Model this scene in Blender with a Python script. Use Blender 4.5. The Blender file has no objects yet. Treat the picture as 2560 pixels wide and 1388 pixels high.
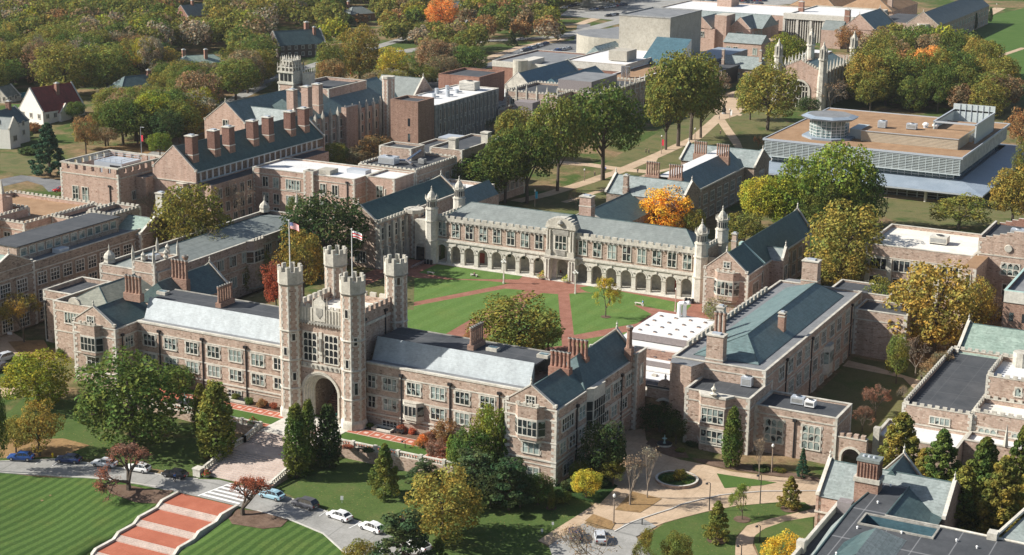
import bpy, bmesh, math, random
from math import sin, cos, pi, radians, hypot, sqrt, atan2
from mathutils import Vector, Matrix
SC = bpy.context.scene
COL = SC.collection
RND = random.Random(11)

# ------------------------------------------------------------------ camera
F, YAW, PIT, ROL = 4168.0, -0.47666, 0.264055, -0.011716      # focal length in pixels of a 2560 px wide frame
CAM = Vector((164.469, -242.571, 105.0))
_f = Vector((sin(YAW)*cos(PIT), cos(YAW)*cos(PIT), -sin(PIT)))
_r0 = Vector((cos(YAW), -sin(YAW), 0)); _d0 = _f.cross(_r0)
_r = _r0*cos(ROL)+_d0*sin(ROL); _d = -_r0*sin(ROL)+_d0*cos(ROL)
def ray(px, py):
    return _r*((px-1280)/F)+_d*((py-694)/F)+_f
def P(px, py, z=2.2):
    v = ray(px, py); t = (z-CAM.z)/v.z
    return CAM.x+v.x*t, CAM.y+v.y*t
def proj(x, y, z):
    q = Vector((x, y, z))-CAM
    w = q.dot(_f)
    return 1280+F*q.dot(_r)/w, 694+F*q.dot(_d)/w, w
def ztop(x, y, py):                                            # height above (x, y) seen at image row py
    lo, hi = -60., 200.
    for _ in range(40):
        m = (lo+hi)/2
        if proj(x, y, m)[1] > py: lo = m
        else: hi = m
    return lo
cd = bpy.data.cameras.new('camera'); cam = bpy.data.objects.new('camera', cd); COL.objects.link(cam)
cd.sensor_width = 36; cd.lens = 36*F/2560; cd.clip_end = 9000; cd.clip_start = 1
M = Matrix((( _r.x, -_d.x, -_f.x), (_r.y, -_d.y, -_f.y), (_r.z, -_d.z, -_f.z)))
cam.matrix_world = Matrix.Translation(CAM) @ M.to_4x4()
SC.camera = cam

# ------------------------------------------------------------------ light
ELEV, AZ = radians(35), radians(28)                            # light travels towards +x, a little towards +y
sl = bpy.data.lights.new('sun', 'SUN'); sl.energy = 5.0; sl.angle = radians(.53); sl.color = (1, .962, .90)
so = bpy.data.objects.new('sun', sl); COL.objects.link(so)
ldir = Vector((cos(AZ)*cos(ELEV), sin(AZ)*cos(ELEV), -sin(ELEV)))
so.rotation_euler = ldir.to_track_quat('-Z', 'Y').to_euler()
W = bpy.data.worlds.new('World'); SC.world = W; W.use_nodes = True
nt = W.node_tree; bg = nt.nodes['Background']
sky = nt.nodes.new('ShaderNodeTexSky'); sky.sky_type = 'NISHITA'; sky.sun_disc = False
sky.sun_elevation = ELEV; sky.sun_rotation = atan2(-ldir.x, -ldir.y); sky.altitude = 200
sky.air_density = 1.0; sky.dust_density = 1.6
nt.links.new(sky.outputs[0], bg.inputs[0]); bg.inputs[1].default_value = .07
SC.view_settings.view_transform = 'Standard'; SC.view_settings.look = 'None'
SC.view_settings.exposure = 0.66; SC.view_settings.gamma = 1

# ------------------------------------------------------------------ materials
MATS = {}
def rgb(c): return (c[0], c[1], c[2], 1)
class NB:                                                      # small node builder
    def __init__(s, name):
        s.m = bpy.data.materials.new(name); s.m.use_nodes = True
        s.t = s.m.node_tree; s.p = s.t.nodes['Principled BSDF']; MATS[name] = s.m
        s.geo = None
    def n(s, typ, **k):
        o = s.t.nodes.new(typ)
        for a, b in k.items(): setattr(o, a, b)
        return o
    def l(s, a, b): s.t.links.new(a, b)
    def pos(s, sc=(1, 1, 1), obj=False, rot=0):
        mp = s.n('ShaderNodeMapping'); mp.inputs['Scale'].default_value = sc
        mp.inputs['Rotation'].default_value = (0, 0, rot)
        if obj: g = s.n('ShaderNodeTexCoord').outputs['Object']
        else: g = s.n('ShaderNodeNewGeometry').outputs['Position']
        s.l(g, mp.inputs['Vector']); return mp.outputs[0]
    def noise(s, vec, scale, det=4, rough=.6):
        n = s.n('ShaderNodeTexNoise'); n.inputs['Scale'].default_value = scale
        n.inputs['Detail'].default_value = det; n.inputs['Roughness'].default_value = rough
        s.l(vec, n.inputs['Vector']); return n.outputs[0]
    def ramp(s, fac, stops, interp='LINEAR'):
        r = s.n('ShaderNodeValToRGB'); e = r.color_ramp.elements; r.color_ramp.interpolation = interp
        while len(e) < len(stops): e.new(.5)
        for i, (p, c) in enumerate(stops): e[i].position = p; e[i].color = rgb(c) if not isinstance(c, (int, float)) else (c, c, c, 1)
        s.l(fac, r.inputs[0]); return r.outputs[0]
    def mix(s, a, b, fac, mode='MIX'):
        m = s.n('ShaderNodeMix', data_type='RGBA', blend_type=mode)
        for v, i in ((fac, 0), (a, 6), (b, 7)):
            if hasattr(v, 'is_linked') or hasattr(v, 'links'): s.l(v, m.inputs[i])
            else: m.inputs[i].default_value = v if i == 0 else rgb(v)
        return m.outputs[2]
    def bump(s, h, dist=.05, st=.5):
        b = s.n('ShaderNodeBump'); b.inputs['Distance'].default_value = dist; b.inputs['Strength'].default_value = st
        s.l(h, b.inputs['Height']); s.l(b.outputs[0], s.p.inputs['Normal'])
    def out(s, col, rough=.85, spec=.2, metal=0):
        if hasattr(col, 'links'): s.l(col, s.p.inputs['Base Color'])
        else: s.p.inputs['Base Color'].default_value = rgb(col)
        s.p.inputs['Roughness'].default_value = rough; s.p.inputs['Specular IOR Level'].default_value = spec
        s.p.inputs['Metallic'].default_value = metal
        return s.m
def m_rubble(name, cols, sc=1.3, mortar=(.42, .35, .28), big=.25):
    b = NB(name)
    v = b.pos((sc, sc, sc*2.1))
    vo = b.n('ShaderNodeTexVoronoi'); vo.inputs['Scale'].default_value = 1; b.l(v, vo.inputs['Vector'])
    sep = b.n('ShaderNodeSeparateColor'); b.l(vo.outputs['Color'], sep.inputs[0])
    c = b.ramp(sep.outputs[0], [(0, cols[0]), (.09, cols[1]), (.4, cols[2]), (.85, cols[3]), (1, cols[4])])
    ve = b.n('ShaderNodeTexVoronoi', feature='DISTANCE_TO_EDGE'); ve.inputs['Scale'].default_value = 1; b.l(v, ve.inputs['Vector'])
    e = b.ramp(ve.outputs[0], [(0, 1.0), (.07, 0.0)])
    c = b.mix(c, mortar, e)
    st = b.ramp(b.noise(b.pos(), .12, 5, .65), [(.3, 1-big), (.7, 1+big*.35)])
    c = b.mix(c, st, 1.0, 'MULTIPLY')
    c = b.mix(c, b.ramp(b.noise(b.pos((.9, .9, .07)), 1.0, 4, .6), [(.3, .80), (.55, 1.03)]), 1.0, 'MULTIPLY')
    f = b.ramp(b.noise(b.pos(), 3.0, 3), [(.3, .86), (.75, 1.1)])
    c = b.mix(c, f, 1.0, 'MULTIPLY')
    b.bump(ve.outputs[0], .06, .6)
    return b.out(c, .9, .15)
def m_noise(name, c1, c2, sc=.6, rough=.85, spec=.2, det=5, lo=.3, hi=.7, fine=None, bump=0, metal=0, c3=None):
    b = NB(name); v = b.pos()
    stops = [(lo, c1), (hi, c2)] if c3 is None else [(lo, c1), ((lo+hi)/2, c2), (hi, c3)]
    c = b.ramp(b.noise(v, sc, det, .65), stops)
    if fine:
        f = b.ramp(b.noise(v, fine, 3, .7), [(.3, .8), (.72, 1.15)]); c = b.mix(c, f, 1.0, 'MULTIPLY')
    if bump: b.bump(b.noise(v, fine or sc*5, 3), bump)
    return b.out(c, rough, spec, metal)
def m_slate(name, c1, c2, rough=.55, row=.32, spec=.4, seam=.78, var=.16):
    b = NB(name); v = b.pos()
    c = b.ramp(b.noise(v, .35, 5, .7), [(.3, c1), (.7, c2)])
    vo = b.n('ShaderNodeTexVoronoi'); vo.inputs['Scale'].default_value = 1
    b.l(b.pos((2.2, 2.2, 4.0)), vo.inputs['Vector'])
    sep = b.n('ShaderNodeSeparateColor'); b.l(vo.outputs['Color'], sep.inputs[0])
    c = b.mix(c, b.ramp(sep.outputs[0], [(0, 1-var), (1, 1+var)]), 1.0, 'MULTIPLY')
    c = b.mix(c, b.ramp(b.noise(b.pos((.7, .7, .1)), 1.0, 4, .65), [(.3, .84), (.6, 1.05)]), 1.0, 'MULTIPLY')
    sx = b.n('ShaderNodeSeparateXYZ'); b.l(v, sx.inputs[0])
    mo = b.n('ShaderNodeMath', operation='FRACT'); mu = b.n('ShaderNodeMath', operation='DIVIDE'); mu.inputs[1].default_value = row
    b.l(sx.outputs[2], mu.inputs[0]); b.l(mu.outputs[0], mo.inputs[0])
    ln = b.ramp(mo.outputs[0], [(0, seam), (.2, 1.0)])
    c = b.mix(c, ln, 1.0, 'MULTIPLY')
    return b.out(c, rough, spec)
def m_flatroof(name, c1, c2, seam=(0, 0, 0), sp=4.0, sf=.25, rough=.8, spec=.25):
    b = NB(name); v = b.pos()
    c = b.ramp(b.noise(v, .22, 6, .7), [(.3, c1), (.68, c2)])
    c = b.mix(c, b.ramp(b.noise(v, 2.5, 3), [(.3, .88), (.75, 1.1)]), 1.0, 'MULTIPLY')
    sx = b.n('ShaderNodeSeparateXYZ'); b.l(v, sx.inputs[0])
    for i, s_ in ((0, sp), (1, sp*2.3)):
        d = b.n('ShaderNodeMath', operation='DIVIDE'); d.inputs[1].default_value = s_; b.l(sx.outputs[i], d.inputs[0])
        fr = b.n('ShaderNodeMath', operation='FRACT'); b.l(d.outputs[0], fr.inputs[0])
        e = b.ramp(fr.outputs[0], [(0, 1.0), (.03, 1.0), (.035, 0.0)])
        mm = b.n('ShaderNodeMath', operation='MULTIPLY'); mm.inputs[1].default_value = sf; b.l(e, mm.inputs[0])
        c = b.mix(c, seam, mm.outputs[0])
    return b.out(c, rough, spec)
def m_plain(name, c, rough=.6, spec=.4, metal=0): return NB(name).out(c, rough, spec, metal)

TAN = [(.20, .135, .095), (.37, .262, .2), (.45, .325, .252), (.49, .362, .285), (.56, .455, .36)]
m_rubble('granite_tan', TAN, sc=2.0, mortar=(.43, .35, .275), big=.16)
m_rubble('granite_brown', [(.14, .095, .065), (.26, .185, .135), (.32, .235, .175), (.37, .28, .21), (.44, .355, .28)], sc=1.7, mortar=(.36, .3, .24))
m_rubble('granite_pink', [(.30, .185, .135), (.43, .285, .22), (.48, .33, .255), (.51, .36, .285), (.55, .41, .33)], sc=1.7, mortar=(.5, .38, .305), big=.12)
m_rubble('brick_red', [(.20, .095, .07), (.27, .135, .095), (.31, .16, .115), (.34, .185, .135), (.39, .23, .17)], sc=2.6, mortar=(.33, .2, .15), big=.15)
m_rubble('brick_brown', [(.15, .075, .055), (.19, .10, .075), (.22, .12, .09), (.25, .14, .105), (.28, .17, .13)], sc=2.6, mortar=(.24, .15, .12), big=.15)
m_rubble('brick_tan', [(.20, .115, .08), (.27, .16, .115), (.31, .185, .135), (.34, .21, .155), (.40, .27, .2)], sc=2.4, mortar=(.36, .25, .19), big=.15)
m_noise('limestone', (.34, .315, .265), (.58, .545, .46), .5, .85, .2, 6, .28, .62, fine=2.2, bump=.02)
m_noise('limestone_pale', (.44, .41, .34), (.62, .585, .505), .4, .85, .2, 6, .3, .6, fine=2.4)
m_noise('limestone_dark', (.20, .19, .165), (.40, .38, .33), .7, .9, .15, 6, .3, .65, fine=2)
m_noise('concrete', (.36, .33, .27), (.46, .43, .36), .3, .85, .2, 6, fine=1.5)
m_noise('concrete_pale', (.50, .47, .40), (.62, .59, .52), .4, .85, .2, 6, fine=1.5)
m_noise('concrete_grey', (.24, .24, .23), (.37, .37, .35), .5, .85, .2, 6, fine=1.2)
m_slate('slate_bright', (.32, .355, .36), (.39, .425, .43), .5, spec=.45, seam=.86, var=.1)
m_slate('slate_pale', (.20, .235, .22), (.27, .30, .285), .6)
m_slate('slate_grey', (.165, .185, .172), (.21, .23, .213), .62, var=.08)
m_slate('slate_dark', (.055, .095, .095), (.09, .135, .13), .5)
m_slate('slate_green', (.045, .09, .08), (.075, .125, .11), .55)
m_slate('slate_blue', (.105, .16, .155), (.145, .20, .195), .5)
m_slate('slate_olive', (.16, .165, .13), (.22, .22, .17), .7)
m_slate('metal_mint', (.21, .28, .23), (.29, .36, .30), .5)
m_slate('metal_blue', (.055, .115, .14), (.08, .15, .175), .4, spec=.5)
m_slate('tile_red', (.17, .03, .022), (.28, .055, .038), .7)
m_flatroof('roof_dark', (.045, .05, .055), (.085, .088, .092), (.16, .16, .16))
m_flatroof('roof_seamed', (.05, .054, .058), (.085, .088, .092), (.3, .3, .3), 5.0, .5)
m_flatroof('roof_grey', (.15, .155, .16), (.24, .245, .245), (.1, .1, .1))
m_flatroof('roof_white', (.60, .59, .565), (.74, .73, .71), (.55, .53, .5), 3.5, .12, .6)
m_flatroof('roof_cream', (.60, .56, .48), (.78, .74, .66), (.5, .47, .4), 3, .2)
m_flatroof('roof_brown', (.25, .155, .09), (.37, .24, .145), (.2, .13, .08), 20, .1, .95, .05)
m_flatroof('roof_lead', (.22, .27, .32), (.30, .35, .40), (.12, .15, .18), .8, .5, .5, .5)
m_noise('copper_mint', (.28, .42, .38), (.42, .55, .50), 1.5, .7)
m_noise('metal_louvre', (.40, .44, .43), (.5, .54, .52), .8, .45, .5)
m_plain('metal_panel', (.50, .53, .56), .4, .5, .3)
m_noise('metal_ribbed', (.20, .175, .17), (.27, .24, .235), 2, .6)
m_noise('siding_tan', (.42, .34, .24), (.5, .41, .3), .5)
m_plain('white_paint', (.78, .77, .74), .5)
m_plain('iron_black', (.018, .018, .02), .5)
m_noise('wood_red', (.25, .06, .04), (.32, .08, .05), 3)
m_plain('lamp_glass', (.75, .74, .68), .2, .5)
m_plain('rubber', (.012, .012, .013), .8)
m_plain('chrome', (.5, .5, .52), .25, .5, .9)
m_plain('tail_red', (.35, .01, .01), .3)
m_plain('head_lamp', (.7, .72, .72), .15)
m_plain('skin', (.45, .26, .18), .6)
m_noise('stucco', (.68, .65, .58), (.78, .75, .68), 1.2, .9)
m_noise('timber', (.08, .06, .045), (.13, .1, .08), 2)
for n, c in dict(flag_red=(.55, .03, .04), flag_white=(.78, .77, .75), flag_blue=(.03, .06, .25), banner_red=(.6, .05, .07), banner_blue=(.05, .35, .5),
                 cloth_blue=(.05, .2, .55), cloth_dark=(.03, .03, .045), cloth_white=(.75, .75, .73), cloth_red=(.5, .06, .05), cloth_grey=(.2, .2, .2), hydrant=(.75, .5, .03),
                 hair=(.04, .025, .015), bin_green=(.01, .05, .035)).items(): m_plain(n, c, .8, .15)
# glass with a random share of pale blinds behind it
def m_glass(name, dark, pale, th):
    b = NB(name); oi = b.n('ShaderNodeObjectInfo')
    v = b.pos((1, 1, 1)); 
    wn = b.n('ShaderNodeTexVoronoi'); wn.inputs['Scale'].default_value = 1.15; b.l(v, wn.inputs['Vector'])
    sep = b.n('ShaderNodeSeparateColor'); b.l(wn.outputs['Color'], sep.inputs[0])
    ad = b.n('ShaderNodeMath', operation='ADD'); b.l(oi.outputs['Random'], ad.inputs[0]); b.l(sep.outputs[0], ad.inputs[1])
    c = b.ramp(ad.outputs[0], [(0, dark), (th/2, dark), (th/2+.05, pale), (1, tuple(x*.6 for x in pale))])
    mu = b.n('ShaderNodeMath', operation='MULTIPLY'); mu.inputs[1].default_value = .5; b.l(ad.outputs[0], mu.inputs[0])
    c = b.ramp(mu.outputs[0], [(0, dark), (th, dark), (th+.04, tuple(x*.55 for x in pale)), (.95, pale)])
    return b.out(c, .12, .6)
m_glass('glass', (.02, .026, .028), (.36, .43, .39), .46)
m_glass('glass_dark', (.018, .02, .024), (.10, .12, .12), .72)
m_glass('glass_teal', (.10, .15, .15), (.32, .40, .38), .45)
m_plain('pool_water', (.02, .30, .36), .1, .5)

def m_leaf(name='leaf', fixed=None):
    b = NB(name); oi = b.n('ShaderNodeObjectInfo'); g = b.n('ShaderNodeNewGeometry')
    c = oi.outputs['Color'] if fixed is None else fixed
    r = b.ramp(g.outputs['Random Per Island'], [(0, .95), (.5, 1.45), (1, 2.2)])
    c1 = b.mix(c, r, 1.0, 'MULTIPLY')
    v = b.pos((1, 1, 1))
    nz = b.noise(v, .38, 3, .6)
    warm = b.mix(c1, (1.28, .98, .72), 1.0, 'MULTIPLY'); cool = b.mix(c1, (.82, 1.0, .9), 1.0, 'MULTIPLY')
    c2 = b.mix(cool, warm, b.ramp(nz, [(.38, 0.0), (.62, 1.0)]))
    t = b.t; b.t.nodes.remove(b.p)
    d = b.n('ShaderNodeBsdfDiffuse'); tr = b.n('ShaderNodeBsdfTranslucent'); mx = b.n('ShaderNodeMixShader'); mx.inputs[0].default_value = .32
    b.l(c2, d.inputs[0]); b.l(c2, tr.inputs[0]); b.l(d.outputs[0], mx.inputs[1]); b.l(tr.outputs[0], mx.inputs[2])
    b.l(mx.outputs[0], t.nodes['Material Output'].inputs[0])
m_leaf()
m_noise('bark', (.07, .055, .042), (.14, .115, .09), 3, .95, .1)
m_noise('bark_pale', (.2, .165, .13), (.3, .25, .2), 3, .95, .1)

# ------------------------------------------------------------------ objects
def link(o, parent=None):
    COL.objects.link(o)
    if parent is not None: o.parent = parent
    return o
def tag(o, label=None, cat=None, group=None, kind=None):
    if label: o['label'] = label
    if cat: o['category'] = cat
    if group: o['group'] = group
    if kind: o['kind'] = kind
    return o
def thing(name, label, cat, loc=(0, 0, 0), rz=0, group=None):
    o = bpy.data.objects.new(name, None); o.empty_display_size = .5
    o.location = loc; o.rotation_euler = (0, 0, rz); link(o)
    return tag(o, label, cat, group)
def kids(o): return [c for c in bpy.data.objects if c.parent == o]
class Tree_:                                                   # remembers a thing's children so copies need no search
    pass
CH = {}
def regch(parent, child): CH.setdefault(parent.name, []).append(child)
def copy_tree(o, parent=None):
    c = o.copy(); COL.objects.link(c)
    if parent is not None: c.parent = parent; regch(parent, c)
    for ch in list(CH.get(o.name, [])): copy_tree(ch, c)
    return c
class MB:
    def __init__(s): s.v = []; s.f = []; s.m = []; s.keys = []
    def mi(s, k):
        if k not in s.keys: s.keys.append(k)
        return s.keys.index(k)
    def face(s, pts, k='limestone'):
        n = len(s.v); s.v += [tuple(p) for p in pts]; s.f.append(tuple(range(n, n+len(pts)))); s.m.append(s.mi(k))
    def box(s, x0, x1, y0, y1, z0, z1, k='limestone', top=None, bot=True):
        if x0 > x1: x0, x1 = x1, x0
        if y0 > y1: y0, y1 = y1, y0
        n = len(s.v)
        s.v += [(x0, y0, z0), (x1, y0, z0), (x1, y1, z0), (x0, y1, z0), (x0, y0, z1), (x1, y0, z1), (x1, y1, z1), (x0, y1, z1)]
        fs = [(0, 1, 5, 4), (1, 2, 6, 5), (2, 3, 7, 6), (3, 0, 4, 7)]
        i = s.mi(k); it = s.mi(top) if top else i
        for f in fs: s.f.append(tuple(n+a for a in f)); s.m.append(i)
        s.f.append((n+4, n+5, n+6, n+7)); s.m.append(it)
        if bot: s.f.append((n+3, n+2, n+1, n)); s.m.append(i)
    def prism(s, poly, z0, z1, k='limestone', top=None, capb=True, z1b=None):
        n = len(poly); a = len(s.v); i = s.mi(k)
        ar = sum(poly[j][0]*poly[(j+1) % n][1]-poly[(j+1) % n][0]*poly[j][1] for j in range(n))
        if ar < 0: poly = poly[::-1]
        s.v += [(p[0], p[1], z0) for p in poly]+[(p[0], p[1], z1) for p in poly]
        for j in range(n):
            q = (j+1) % n; s.f.append((a+j, a+q, a+n+q, a+n+j)); s.m.append(i)
        s.f.append(tuple(range(a+n, a+2*n))); s.m.append(s.mi(top) if top else i)
        if capb: s.f.append(tuple(range(a+n-1, a-1, -1))); s.m.append(i)
    def ng(s, cx, cy, r0, r1, z0, z1, n=8, k='limestone', rot=None, cap=True, top=None):
        rot = pi/n if rot is None else rot; a = len(s.v); i = s.mi(k)
        for r, z in ((r0, z0), (r1, z1)):
            s.v += [(cx+r*cos(rot+2*pi*j/n), cy+r*sin(rot+2*pi*j/n), z) for j in range(n)]
        for j in range(n):
            q = (j+1) % n; s.f.append((a+j, a+q, a+n+q, a+n+j)); s.m.append(i)
        if cap:
            s.f.append(tuple(range(a+n, a+2*n))); s.m.append(s.mi(top) if top else i)
            s.f.append(tuple(range(a+n-1, a-1, -1))); s.m.append(i)
    def lathe(s, cx, cy, prof, n=10, k='limestone'):            # prof: (r, z) upward
        for (r0, z0), (r1, z1) in zip(prof, prof[1:]): s.ng(cx, cy, max(r0, .001), max(r1, .001), z0, z1, n, k, cap=False)
        r, z = prof[-1]; s.ng(cx, cy, max(r, .001), .001, z, z+.001, n, k, cap=False)
    def ring(s, x0, x1, y0, y1, z0, z1, t, k):                 # open rectangular frame of thickness t inside the bounds
        s.box(x0, x1, y0, y0+t, z0, z1, k); s.box(x0, x1, y1-t, y1, z0, z1, k)
        s.box(x0, x0+t, y0+t, y1-t, z0, z1, k); s.box(x1-t, x1, y0+t, y1-t, z0, z1, k)
    def tube(s, p, q, r0, r1, n=5, k='bark'):
        p = Vector(p); q = Vector(q); d = (q-p)
        if d.length < 1e-5: return
        d.normalize(); u = d.orthogonal().normalized(); w = d.cross(u); a = len(s.v); i = s.mi(k)
        for c, r in ((p, r0), (q, r1)):
            s.v += [tuple(c+u*(r*cos(2*pi*j/n))+w*(r*sin(2*pi*j/n))) for j in range(n)]
        for j in range(n):
            e = (j+1) % n; s.f.append((a+j, a+e, a+n+e, a+n+j)); s.m.append(i)
        s.f.append(tuple(range(a+n, a+2*n))); s.m.append(i)
    def mesh(s, name, off=(0, 0, 0)):
        me = bpy.data.meshes.new(name)
        ox, oy, oz = off
        me.from_pydata([(x-ox, y-oy, z-oz) for x, y, z in s.v], [], s.f)
        for k in s.keys: me.materials.append(MATS[k])
        me.polygons.foreach_set('material_index', s.m); me.update()
        return me
    def obj(s, name, parent=None, label=None, off=None):
        if not s.f: return None
        if off is None: off = tuple(parent.location) if parent is not None and parent.type == 'EMPTY' else (0, 0, 0)
        if off and parent is not None and parent.type != 'EMPTY' and parent.parent is not None: off = tuple(parent.parent.location)
        o = bpy.data.objects.new(name, s.mesh(name, off)); link(o, parent)
        if parent is not None: regch(parent, o)
        if label: o['label'] = label
        return o
def smooth(o):
    o.data.polygons.foreach_set('use_smooth', [True]*len(o.data.polygons)); return o
# ------------------------------------------------------------------ building helpers
WM = {}
ROT = {'-y': 0, '+x': pi/2, '+y': pi, '-x': -pi/2}
def win_meshes(w, h, c, r, style, fr, glass):
    key = (round(w, 2), round(h, 2), c, r, style, fr, glass)
    if key in WM: return WM[key]
    g = MB(); f = MB() if style != 'far' else g
    g.box(-w/2, w/2, -.03, .05, 0, h, glass)
    s = .2; mw = .15 if style != 'sash' else .1
    teeth = style in ('tooth', 'arch')
    if style == 'louvre':
        n = int(h/.32)
        for i in range(n): f.box(-w/2, w/2, -.16, -.03, i*h/n, i*h/n+.1, fr)
    if style != 'bare':
        f.box(-w/2-s, -w/2, -.12, .05, -.02, h+s, fr); f.box(w/2, w/2+s, -.12, .05, -.02, h+s, fr)
        f.box(-w/2, w/2, -.12, .05, h, h+s, fr)
        f.box(-w/2-s-.06, w/2+s+.06, -.2, .05, -s, -.02, fr)
    if teeth:
        n = max(2, int((h+s)/.62)); dz = (h+s)/n
        for i in range(n):
            for sx in (-1, 1):
                if i % 2 == 0: f.box(sx*(w/2+s), sx*(w/2+s+.24), -.06, .05, i*dz, i*dz+dz*.95, fr)
    for i in range(1, c): x = -w/2+w*i/c; f.box(x-mw/2, x+mw/2, -.11, -.03, 0, h, fr)
    for j in range(1, r): z = h*j/r; f.box(-w/2, w/2, -.1, -.03, z-mw/2, z+mw/2, fr)
    if style in ('tooth', 'sash'):                              # thin painted sash bar across each light
        for j in range(r): z = h*(j+.5)/r; f.box(-w/2, w/2, -.06, -.03, z-.03, z+.03, 'white_paint')
    if style == 'arch':
        lw = w/c; lh = h/r
        for i in range(c):
            for j in range(r):
                xa = -w/2+i*lw; zt = (j+1)*lh
                for a, bb in ((xa, xa+lw*.42), (xa+lw, xa+lw*.58)):
                    f.face([(a, -.08, zt), (bb, -.08, zt), (a, -.08, zt-lw*.42)], fr)
    gm = g.mesh('window'); fm = f.mesh('window_frame') if style != 'far' else None
    WM[key] = (gm, fm); return WM[key]
def win(b, face, plane, u, z, w, h, c=3, r=1, style='tooth', fr='limestone_pale', glass='glass'):
    gm, fm = win_meshes(w, h, c, r, style, fr, glass)
    o = bpy.data.objects.new('window', gm); link(o, b); regch(b, o)
    x, y = (u, plane) if face[1] == 'y' else (plane, u)
    o.location = (x-b.location.x, y-b.location.y, z-b.location.z); o.rotation_euler = (0, 0, ROT[face])
    if fm is not None:
        q = bpy.data.objects.new('window_frame', fm); link(q, o); regch(o, q)
    return o
def wins(b, face, plane, us, z, w, h, **k):
    for u in us: win(b, face, plane, u, z, w, h, **k)
def lin(a, b_, n): return [a+(b_-a)*i/(n-1) for i in range(n)] if n > 1 else [(a+b_)/2]
def quoins(m, x, y, sx, sy, z0, z1, k='limestone_pale', L=.7, S=.36, hh=.55, p=.05):
    n = max(1, int((z1-z0)/hh)); dz = (z1-z0)/n                # sx, sy: +1 if the building lies towards +x / +y of the corner
    for i in range(n):
        a, c = (L, S) if i % 2 else (S, L)
        m.box(x-sx*p, x+sx*a, y-sy*p, y+sy*c, z0+i*dz, z0+i*dz+dz*.96, k, bot=False)
def crenel_line(m, p, q, z, h=.55, w=.8, g=.6, t=.35, k='limestone', cap=None):
    dx, dy = q[0]-p[0], q[1]-p[1]; L = hypot(dx, dy); n = max(1, int(round(L/(w+g)))); st = L/n
    ux, uy = dx/L, dy/L
    for i in range(n):
        a = i*st+g*st/(w+g)/2; e = a+w*st/(w+g)
        if abs(ux) > abs(uy): m.box(p[0]+ux*a, p[0]+ux*e, p[1]-t/2, p[1]+t/2, z, z+h, k)
        else: m.box(p[0]-t/2, p[0]+t/2, p[1]+uy*a, p[1]+uy*e, z, z+h, k)
def walls(b, x0, x1, y0, y1, z0, z1, wall='granite_tan', roof='roof_dark', par=.8, t=.35, coping='limestone', strings=(), q=True, cren=None, base=None, qk='limestone_pale'):
    """flat roofed block: wall, roof deck, coping, string courses, quoins"""
    m = MB(); zr = z1-par
    m.face([(x0, y0, z0), (x1, y0, z0), (x1, y0, z1), (x0, y0, z1)], wall); m.face([(x1, y0, z0), (x1, y1, z0), (x1, y1, z1), (x1, y0, z1)], wall)
    m.face([(x1, y1, z0), (x0, y1, z0), (x0, y1, z1), (x1, y1, z1)], wall); m.face([(x0, y1, z0), (x0, y0, z0), (x0, y0, z1), (x0, y1, z1)], wall)
    if par > 0:
        a, c, d, e = x0+t, x1-t, y0+t, y1-t
        m.face([(a, d, zr), (a, d, z1), (c, d, z1), (c, d, zr)], wall); m.face([(c, d, zr), (c, d, z1), (c, e, z1), (c, e, zr)], wall)
        m.face([(c, e, zr), (c, e, z1), (a, e, z1), (a, e, zr)], wall); m.face([(a, e, zr), (a, e, z1), (a, d, z1), (a, d, zr)], wall)
    m.obj('wall', b)
    r = MB(); r.box(x0+(t if par > 0 else .02), x1-(t if par > 0 else .02), y0+(t if par > 0 else .02), y1-(t if par > 0 else .02), zr-.2, zr, roof); r.obj('roof', b)
    c = MB()
    if coping: c.ring(x0-.07, x1+.07, y0-.07, y1+.07, z1, z1+.16, t+.14, coping)
    if cren:
        zc = z1+.16
        for p_, q_ in (((x0+.1, y0+t/2), (x1-.1, y0+t/2)), ((x0+.1, y1-t/2), (x1-.1, y1-t/2)), ((x0+t/2, y0+.5), (x0+t/2, y1-.5)), ((x1-t/2, y0+.5), (x1-t/2, y1-.5))):
            crenel_line(c, p_, q_, zc, cren, k=coping)
    c.obj('coping', b)
    if strings:
        s = MB()
        for z in strings: s.ring(x0-.1, x1+.1, y0-.1, y1+.1, z, z+.24, .3, 'limestone')
        s.obj('string_course', b)
    if q:
        for sx, sy, x, y in ((1, 1, x0, y0), (-1, 1, x1, y0), (-1, -1, x1, y1)): s = MB(); quoins(s, x, y, sx, sy, z0, z1, qk); s.obj('quoins', b)
    if base:
        s = MB(); s.ring(x0-.15, x1+.15, y0-.15, y1+.15, z0, base, .35, 'limestone'); s.obj('plinth', b)
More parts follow.
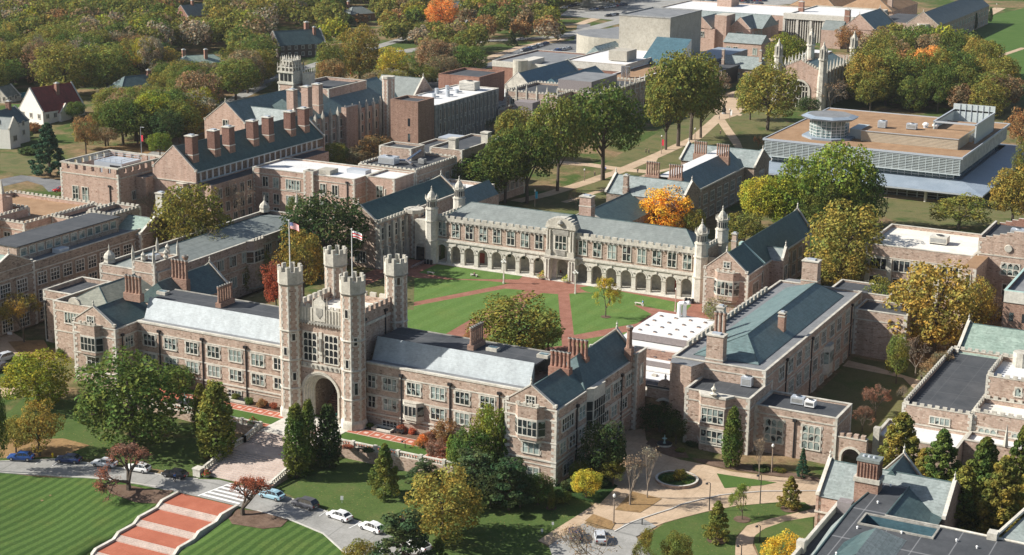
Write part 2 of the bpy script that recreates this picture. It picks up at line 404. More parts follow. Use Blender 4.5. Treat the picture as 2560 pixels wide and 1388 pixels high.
def gable(b, x0, x1, y0, y1, ze, zr, axis='y', mat='slate_dark', wall='granite_tan', ends=(1, 1), ridge=None, over=.0, rake='limestone_pale', name='roof', fin=True, zw=None, rise=.35):
    """pitched roof; ends: 1 = parapeted gable wall, 2 = hip, 0 = plain"""
    m = MB(); g = MB(); c = MB()
    if axis == 'y': a0, a1, b0, b1 = x0-over, x1+over, y0, y1; T = lambda u, v, z: (u, v, z)
    else: a0, a1, b0, b1 = y0-over, y1+over, x0, x1; T = lambda u, v, z: (v, u, z)
    r = (a0+a1)/2 if ridge is None else ridge
    h0 = (r-a0)*.9 if ends[0] == 2 else (.38 if ends[0] == 1 else 0)
    h1 = (a1-r)*.9 if ends[1] == 2 else (.38 if ends[1] == 1 else 0)
    if ends[0] == 1: b0r = b0+.38
    else: b0r = b0
    b1r = b1-.38 if ends[1] == 1 else b1
    r0 = b0+h0; r1 = b1-h1
    m.face([T(a0, b0r, ze), T(r, r0, zr), T(r, r1, zr), T(a0, b1r, ze)], mat)
    m.face([T(a1, b0r, ze), T(a1, b1r, ze), T(r, r1, zr), T(r, r0, zr)], mat)
    m.face([T(a0, b0r, ze), T(a1, b0r, ze), T(r, r0, zr)], mat); m.face([T(a0, b1r, ze), T(r, r1, zr), T(a1, b1r, ze)], mat)
    m.face([T(a0, b0r, ze), T(a0, b1r, ze), T(a1, b1r, ze), T(a1, b0r, ze)], mat)
    m.obj(name, b)
    rc = MB(); rc_w = .12
    pts = [(r, r0, zr), (r, r1, zr)]
    rc.tube(T(*pts[0]), T(*pts[1]), .11, .11, 6, 'slate_dark' if mat != 'tile_red' else 'tile_red')
    if ends[0] == 2:
        for aa in (a0, a1): rc.tube(T(aa, b0r, ze), T(r, r0, zr), .09, .09, 5, 'slate_dark' if mat != 'tile_red' else 'tile_red')
    if ends[1] == 2:
        for aa in (a0, a1): rc.tube(T(aa, b1r, ze), T(r, r1, zr), .09, .09, 5, 'slate_dark' if mat != 'tile_red' else 'tile_red')
    rc.obj('ridge_cap', b)
    zw = ze if zw is None else zw
    for e, bb, sg in ((ends[0], b0, 1), (ends[1], b1, -1)):
        if e != 1: continue
        g = MB(); q0, q1 = bb, bb+sg*.4
        pr = [(a0, zw), (a1, zw), (a1, ze+rise), (r, zr+rise), (a0, ze+rise)]
        A = [T(u, q0, z) for u, z in pr]; B_ = [T(u, q1, z) for u, z in pr]
        g.face(A, wall); g.face(B_[::-1], wall)
        for i in range(5): g.face([A[i], A[(i+1) % 5], B_[(i+1) % 5], B_[i]], wall)
        g.obj('gable_wall', b)
        for aa in (a0, a1):                                   # raking coping
            p = Vector(T(aa, (q0+q1)/2, ze+rise+.06)); q_ = Vector(T(r, (q0+q1)/2, zr+rise+.06))
            o = Vector(T(0, .3, 0)); up = Vector((0, 0, .2))
            c.face([p-o, q_-o, q_+o, p+o]); c.face([p-o+up, p+o+up, q_+o+up, q_-o+up])
            c.face([p-o, p-o+up, q_-o+up, q_-o]); c.face([p+o, q_+o, q_+o+up, p+o+up]); c.face([p-o, p+o, p+o+up, p-o+up])
            sg2 = 1 if aa < r else -1
            u0 = aa-.12*sg2; x_, y_, _ = T(u0, 0, 0)
            if axis == 'y': c.box(aa-.15*sg2, aa+.5*sg2, min(q0, q1)-.1, max(q0, q1)+.1, ze+rise-.1, ze+rise+.45, rake)
            else: c.box(min(q0, q1)-.1, max(q0, q1)+.1, aa-.15*sg2, aa+.5*sg2, ze+rise-.1, ze+rise+.45, rake)
        if fin:
            x_, y_, _ = T(r, (q0+q1)/2, 0)
            c.lathe(x_, y_, [(.22, zr+rise), (.2, zr+rise+.5), (.09, zr+rise+.7), (.2, zr+rise+1.0), (.04, zr+rise+1.3), (.03, zr+rise+1.6)], 6, rake)
    c.m = [0]*len(c.m) if c.f else c.m
    if c.f: c.keys = [rake]
    c.obj('gable_coping', b)
def chimney(b, x, y, z0, zs, z1, wx, wy, k='brick_tan', flues=0, axis='x', cap='limestone', name='chimney', pot=None):
    """stack with shoulder at zs; flues > 0: separate octagonal shafts above the shoulder"""
    m = MB(); m.box(x-wx/2, x+wx/2, y-wy/2, y+wy/2, z0, zs, k)
    c = MB()
    if flues:
        L = wx if axis == 'x' else wy; S = wy if axis == 'x' else wx
        for i in range(flues):
            o = -L/2+L*(i+.5)/flues; cx, cy = (x+o, y) if axis == 'x' else (x, y+o); r = min(L/flues/2*.92, S*.5)
            m.ng(cx, cy, r*1.05, r*.8, zs, zs+.7, 8, k); m.ng(cx, cy, r*.8, r*.74, zs+.7, z1-.7, 8, k)
            m.ng(cx, cy, r*.78, r*1.04, z1-.7, z1-.35, 8, k); m.ng(cx, cy, r*1.04, r*.98, z1-.35, z1, 8, k)
            c.ng(cx, cy, r*1.08, r*1.02, z1, z1+.1, 8, 'limestone_dark'); c.ng(cx, cy, r*.55, r*.5, z1+.1, z1+.16, 8, 'iron_black')
    else:
        m.box(x-wx/2+.08, x+wx/2-.08, y-wy/2+.08, y+wy/2-.08, zs, z1, k if k != 'brick_tan' or pot is None else pot)
        c.box(x-wx/2-.06, x+wx/2+.06, y-wy/2-.06, y+wy/2+.06, zs-.02, zs+.22, cap); band = c; c = MB()
        c.box(x-wx/2-.08, x+wx/2+.08, y-wy/2-.08, y+wy/2+.08, z1, z1+.22, cap); c.box(x-wx/4, x+wx/4, y-wy/4, y+wy/4, z1+.22, z1+.5, 'metal_panel')
    o = m.obj(name, b)
    c.obj('chimney_cap', o)
    if not flues: band.obj('chimney_band', o)
    return o
def arch_wall(m, x0, x1, z0, z1, ops, y, t, k, seg=12, ledge=None):
    """wall facing -y with round headed openings ops = [(centre, half width, spring)]"""
    cur = x0
    for cx, hw, zs in sorted(ops):
        a, e = cx-hw, cx+hw
        m.box(cur, a, y, y+t, z0, z1, k)
        arc = [(cx-hw*cos(pi*i/seg), zs+hw*sin(pi*i/seg)) for i in range(seg+1)]
        for (xa, za), (xb, zb) in zip(arc, arc[1:]):
            m.face([(xa, y, za), (xb, y, zb), (xb, y, z1), (xa, y, z1)], k); m.face([(xa, y+t, z1), (xb, y+t, z1), (xb, y+t, zb), (xa, y+t, za)], k)
            m.face([(xa, y, za), (xa, y+t, za), (xb, y+t, zb), (xb, y, zb)], k)
        m.face([(a, y, z1), (e, y, z1), (e, y+t, z1), (a, y+t, z1)], k)
        cur = e
    m.box(cur, x1, y, y+t, z0, z1, k)
def arch_ring(m, cx, zs, r0, r1, y0, y1, k, seg=14, legs=0):
    """raised voussoir ring (and jambs) between radii r0 < r1, from y0 (front) to y1"""
    arc0 = [(cx-r0*cos(pi*i/seg), zs+r0*sin(pi*i/seg)) for i in range(seg+1)]
    arc1 = [(cx-r1*cos(pi*i/seg), zs+r1*sin(pi*i/seg)) for i in range(seg+1)]
    for i in range(seg):
        a, b_, c, d = arc0[i], arc0[i+1], arc1[i+1], arc1[i]
        m.face([(a[0], y0, a[1]), (b_[0], y0, b_[1]), (c[0], y0, c[1]), (d[0], y0, d[1])][::-1], k)
        m.face([(d[0], y0, d[1]), (c[0], y0, c[1]), (c[0], y1, c[1]), (d[0], y1, d[1])], k)
        m.face([(a[0], y0, a[1]), (a[0], y1, a[1]), (b_[0], y1, b_[1]), (b_[0], y0, b_[1])], k)
    if legs:
        m.box(cx-r1, cx-r0, y0, y1, zs-legs, zs, k); m.box(cx+r0, cx+r1, y0, y1, zs-legs, zs, k)
def octo_quoins(m, cx, cy, r, z0, z1, k='limestone_pale', p=.04, hh=.6, L=.46, S=.22, n=8):
    rot = pi/n; nn = max(1, int((z1-z0)/hh)); dz = (z1-z0)/nn
    V = [(cx+(r+p)*cos(rot+2*pi*j/n), cy+(r+p)*sin(rot+2*pi*j/n)) for j in range(n)]
    for j in range(n):
        v = Vector(V[j]); a = (Vector(V[j-1])-v).normalized(); c = (Vector(V[(j+1) % n])-v).normalized(); inn = v+(Vector((cx, cy))-v).normalized()*.3
        for i in range(nn):
            la, lc = (L, S) if (i+j) % 2 else (S, L)
            pa = v+a*la; pc = v+c*lc
            m.prism([tuple(v), tuple(pc), tuple(inn), tuple(pa)], z0+i*dz, z0+i*dz+dz*.97, k, capb=False)
def turret(b, cx, cy, r, z0, z1, bands=(), crown=3.4, wall='granite_tan', name='turret', slits=(), hatch=True):
    m = MB(); m.ng(cx, cy, r+.35, r+.3, z0, z0+1.6, 8, 'limestone_pale'); m.ng(cx, cy, r+.3, r+.05, z0+1.6, z0+2.1, 8, 'limestone_pale')
    zc = z1-crown
    m.ng(cx, cy, r, r, z0+2, zc, 8, wall, cap=False)
    o = m.obj(name, b)
    q = MB(); octo_quoins(q, cx, cy, r, z0+2.1, zc); q.obj('quoins', o)
    s = MB()
    for z in bands: s.ng(cx, cy, r+.16, r+.22, z, z+.15, 8, 'limestone'); s.ng(cx, cy, r+.22, r+.08, z+.15, z+.35, 8, 'limestone')
    s.ng(cx, cy, r+.1, r+.32, zc-.1, zc+.25, 8, 'limestone_dark'); s.obj('string_course', o)
    c = MB(); R = r+.18; zt = z1-.9
    c.ng(cx, cy, R, R, zc+.25, zt-1.0, 8, 'limestone'); 
    for j in range(8):                                         # parapet wall and merlons
        a0 = pi/8+2*pi*j/8; a1 = a0+pi/4
        A = Vector((cx+R*cos(a0), cy+R*sin(a0))); B_ = Vector((cx+R*cos(a1), cy+R*sin(a1))); Ai = Vector((cx+(R-.35)*cos(a0), cy+(R-.35)*sin(a0))); Bi = Vector((cx+(R-.35)*cos(a1), cy+(R-.35)*sin(a1)))
        c.prism([tuple(A), tuple(B_), tuple(Bi), tuple(Ai)], zt-1.0, zt, 'limestone')
        for u, v in ((0, .27), (.73, 1)):
            c.prism([tuple(A.lerp(B_, u)), tuple(A.lerp(B_, v)), tuple(Ai.lerp(Bi, v)), tuple(Ai.lerp(Bi, u))], zt, z1, 'limestone')
    c.obj('battlement', o)
    if hatch:
        h = MB(); h.box(cx-.75, cx+.75, cy-.75, cy+.75, zt-1.0, zt-.55, 'iron_black', top='copper_mint' if hatch == 2 else 'roof_dark'); h.obj('roof_hatch', o)
    for (ang, z, hh) in slits:
        a = ang*pi/4; ap = r*cos(pi/8)
        w = MB(); w.box(-.5, .5, -.08, .1, -.15, hh+.2, 'limestone_pale'); w.box(-.28, .28, -.1, .1, .05, hh, 'glass_dark')
        wo = bpy.data.objects.new('window', w.mesh('window')); link(wo, o); regch(o, wo)
        wo.location = (cx+ap*cos(a)-b.location.x, cy+ap*sin(a)-b.location.y, z-b.location.z); wo.rotation_euler = (0, 0, a+pi/2)
    return o
def drain(b, face, plane, u, z0, z1):
    m = MB()
    if face == '-y': m.box(u-.1, u+.1, plane-.22, plane-.02, z0, z1, 'iron_black'); m.box(u-.35, u+.35, plane-.45, plane-.02, z1, z1+.5, 'iron_black')
    else: m.box(plane+.02, plane+.22, u-.1, u+.1, z0, z1, 'iron_black'); m.box(plane+.02, plane+.45, u-.35, u+.35, z1, z1+.5, 'iron_black')
    m.obj('downpipe', b)
def hvac(x, y, z, wx, wy, h, label, group=None, k='metal_panel'):
    t = thing('rooftop_unit', label, 'rooftop unit', (x, y, z), group=group)
    m = MB(); m.box(x-wx/2, x+wx/2, y-wy/2, y+wy/2, z+.25, z+h, k); m.box(x-wx/2+.1, x+wx/2-.1, y-wy/2+.1, y+wy/2-.1, z, z+.25, 'iron_black'); m.obj('housing', t)
    g = MB(); g.ng(x, y, min(wx, wy)*.3, min(wx, wy)*.3, z+h, z+h+.2, 12, k, top='iron_black'); g.obj('fan', t)
    g = MB()
    for i in range(4): g.box(x-wx/2+.2, x+wx/2-.2, y-wy/2-.03, y-wy/2, z+.5+i*(h-.8)/4, z+.6+i*(h-.8)/4+.1, 'concrete_grey')
    g.obj('grille', t)
    return t
def oriel(b, face, plane, u, z0, z1, w, d, glass_z, c=4, r=2, wall='granite_tan', cren=True, name='oriel'):
    """canted stone bay projecting from a wall; only -y and +x faces"""
    def T(a, o, z): return (u+a, plane-o, z) if face == '-y' else (plane+o, u+a, z)
    def pr(m, pts, za, zb, k): m.prism([T(a, o, 0)[:2] for a, o in pts], za, zb, k)
    m = MB(); cant = d*.9
    full = [(-w/2-cant, -.05), (-w/2, d), (w/2, d), (w/2+cant, -.05)]
    pr(m, full, z0+.5, z1, 'limestone_pale' if wall is None else wall)
    pr(m, [(a*.85, o*.8) for a, o in full], z0, z0+.5, 'limestone')
    pr(m, [(a*1.02, o*1.05+.02) for a, o in full], z1, z1+.15, 'limestone')
    gz0, gz1 = glass_z
    pr(m, [(a*1.015, o*1.03+.03 if o > 0 else o) for a, o in full], gz0-.25, gz1+.3, 'limestone_pale')
    if cren:
        for a in (-w/2, -w/6, w/6, w/2):
            x, y, _ = T(a, d-.15, 0); m.box(x-.28, x+.28, y-.2, y+.2, z1+.15, z1+.7, 'limestone')
    o = m.obj(name, b)
    gw = MB()
    cw = w/c; ch = (gz1-gz0)/r; dd = d*1.03+.06
    for i in range(c):
        for j in range(r):
            a0 = -w/2+i*cw+.1; a1 = a0+cw-.2; za = gz0+j*ch+.07; zb = za+ch-.14
            gw.face([T(a0, dd, za), T(a1, dd, za), T(a1, dd, zb), T(a0, dd, zb)], 'glass')
    for sg in (-1, 1):
        for j in range(r):
            za = gz0+j*ch+.07; zb = za+ch-.14
            p0 = (sg*(w/2+.1)*1.03, d*.93); p1 = (sg*(w/2+cant-.15)*1.03, d*.12)
            off = .1
            gw.face([T(p0[0]+sg*off, p0[1], za), T(p1[0]+sg*off, p1[1], za), T(p1[0]+sg*off, p1[1], zb), T(p0[0]+sg*off, p0[1], zb)], 'glass')
    gw.obj('window', o)
    return o
# ================================================================== the main hall with its gate tower
B = thing('gatehouse_hall', 'long granite hall with a four turreted gate tower and pale slate roofs facing the stairs', 'building', (0, 1.5, -1.2))
G = -1.6                                                        # ground in front of the hall
YW, YF = 1.5, -5.0
# --- tower
m = MB()
m.box(-6.5, -4.0, -.6, .6, G, 18.0, 'granite_tan'); m.box(4.6, 7.4, -.6, .6, G, 18.0, 'granite_tan')
arch_wall(m, -4.0, 4.6, G, 9.4, [(.3, 4.0, 3.9)], -.6, 1.2, 'granite_tan', 18)
m.box(-4.0, 4.6, -.6, .6, 9.4, 18.0, 'granite_tan')
m.box(-6.5, -5.3, .6, 14.4, G, 18.4, 'granite_tan'); m.box(6.2, 7.4, .6, 14.4, G, 18.4, 'granite_tan')
arch_wall(m, -5.3, 6.2, 2.0, 18.4, [(.3, 2.7, 4.6)], 13.4, 1.0, 'granite_tan')
m.obj('tower_wall', B)
m = MB()                                                        # splayed portal
for i in range(5):
    r1 = 4.0-.28*i; r0 = r1-.28; y0 = -.75+.4*i
    arch_ring(m, .3, 3.9, r0, r1+.02, y0, y0+.5+.01*i, 'limestone_pale', 18, legs=5.4)
arch_ring(m, .3, 3.9, 4.0, 4.3, -.85, -.6, 'limestone', 18)
m.box(-4.0, 4.6, -.72, -.6, 8.6, 9.3, 'limestone')
for x in (-3.2, 3.9): m.ng(x, -.62, .6, .6, 0, .01, 12, 'limestone')
m.obj('portal', B)
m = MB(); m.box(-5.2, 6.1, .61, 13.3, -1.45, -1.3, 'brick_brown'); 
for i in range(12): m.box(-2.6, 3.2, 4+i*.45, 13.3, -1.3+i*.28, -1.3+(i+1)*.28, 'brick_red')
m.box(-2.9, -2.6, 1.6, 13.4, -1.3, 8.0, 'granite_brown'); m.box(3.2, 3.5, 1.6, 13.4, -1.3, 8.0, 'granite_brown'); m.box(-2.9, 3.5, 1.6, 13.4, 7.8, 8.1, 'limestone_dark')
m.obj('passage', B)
m = MB(); m.box(-6.4, 7.3, .2, 14.2, 17.9, 18.1, 'roof_cream'); m.obj('tower_roof', B)
m = MB()                                                        # carved front parapet
m.box(-4.2, 5.0, -.95, -.3, 17.3, 17.7, 'limestone_dark'); m.box(-4.2, 5.0, -.8, -.3, 17.7, 20.3, 'limestone')
for i in range(14):
    x = -3.9+i*.66; m.box(x-.1, x+.1, -.92, -.8, 17.7, 20.2, 'limestone_pale')
    m.box(x-.14, x+.14, -1.05, -.6, 17.05, 17.35, 'limestone_dark')
crenel_line(m, (-4.1, -.55), (4.9, -.55), 20.3, .5, .7, .6, .4)
m.obj('tower_parapet', B)
m = MB(); m.box(-.75, 1.75, -1.0, -.8, 17.9, 21.0, 'limestone_pale'); m.prism([(-.75, -.95), (1.75, -.95), (1.75, -.55), (-.75, -.55)], 20.3, 21.6, 'limestone_pale')
m.face([(-.75, -.97, 21.6), (1.75, -.97, 21.6), (.5, -.97, 22.7)], 'limestone_pale'); m.face([(-.75, -.55, 21.6), (.5, -.55, 22.7), (1.75, -.55, 21.6)], 'limestone_pale')
for x, z in ((-1.05, 22.6), (-.3, 23), (.5, 23.3), (1.3, 23), (2.05, 22.6)): m.ng(x, -.75, .16, .04, 20.2, z, 4, 'limestone')
m.ng(.5, -1.1, .1, .1, 18.6, 18.7, 4, 'limestone')
m.face([(-.2, -1.06, 20.4), (-.2, -1.06, 19.2), (.5, -1.06, 18.4), (1.2, -1.06, 19.2), (1.2, -1.06, 20.4)], 'limestone_dark')
m.obj('shield', B)
m = MB()                                                        # side and rear crenels
m.box(6.9, 7.45, 1.2, 13.6, 18.4, 19.4, 'granite_tan'); m.box(-6.55, -6.0, 1.2, 13.6, 18.4, 19.4, 'granite_tan'); m.box(-5, 5.8, 13.9, 14.45, 18.4, 19.2, 'granite_tan')
for i in range(7):
    y = 2.0+i*1.7; m.box(6.9, 7.45, y, y+1.0, 19.4, 20.3, 'granite_tan', top='limestone'); m.box(-6.55, -6.0, y, y+1.0, 19.4, 20.3, 'limestone')
for i in range(5): m.box(-4.4+i*2.1, -3.1+i*2.1, 13.9, 14.45, 19.2, 20.0, 'limestone')
m.box(7.38, 7.6, 1.2, 13.6, 16.9, 17.4, 'limestone'); m.obj('battlement', B)
m = MB(); m.box(-4.1, 4.8, -.75, -.6, 9.25, 9.6, 'limestone')
for i in range(8): m.box(-3.7+i*1.05, -3.4+i*1.05, -.95, -.6, 8.95, 9.4, 'limestone_dark')
m.box(.15, .85, -.85, -.6, 10.2, 15.8, 'limestone_pale'); m.box(.25, .75, -1.0, -.6, 12.2, 14.6, 'limestone_dark'); m.box(.1, .9, -1.05, -.6, 11.6, 12.0, 'limestone')
m.obj('frieze', B)
for u in (-1.85, 2.75): win(B, '-y', -.6, u, 10.1, 2.75, 5.3, c=3, r=4, style='arch', glass='glass_dark')
F2 = dict(bands=(4.0, 9.7, 15.2), slits=((6, 8.0, 1.4), (7, 11.5, 1.4)))
turret(B, -5.95, -.6, 2.2, G, 27.6, bands=(4.4, 9.9, 15.5), slits=((6, 11.0, 1.4), (7, 13.8, 1.3), (7, 6.2, 1.4)))
turret(B, 7.45, -.6, 2.2, G, 27.6, bands=(4.4, 9.9, 15.5), slits=((6, 20.0, 1.5), (6, 10.6, 1.5), (7, 14.9, 1.4), (7, 5.6, 2.2)))
turret(B, -5.95, 14.3, 2.1, 2, 27.6, bands=(15.2,), hatch=2)
turret(B, 7.45, 14.3, 2.1, 2, 27.6, bands=(15.2, 9.9), slits=((7, 22.6, 1.4),), hatch=2)
for u, yy in ((7.4, 3.2), (7.4, 10.4)): drain(B, '+x', 7.4, yy, 12, 18)
# --- wings
for (xa, xb) in ((-44.0, -7.2), (8.8, 41.0)):
    m = MB(); m.box(xa, xb, YW, 14.0, G-1.5, 10.6, 'granite_tan'); m.obj('wall', B)
    m = MB()
    m.box(xa, xb, YW-.12, YW+.5, 10.6, 10.95, 'limestone_pale'); m.box(xa, xb, YW-.1, YW, 8.75, 8.98, 'limestone_pale'); m.box(xa, xb, YW-.1, YW, 4.72, 4.95, 'limestone_pale')
    m.box(xa, xb, YW-.14, YW, 1.15, 1.45, 'limestone_pale'); m.box(xa, xb, YW-.1, YW, .55, .7, 'limestone'); m.obj('string_course', B)
    m = MB(); m.box(xa, xb, YW+.5, YW+2.2, 10.5, 10.75, 'roof_grey'); m.obj('gutter', B)
    x0, x1 = xa-(0 if xa > 0 else -4), xb+(2 if xb < 0 else 0)
    m = MB(); y0, y1 = YW+2.1, 5.5
    m.face([(xa, y0, 10.75), (xb, y0, 10.75), (xb, y1, 14.7), (xa, y1, 14.7)], 'slate_bright'); m.face([(xa, y1, 14.69), (xb, y1, 14.69), (xb, y1+.35, 14.3), (xa, y1+.35, 14.3)], 'slate_bright')
    m.face([(xa, y0, 10.75), (xa, y1, 14.7), (xa, y1, 10.75)], 'slate_bright'); m.face([(xb, y0, 10.75), (xb, y1, 10.75), (xb, y1, 14.7)], 'slate_bright'); m.obj('slate_roof', B)
    m = MB(); m.box(xa, xb, y1+.3, 13.2, 14.0, 14.3, 'roof_dark'); m.box(xa, xb, 13.2, 13.5, 10.6, 14.45, 'limestone_dark'); m.obj('flat_roof', B)
xs = [-36, -30.8, -25.65, -20.5, -15.35]
wins(B, '-y', YW, xs+[-41.1], 6.25, 2.7, 2.2, c=3); wins(B, '-y', YW, xs+[-41.1], 2.45, 2.7, 2.05, c=3)
win(B, '-y', YW, -10.7, 6.25, 1.7, 2.2, c=2); win(B, '-y', YW, -10.7, 2.45, 1.7, 2.05, c=2)
xs = [13.85, 18.85, 23.85, 28.85, 33.9, 38.6]
wins(B, '-y', YW, xs, 6.25, 2.7, 2.2, c=3); wins(B, '-y', YW, [13.85, 23.85, 28.85, 33.9, 38.6], 2.45, 2.7, 2.05, c=3)
win(B, '-y', YW, 10.0, 6.25, 1.5, 2.2, c=2); win(B, '-y', YW, 10.0, 2.45, 1.5, 2.05, c=2)
for u in (-25.65, -20.9, 13.8, 23.85, 28.85): win(B, '-y', YW, u, -1.0, 3.0, 1.35, c=4, style='sash', glass='glass_dark')
oriel(B, '-y', YW, 18.75, 1.2, 4.9, 2.5, 1.1, (2.5, 4.4), c=3, r=1, wall='limestone_pale', cren=False)
for u in (-38.6, -28.2, -18.0, 16.3, 26.35, 36.3): drain(B, '-y', YW, u, -1.2, 9.3)
# --- end pavilions
def pavilion(x0, x1, yb, right):
    zb = -3.2
    m = MB(); m.box(x0, x1, YF, yb, zb, 10.7, 'granite_tan'); m.obj('wall', B)
    m = MB()
    for z, h, o in ((8.75, .25, .12), (4.7, .25, .12), (1.3, .3, .16), (.5, .2, .1)): m.ring(x0-o, x1+o, YF-o, yb, z, z+h, .3, 'limestone_pale')
    m.ring(x0-.1, x1+.1, YF-.1, yb, 10.55, 10.8, .5, 'limestone_pale'); m.obj('string_course', B)
    m = MB(); quoins(m, x0, YF, 1, 1, zb, 10.6, L=.9); quoins(m, x1, YF, -1, 1, zb, 10.6, L=.9); m.obj('quoins', B)
    if right:
        gable(B, x0+.2, x1-.2, YF, 8.5, 10.9, 14.1, 'y', 'slate_dark', ends=(1, 0), ridge=45.6)
        gable(B, x0+.2, x1-.2, 6.5, yb-1.5, 10.9, 15.2, 'y', 'slate_dark', ends=(2, 1), ridge=46.3)
        c = 45.6
    else:
        gable(B, x0+.2, x1-.2, YF, 7.5, 10.9, 14.2, 'y', 'slate_dark', ends=(1, 0), ridge=(x0+x1)/2)
        gable(B, x0+1, x1+1.2, 12.5, yb, 10.9, 15.4, 'y', 'slate_dark', ends=(0, 1), ridge=(x0+x1)/2+1.5)
        c = (x0+x1)/2-.7
    oriel(B, '-y', YF, c, 4.6, 11.0, 3.6, 1.15, (5.9, 8.6), c=4, r=2)
    win(B, '-y', YF, c, 11.2, 1.6, 1.3, c=3, style='sash'); win(B, '-y', YF, c+.2, 2.4, 3.0, 2.0, c=3)
    if right: win(B, '-y', YF, c+.7, -1.8, 2.0, 1.6, c=2); 
pavilion(40.8, 50.5, 30.5, True)
pavilion(-54.6, -44.0, 30.0, False)
X = 50.5
for u, w, c in ((-.6, 4.4, 5), (5.1, 2.3, 2), (15.0, 3.4, 4), (20.1, 3.4, 4), (25.4, 2.8, 3)): win(B, '+x', X, u, 6.3, w, 2.2, c=c)
for u, w, c in ((-2.4, 2.1, 2), (1.3, 2.2, 2), (5.0, 2.0, 2), (15.0, 2.5, 3), (18.8, 2.2, 2), (23.0, 3.0, 3)): win(B, '+x', X, u, 2.45, w, 1.95, c=c)
for u, w in ((-.1, 3.6), (5.2, 2.0), (12.5, 2.4), (17.0, 1.6), (21.5, 2.6)): win(B, '+x', X, u, -1.9, w, 1.9, c=3)
oriel(B, '+x', X, 10.1, 2.5, 10.9, 4.6, 1.0, (3.4, 8.8), c=5, r=3, wall=None, cren=False)
for u in (2.9, 21.9): drain(B, '+x', X, u, -2.5, 9)
win(B, '+x', -44, -1.2, 6.25, 2.2, 2.2, c=3); drain(B, '+x', -44, -3.2, -1.2, 9)
m = MB(); m.box(49.2, 51.4, 26.6, 31.2, -3, 11.9, 'granite_tan'); quoins(m, 51.4, 26.6, -1, 1, -3, 11.9); m.ring(49.1, 51.5, 26.5, 31.3, 11.9, 12.1, .4, 'limestone_pale'); m.obj('stair_turret', B)
win(B, '+x', 51.4, 28.9, 5.8, 1.2, 3.6, c=1)
chimney(B, 45.2, 7.2, 11.6, 14.2, 16.9, 4.0, 1.5, k='brick_red', flues=5); chimney(B, 45.7, 13.2, 12, 14.6, 17.6, 4.0, 1.5, k='brick_red', flues=5)
chimney(B, 50.0, 26.2, 10.6, 13.2, 17.2, 1.4, 1.4, k='brick_tan', flues=1)
x, y = P(1183, 872, 14.3); chimney(B, x, y+1.2, 14.1, 15.2, 18.4, 1.3, 4.6, flues=6, axis='y')
x, y = P(557, 765, 14.3); chimney(B, x, y+.8, 14.1, 15.2, 18.4, 1.3, 4.6, flues=6, axis='y')
x, y = P(328, 748, 14.3); chimney(B, x, y+.8, 13.8, 15.4, 18.8, 4.2, 1.3, flues=5)
chimney(B, x+1.0, y+14, 12, 15.4, 19.2, 4.2, 1.3, flues=5)
x, y = P(447, 700, 12); chimney(B, -51.2, 26, 12, 14.2, 17.6, 1.5, 1.5, flues=1)
for px, py in ((1360, 893), (1233, 876), (408, 735)):
    x, y = P(px, py, 14.3); m = MB(); m.box(x-1.1, x+1.1, y-.8, y+.8, 14.3, 14.9, 'limestone'); m.box(x-.8, x+.8, y-.5, y+.5, 14.9, 14.98, 'glass_teal'); m.obj('skylight', B)
# flags and poles
for x, lab, kind in ((-5.95, 'flag with stars and stripes flying from the left front turret', 'us'), (7.45, 'white flag with two red bars and three stars on the right front turret', 'dc')):
    t = thing('flagpole', 'tall white flagpole on the %s front turret of the gate tower' % ('left' if x < 0 else 'right'), 'flagpole', (x, -.6, 25.5))
    m = MB(); m.ng(x, -.6, (.12), .07, 25.3, 35.8, 8, 'white_paint'); m.ng(x, -.6, (.16), .16, 35.8, 36.05, 8, 'lamp_glass'); m.obj('pole', t)
    m = MB(); L, H = 2.1, 1.25; n = 13 if kind == 'us' else 8; z1 = 35.6; N = 10
    def fp(u, v): return (x+.1+u*L, -.6-.16*sin(u*7)*(.3+u)+.1*v, z1-v*H-.25*u*u+.08*sin(u*6))
    rows = 13 if kind == 'us' else 10
    for i in range(N):
        for j in range(rows):
            if kind == 'us': k = 'flag_red' if j % 2 == 0 else 'flag_white'
            else: k = 'flag_red' if j in (3, 4, 7, 8) else 'flag_white'
            if kind == 'us' and i < 4 and j < 7: k = 'flag_blue'
            m.face([fp(i/N, (j+1)/rows), fp((i+1)/N, (j+1)/rows), fp((i+1)/N, j/rows), fp(i/N, j/rows)], k)
    def star(u, v, r, k):
        pts = []
        for q in range(10):
            rr = r if q % 2 == 0 else r*.42; a = pi/2+q*pi/5; pu, pv = u+rr*cos(a)/L, v-rr*sin(a)/H; p = fp(pu, pv); pts.append((p[0], p[1]-.02, p[2]))
        m.face(pts, k)
    if kind == 'us':
        for a in range(5):
            for c in range(4): star(.04+.075*a, .07+.125*c, .055, 'flag_white')
    else:
        for a in (.25, .5, .75): star(a, .15, .2, 'flag_blue')
    fo = m.obj('flag', None); tag(fo, lab, 'flag')
    fo.data.transform(Matrix.Translation((-x, .6, -35.6))); fo.location = (x, -.6, 35.6)

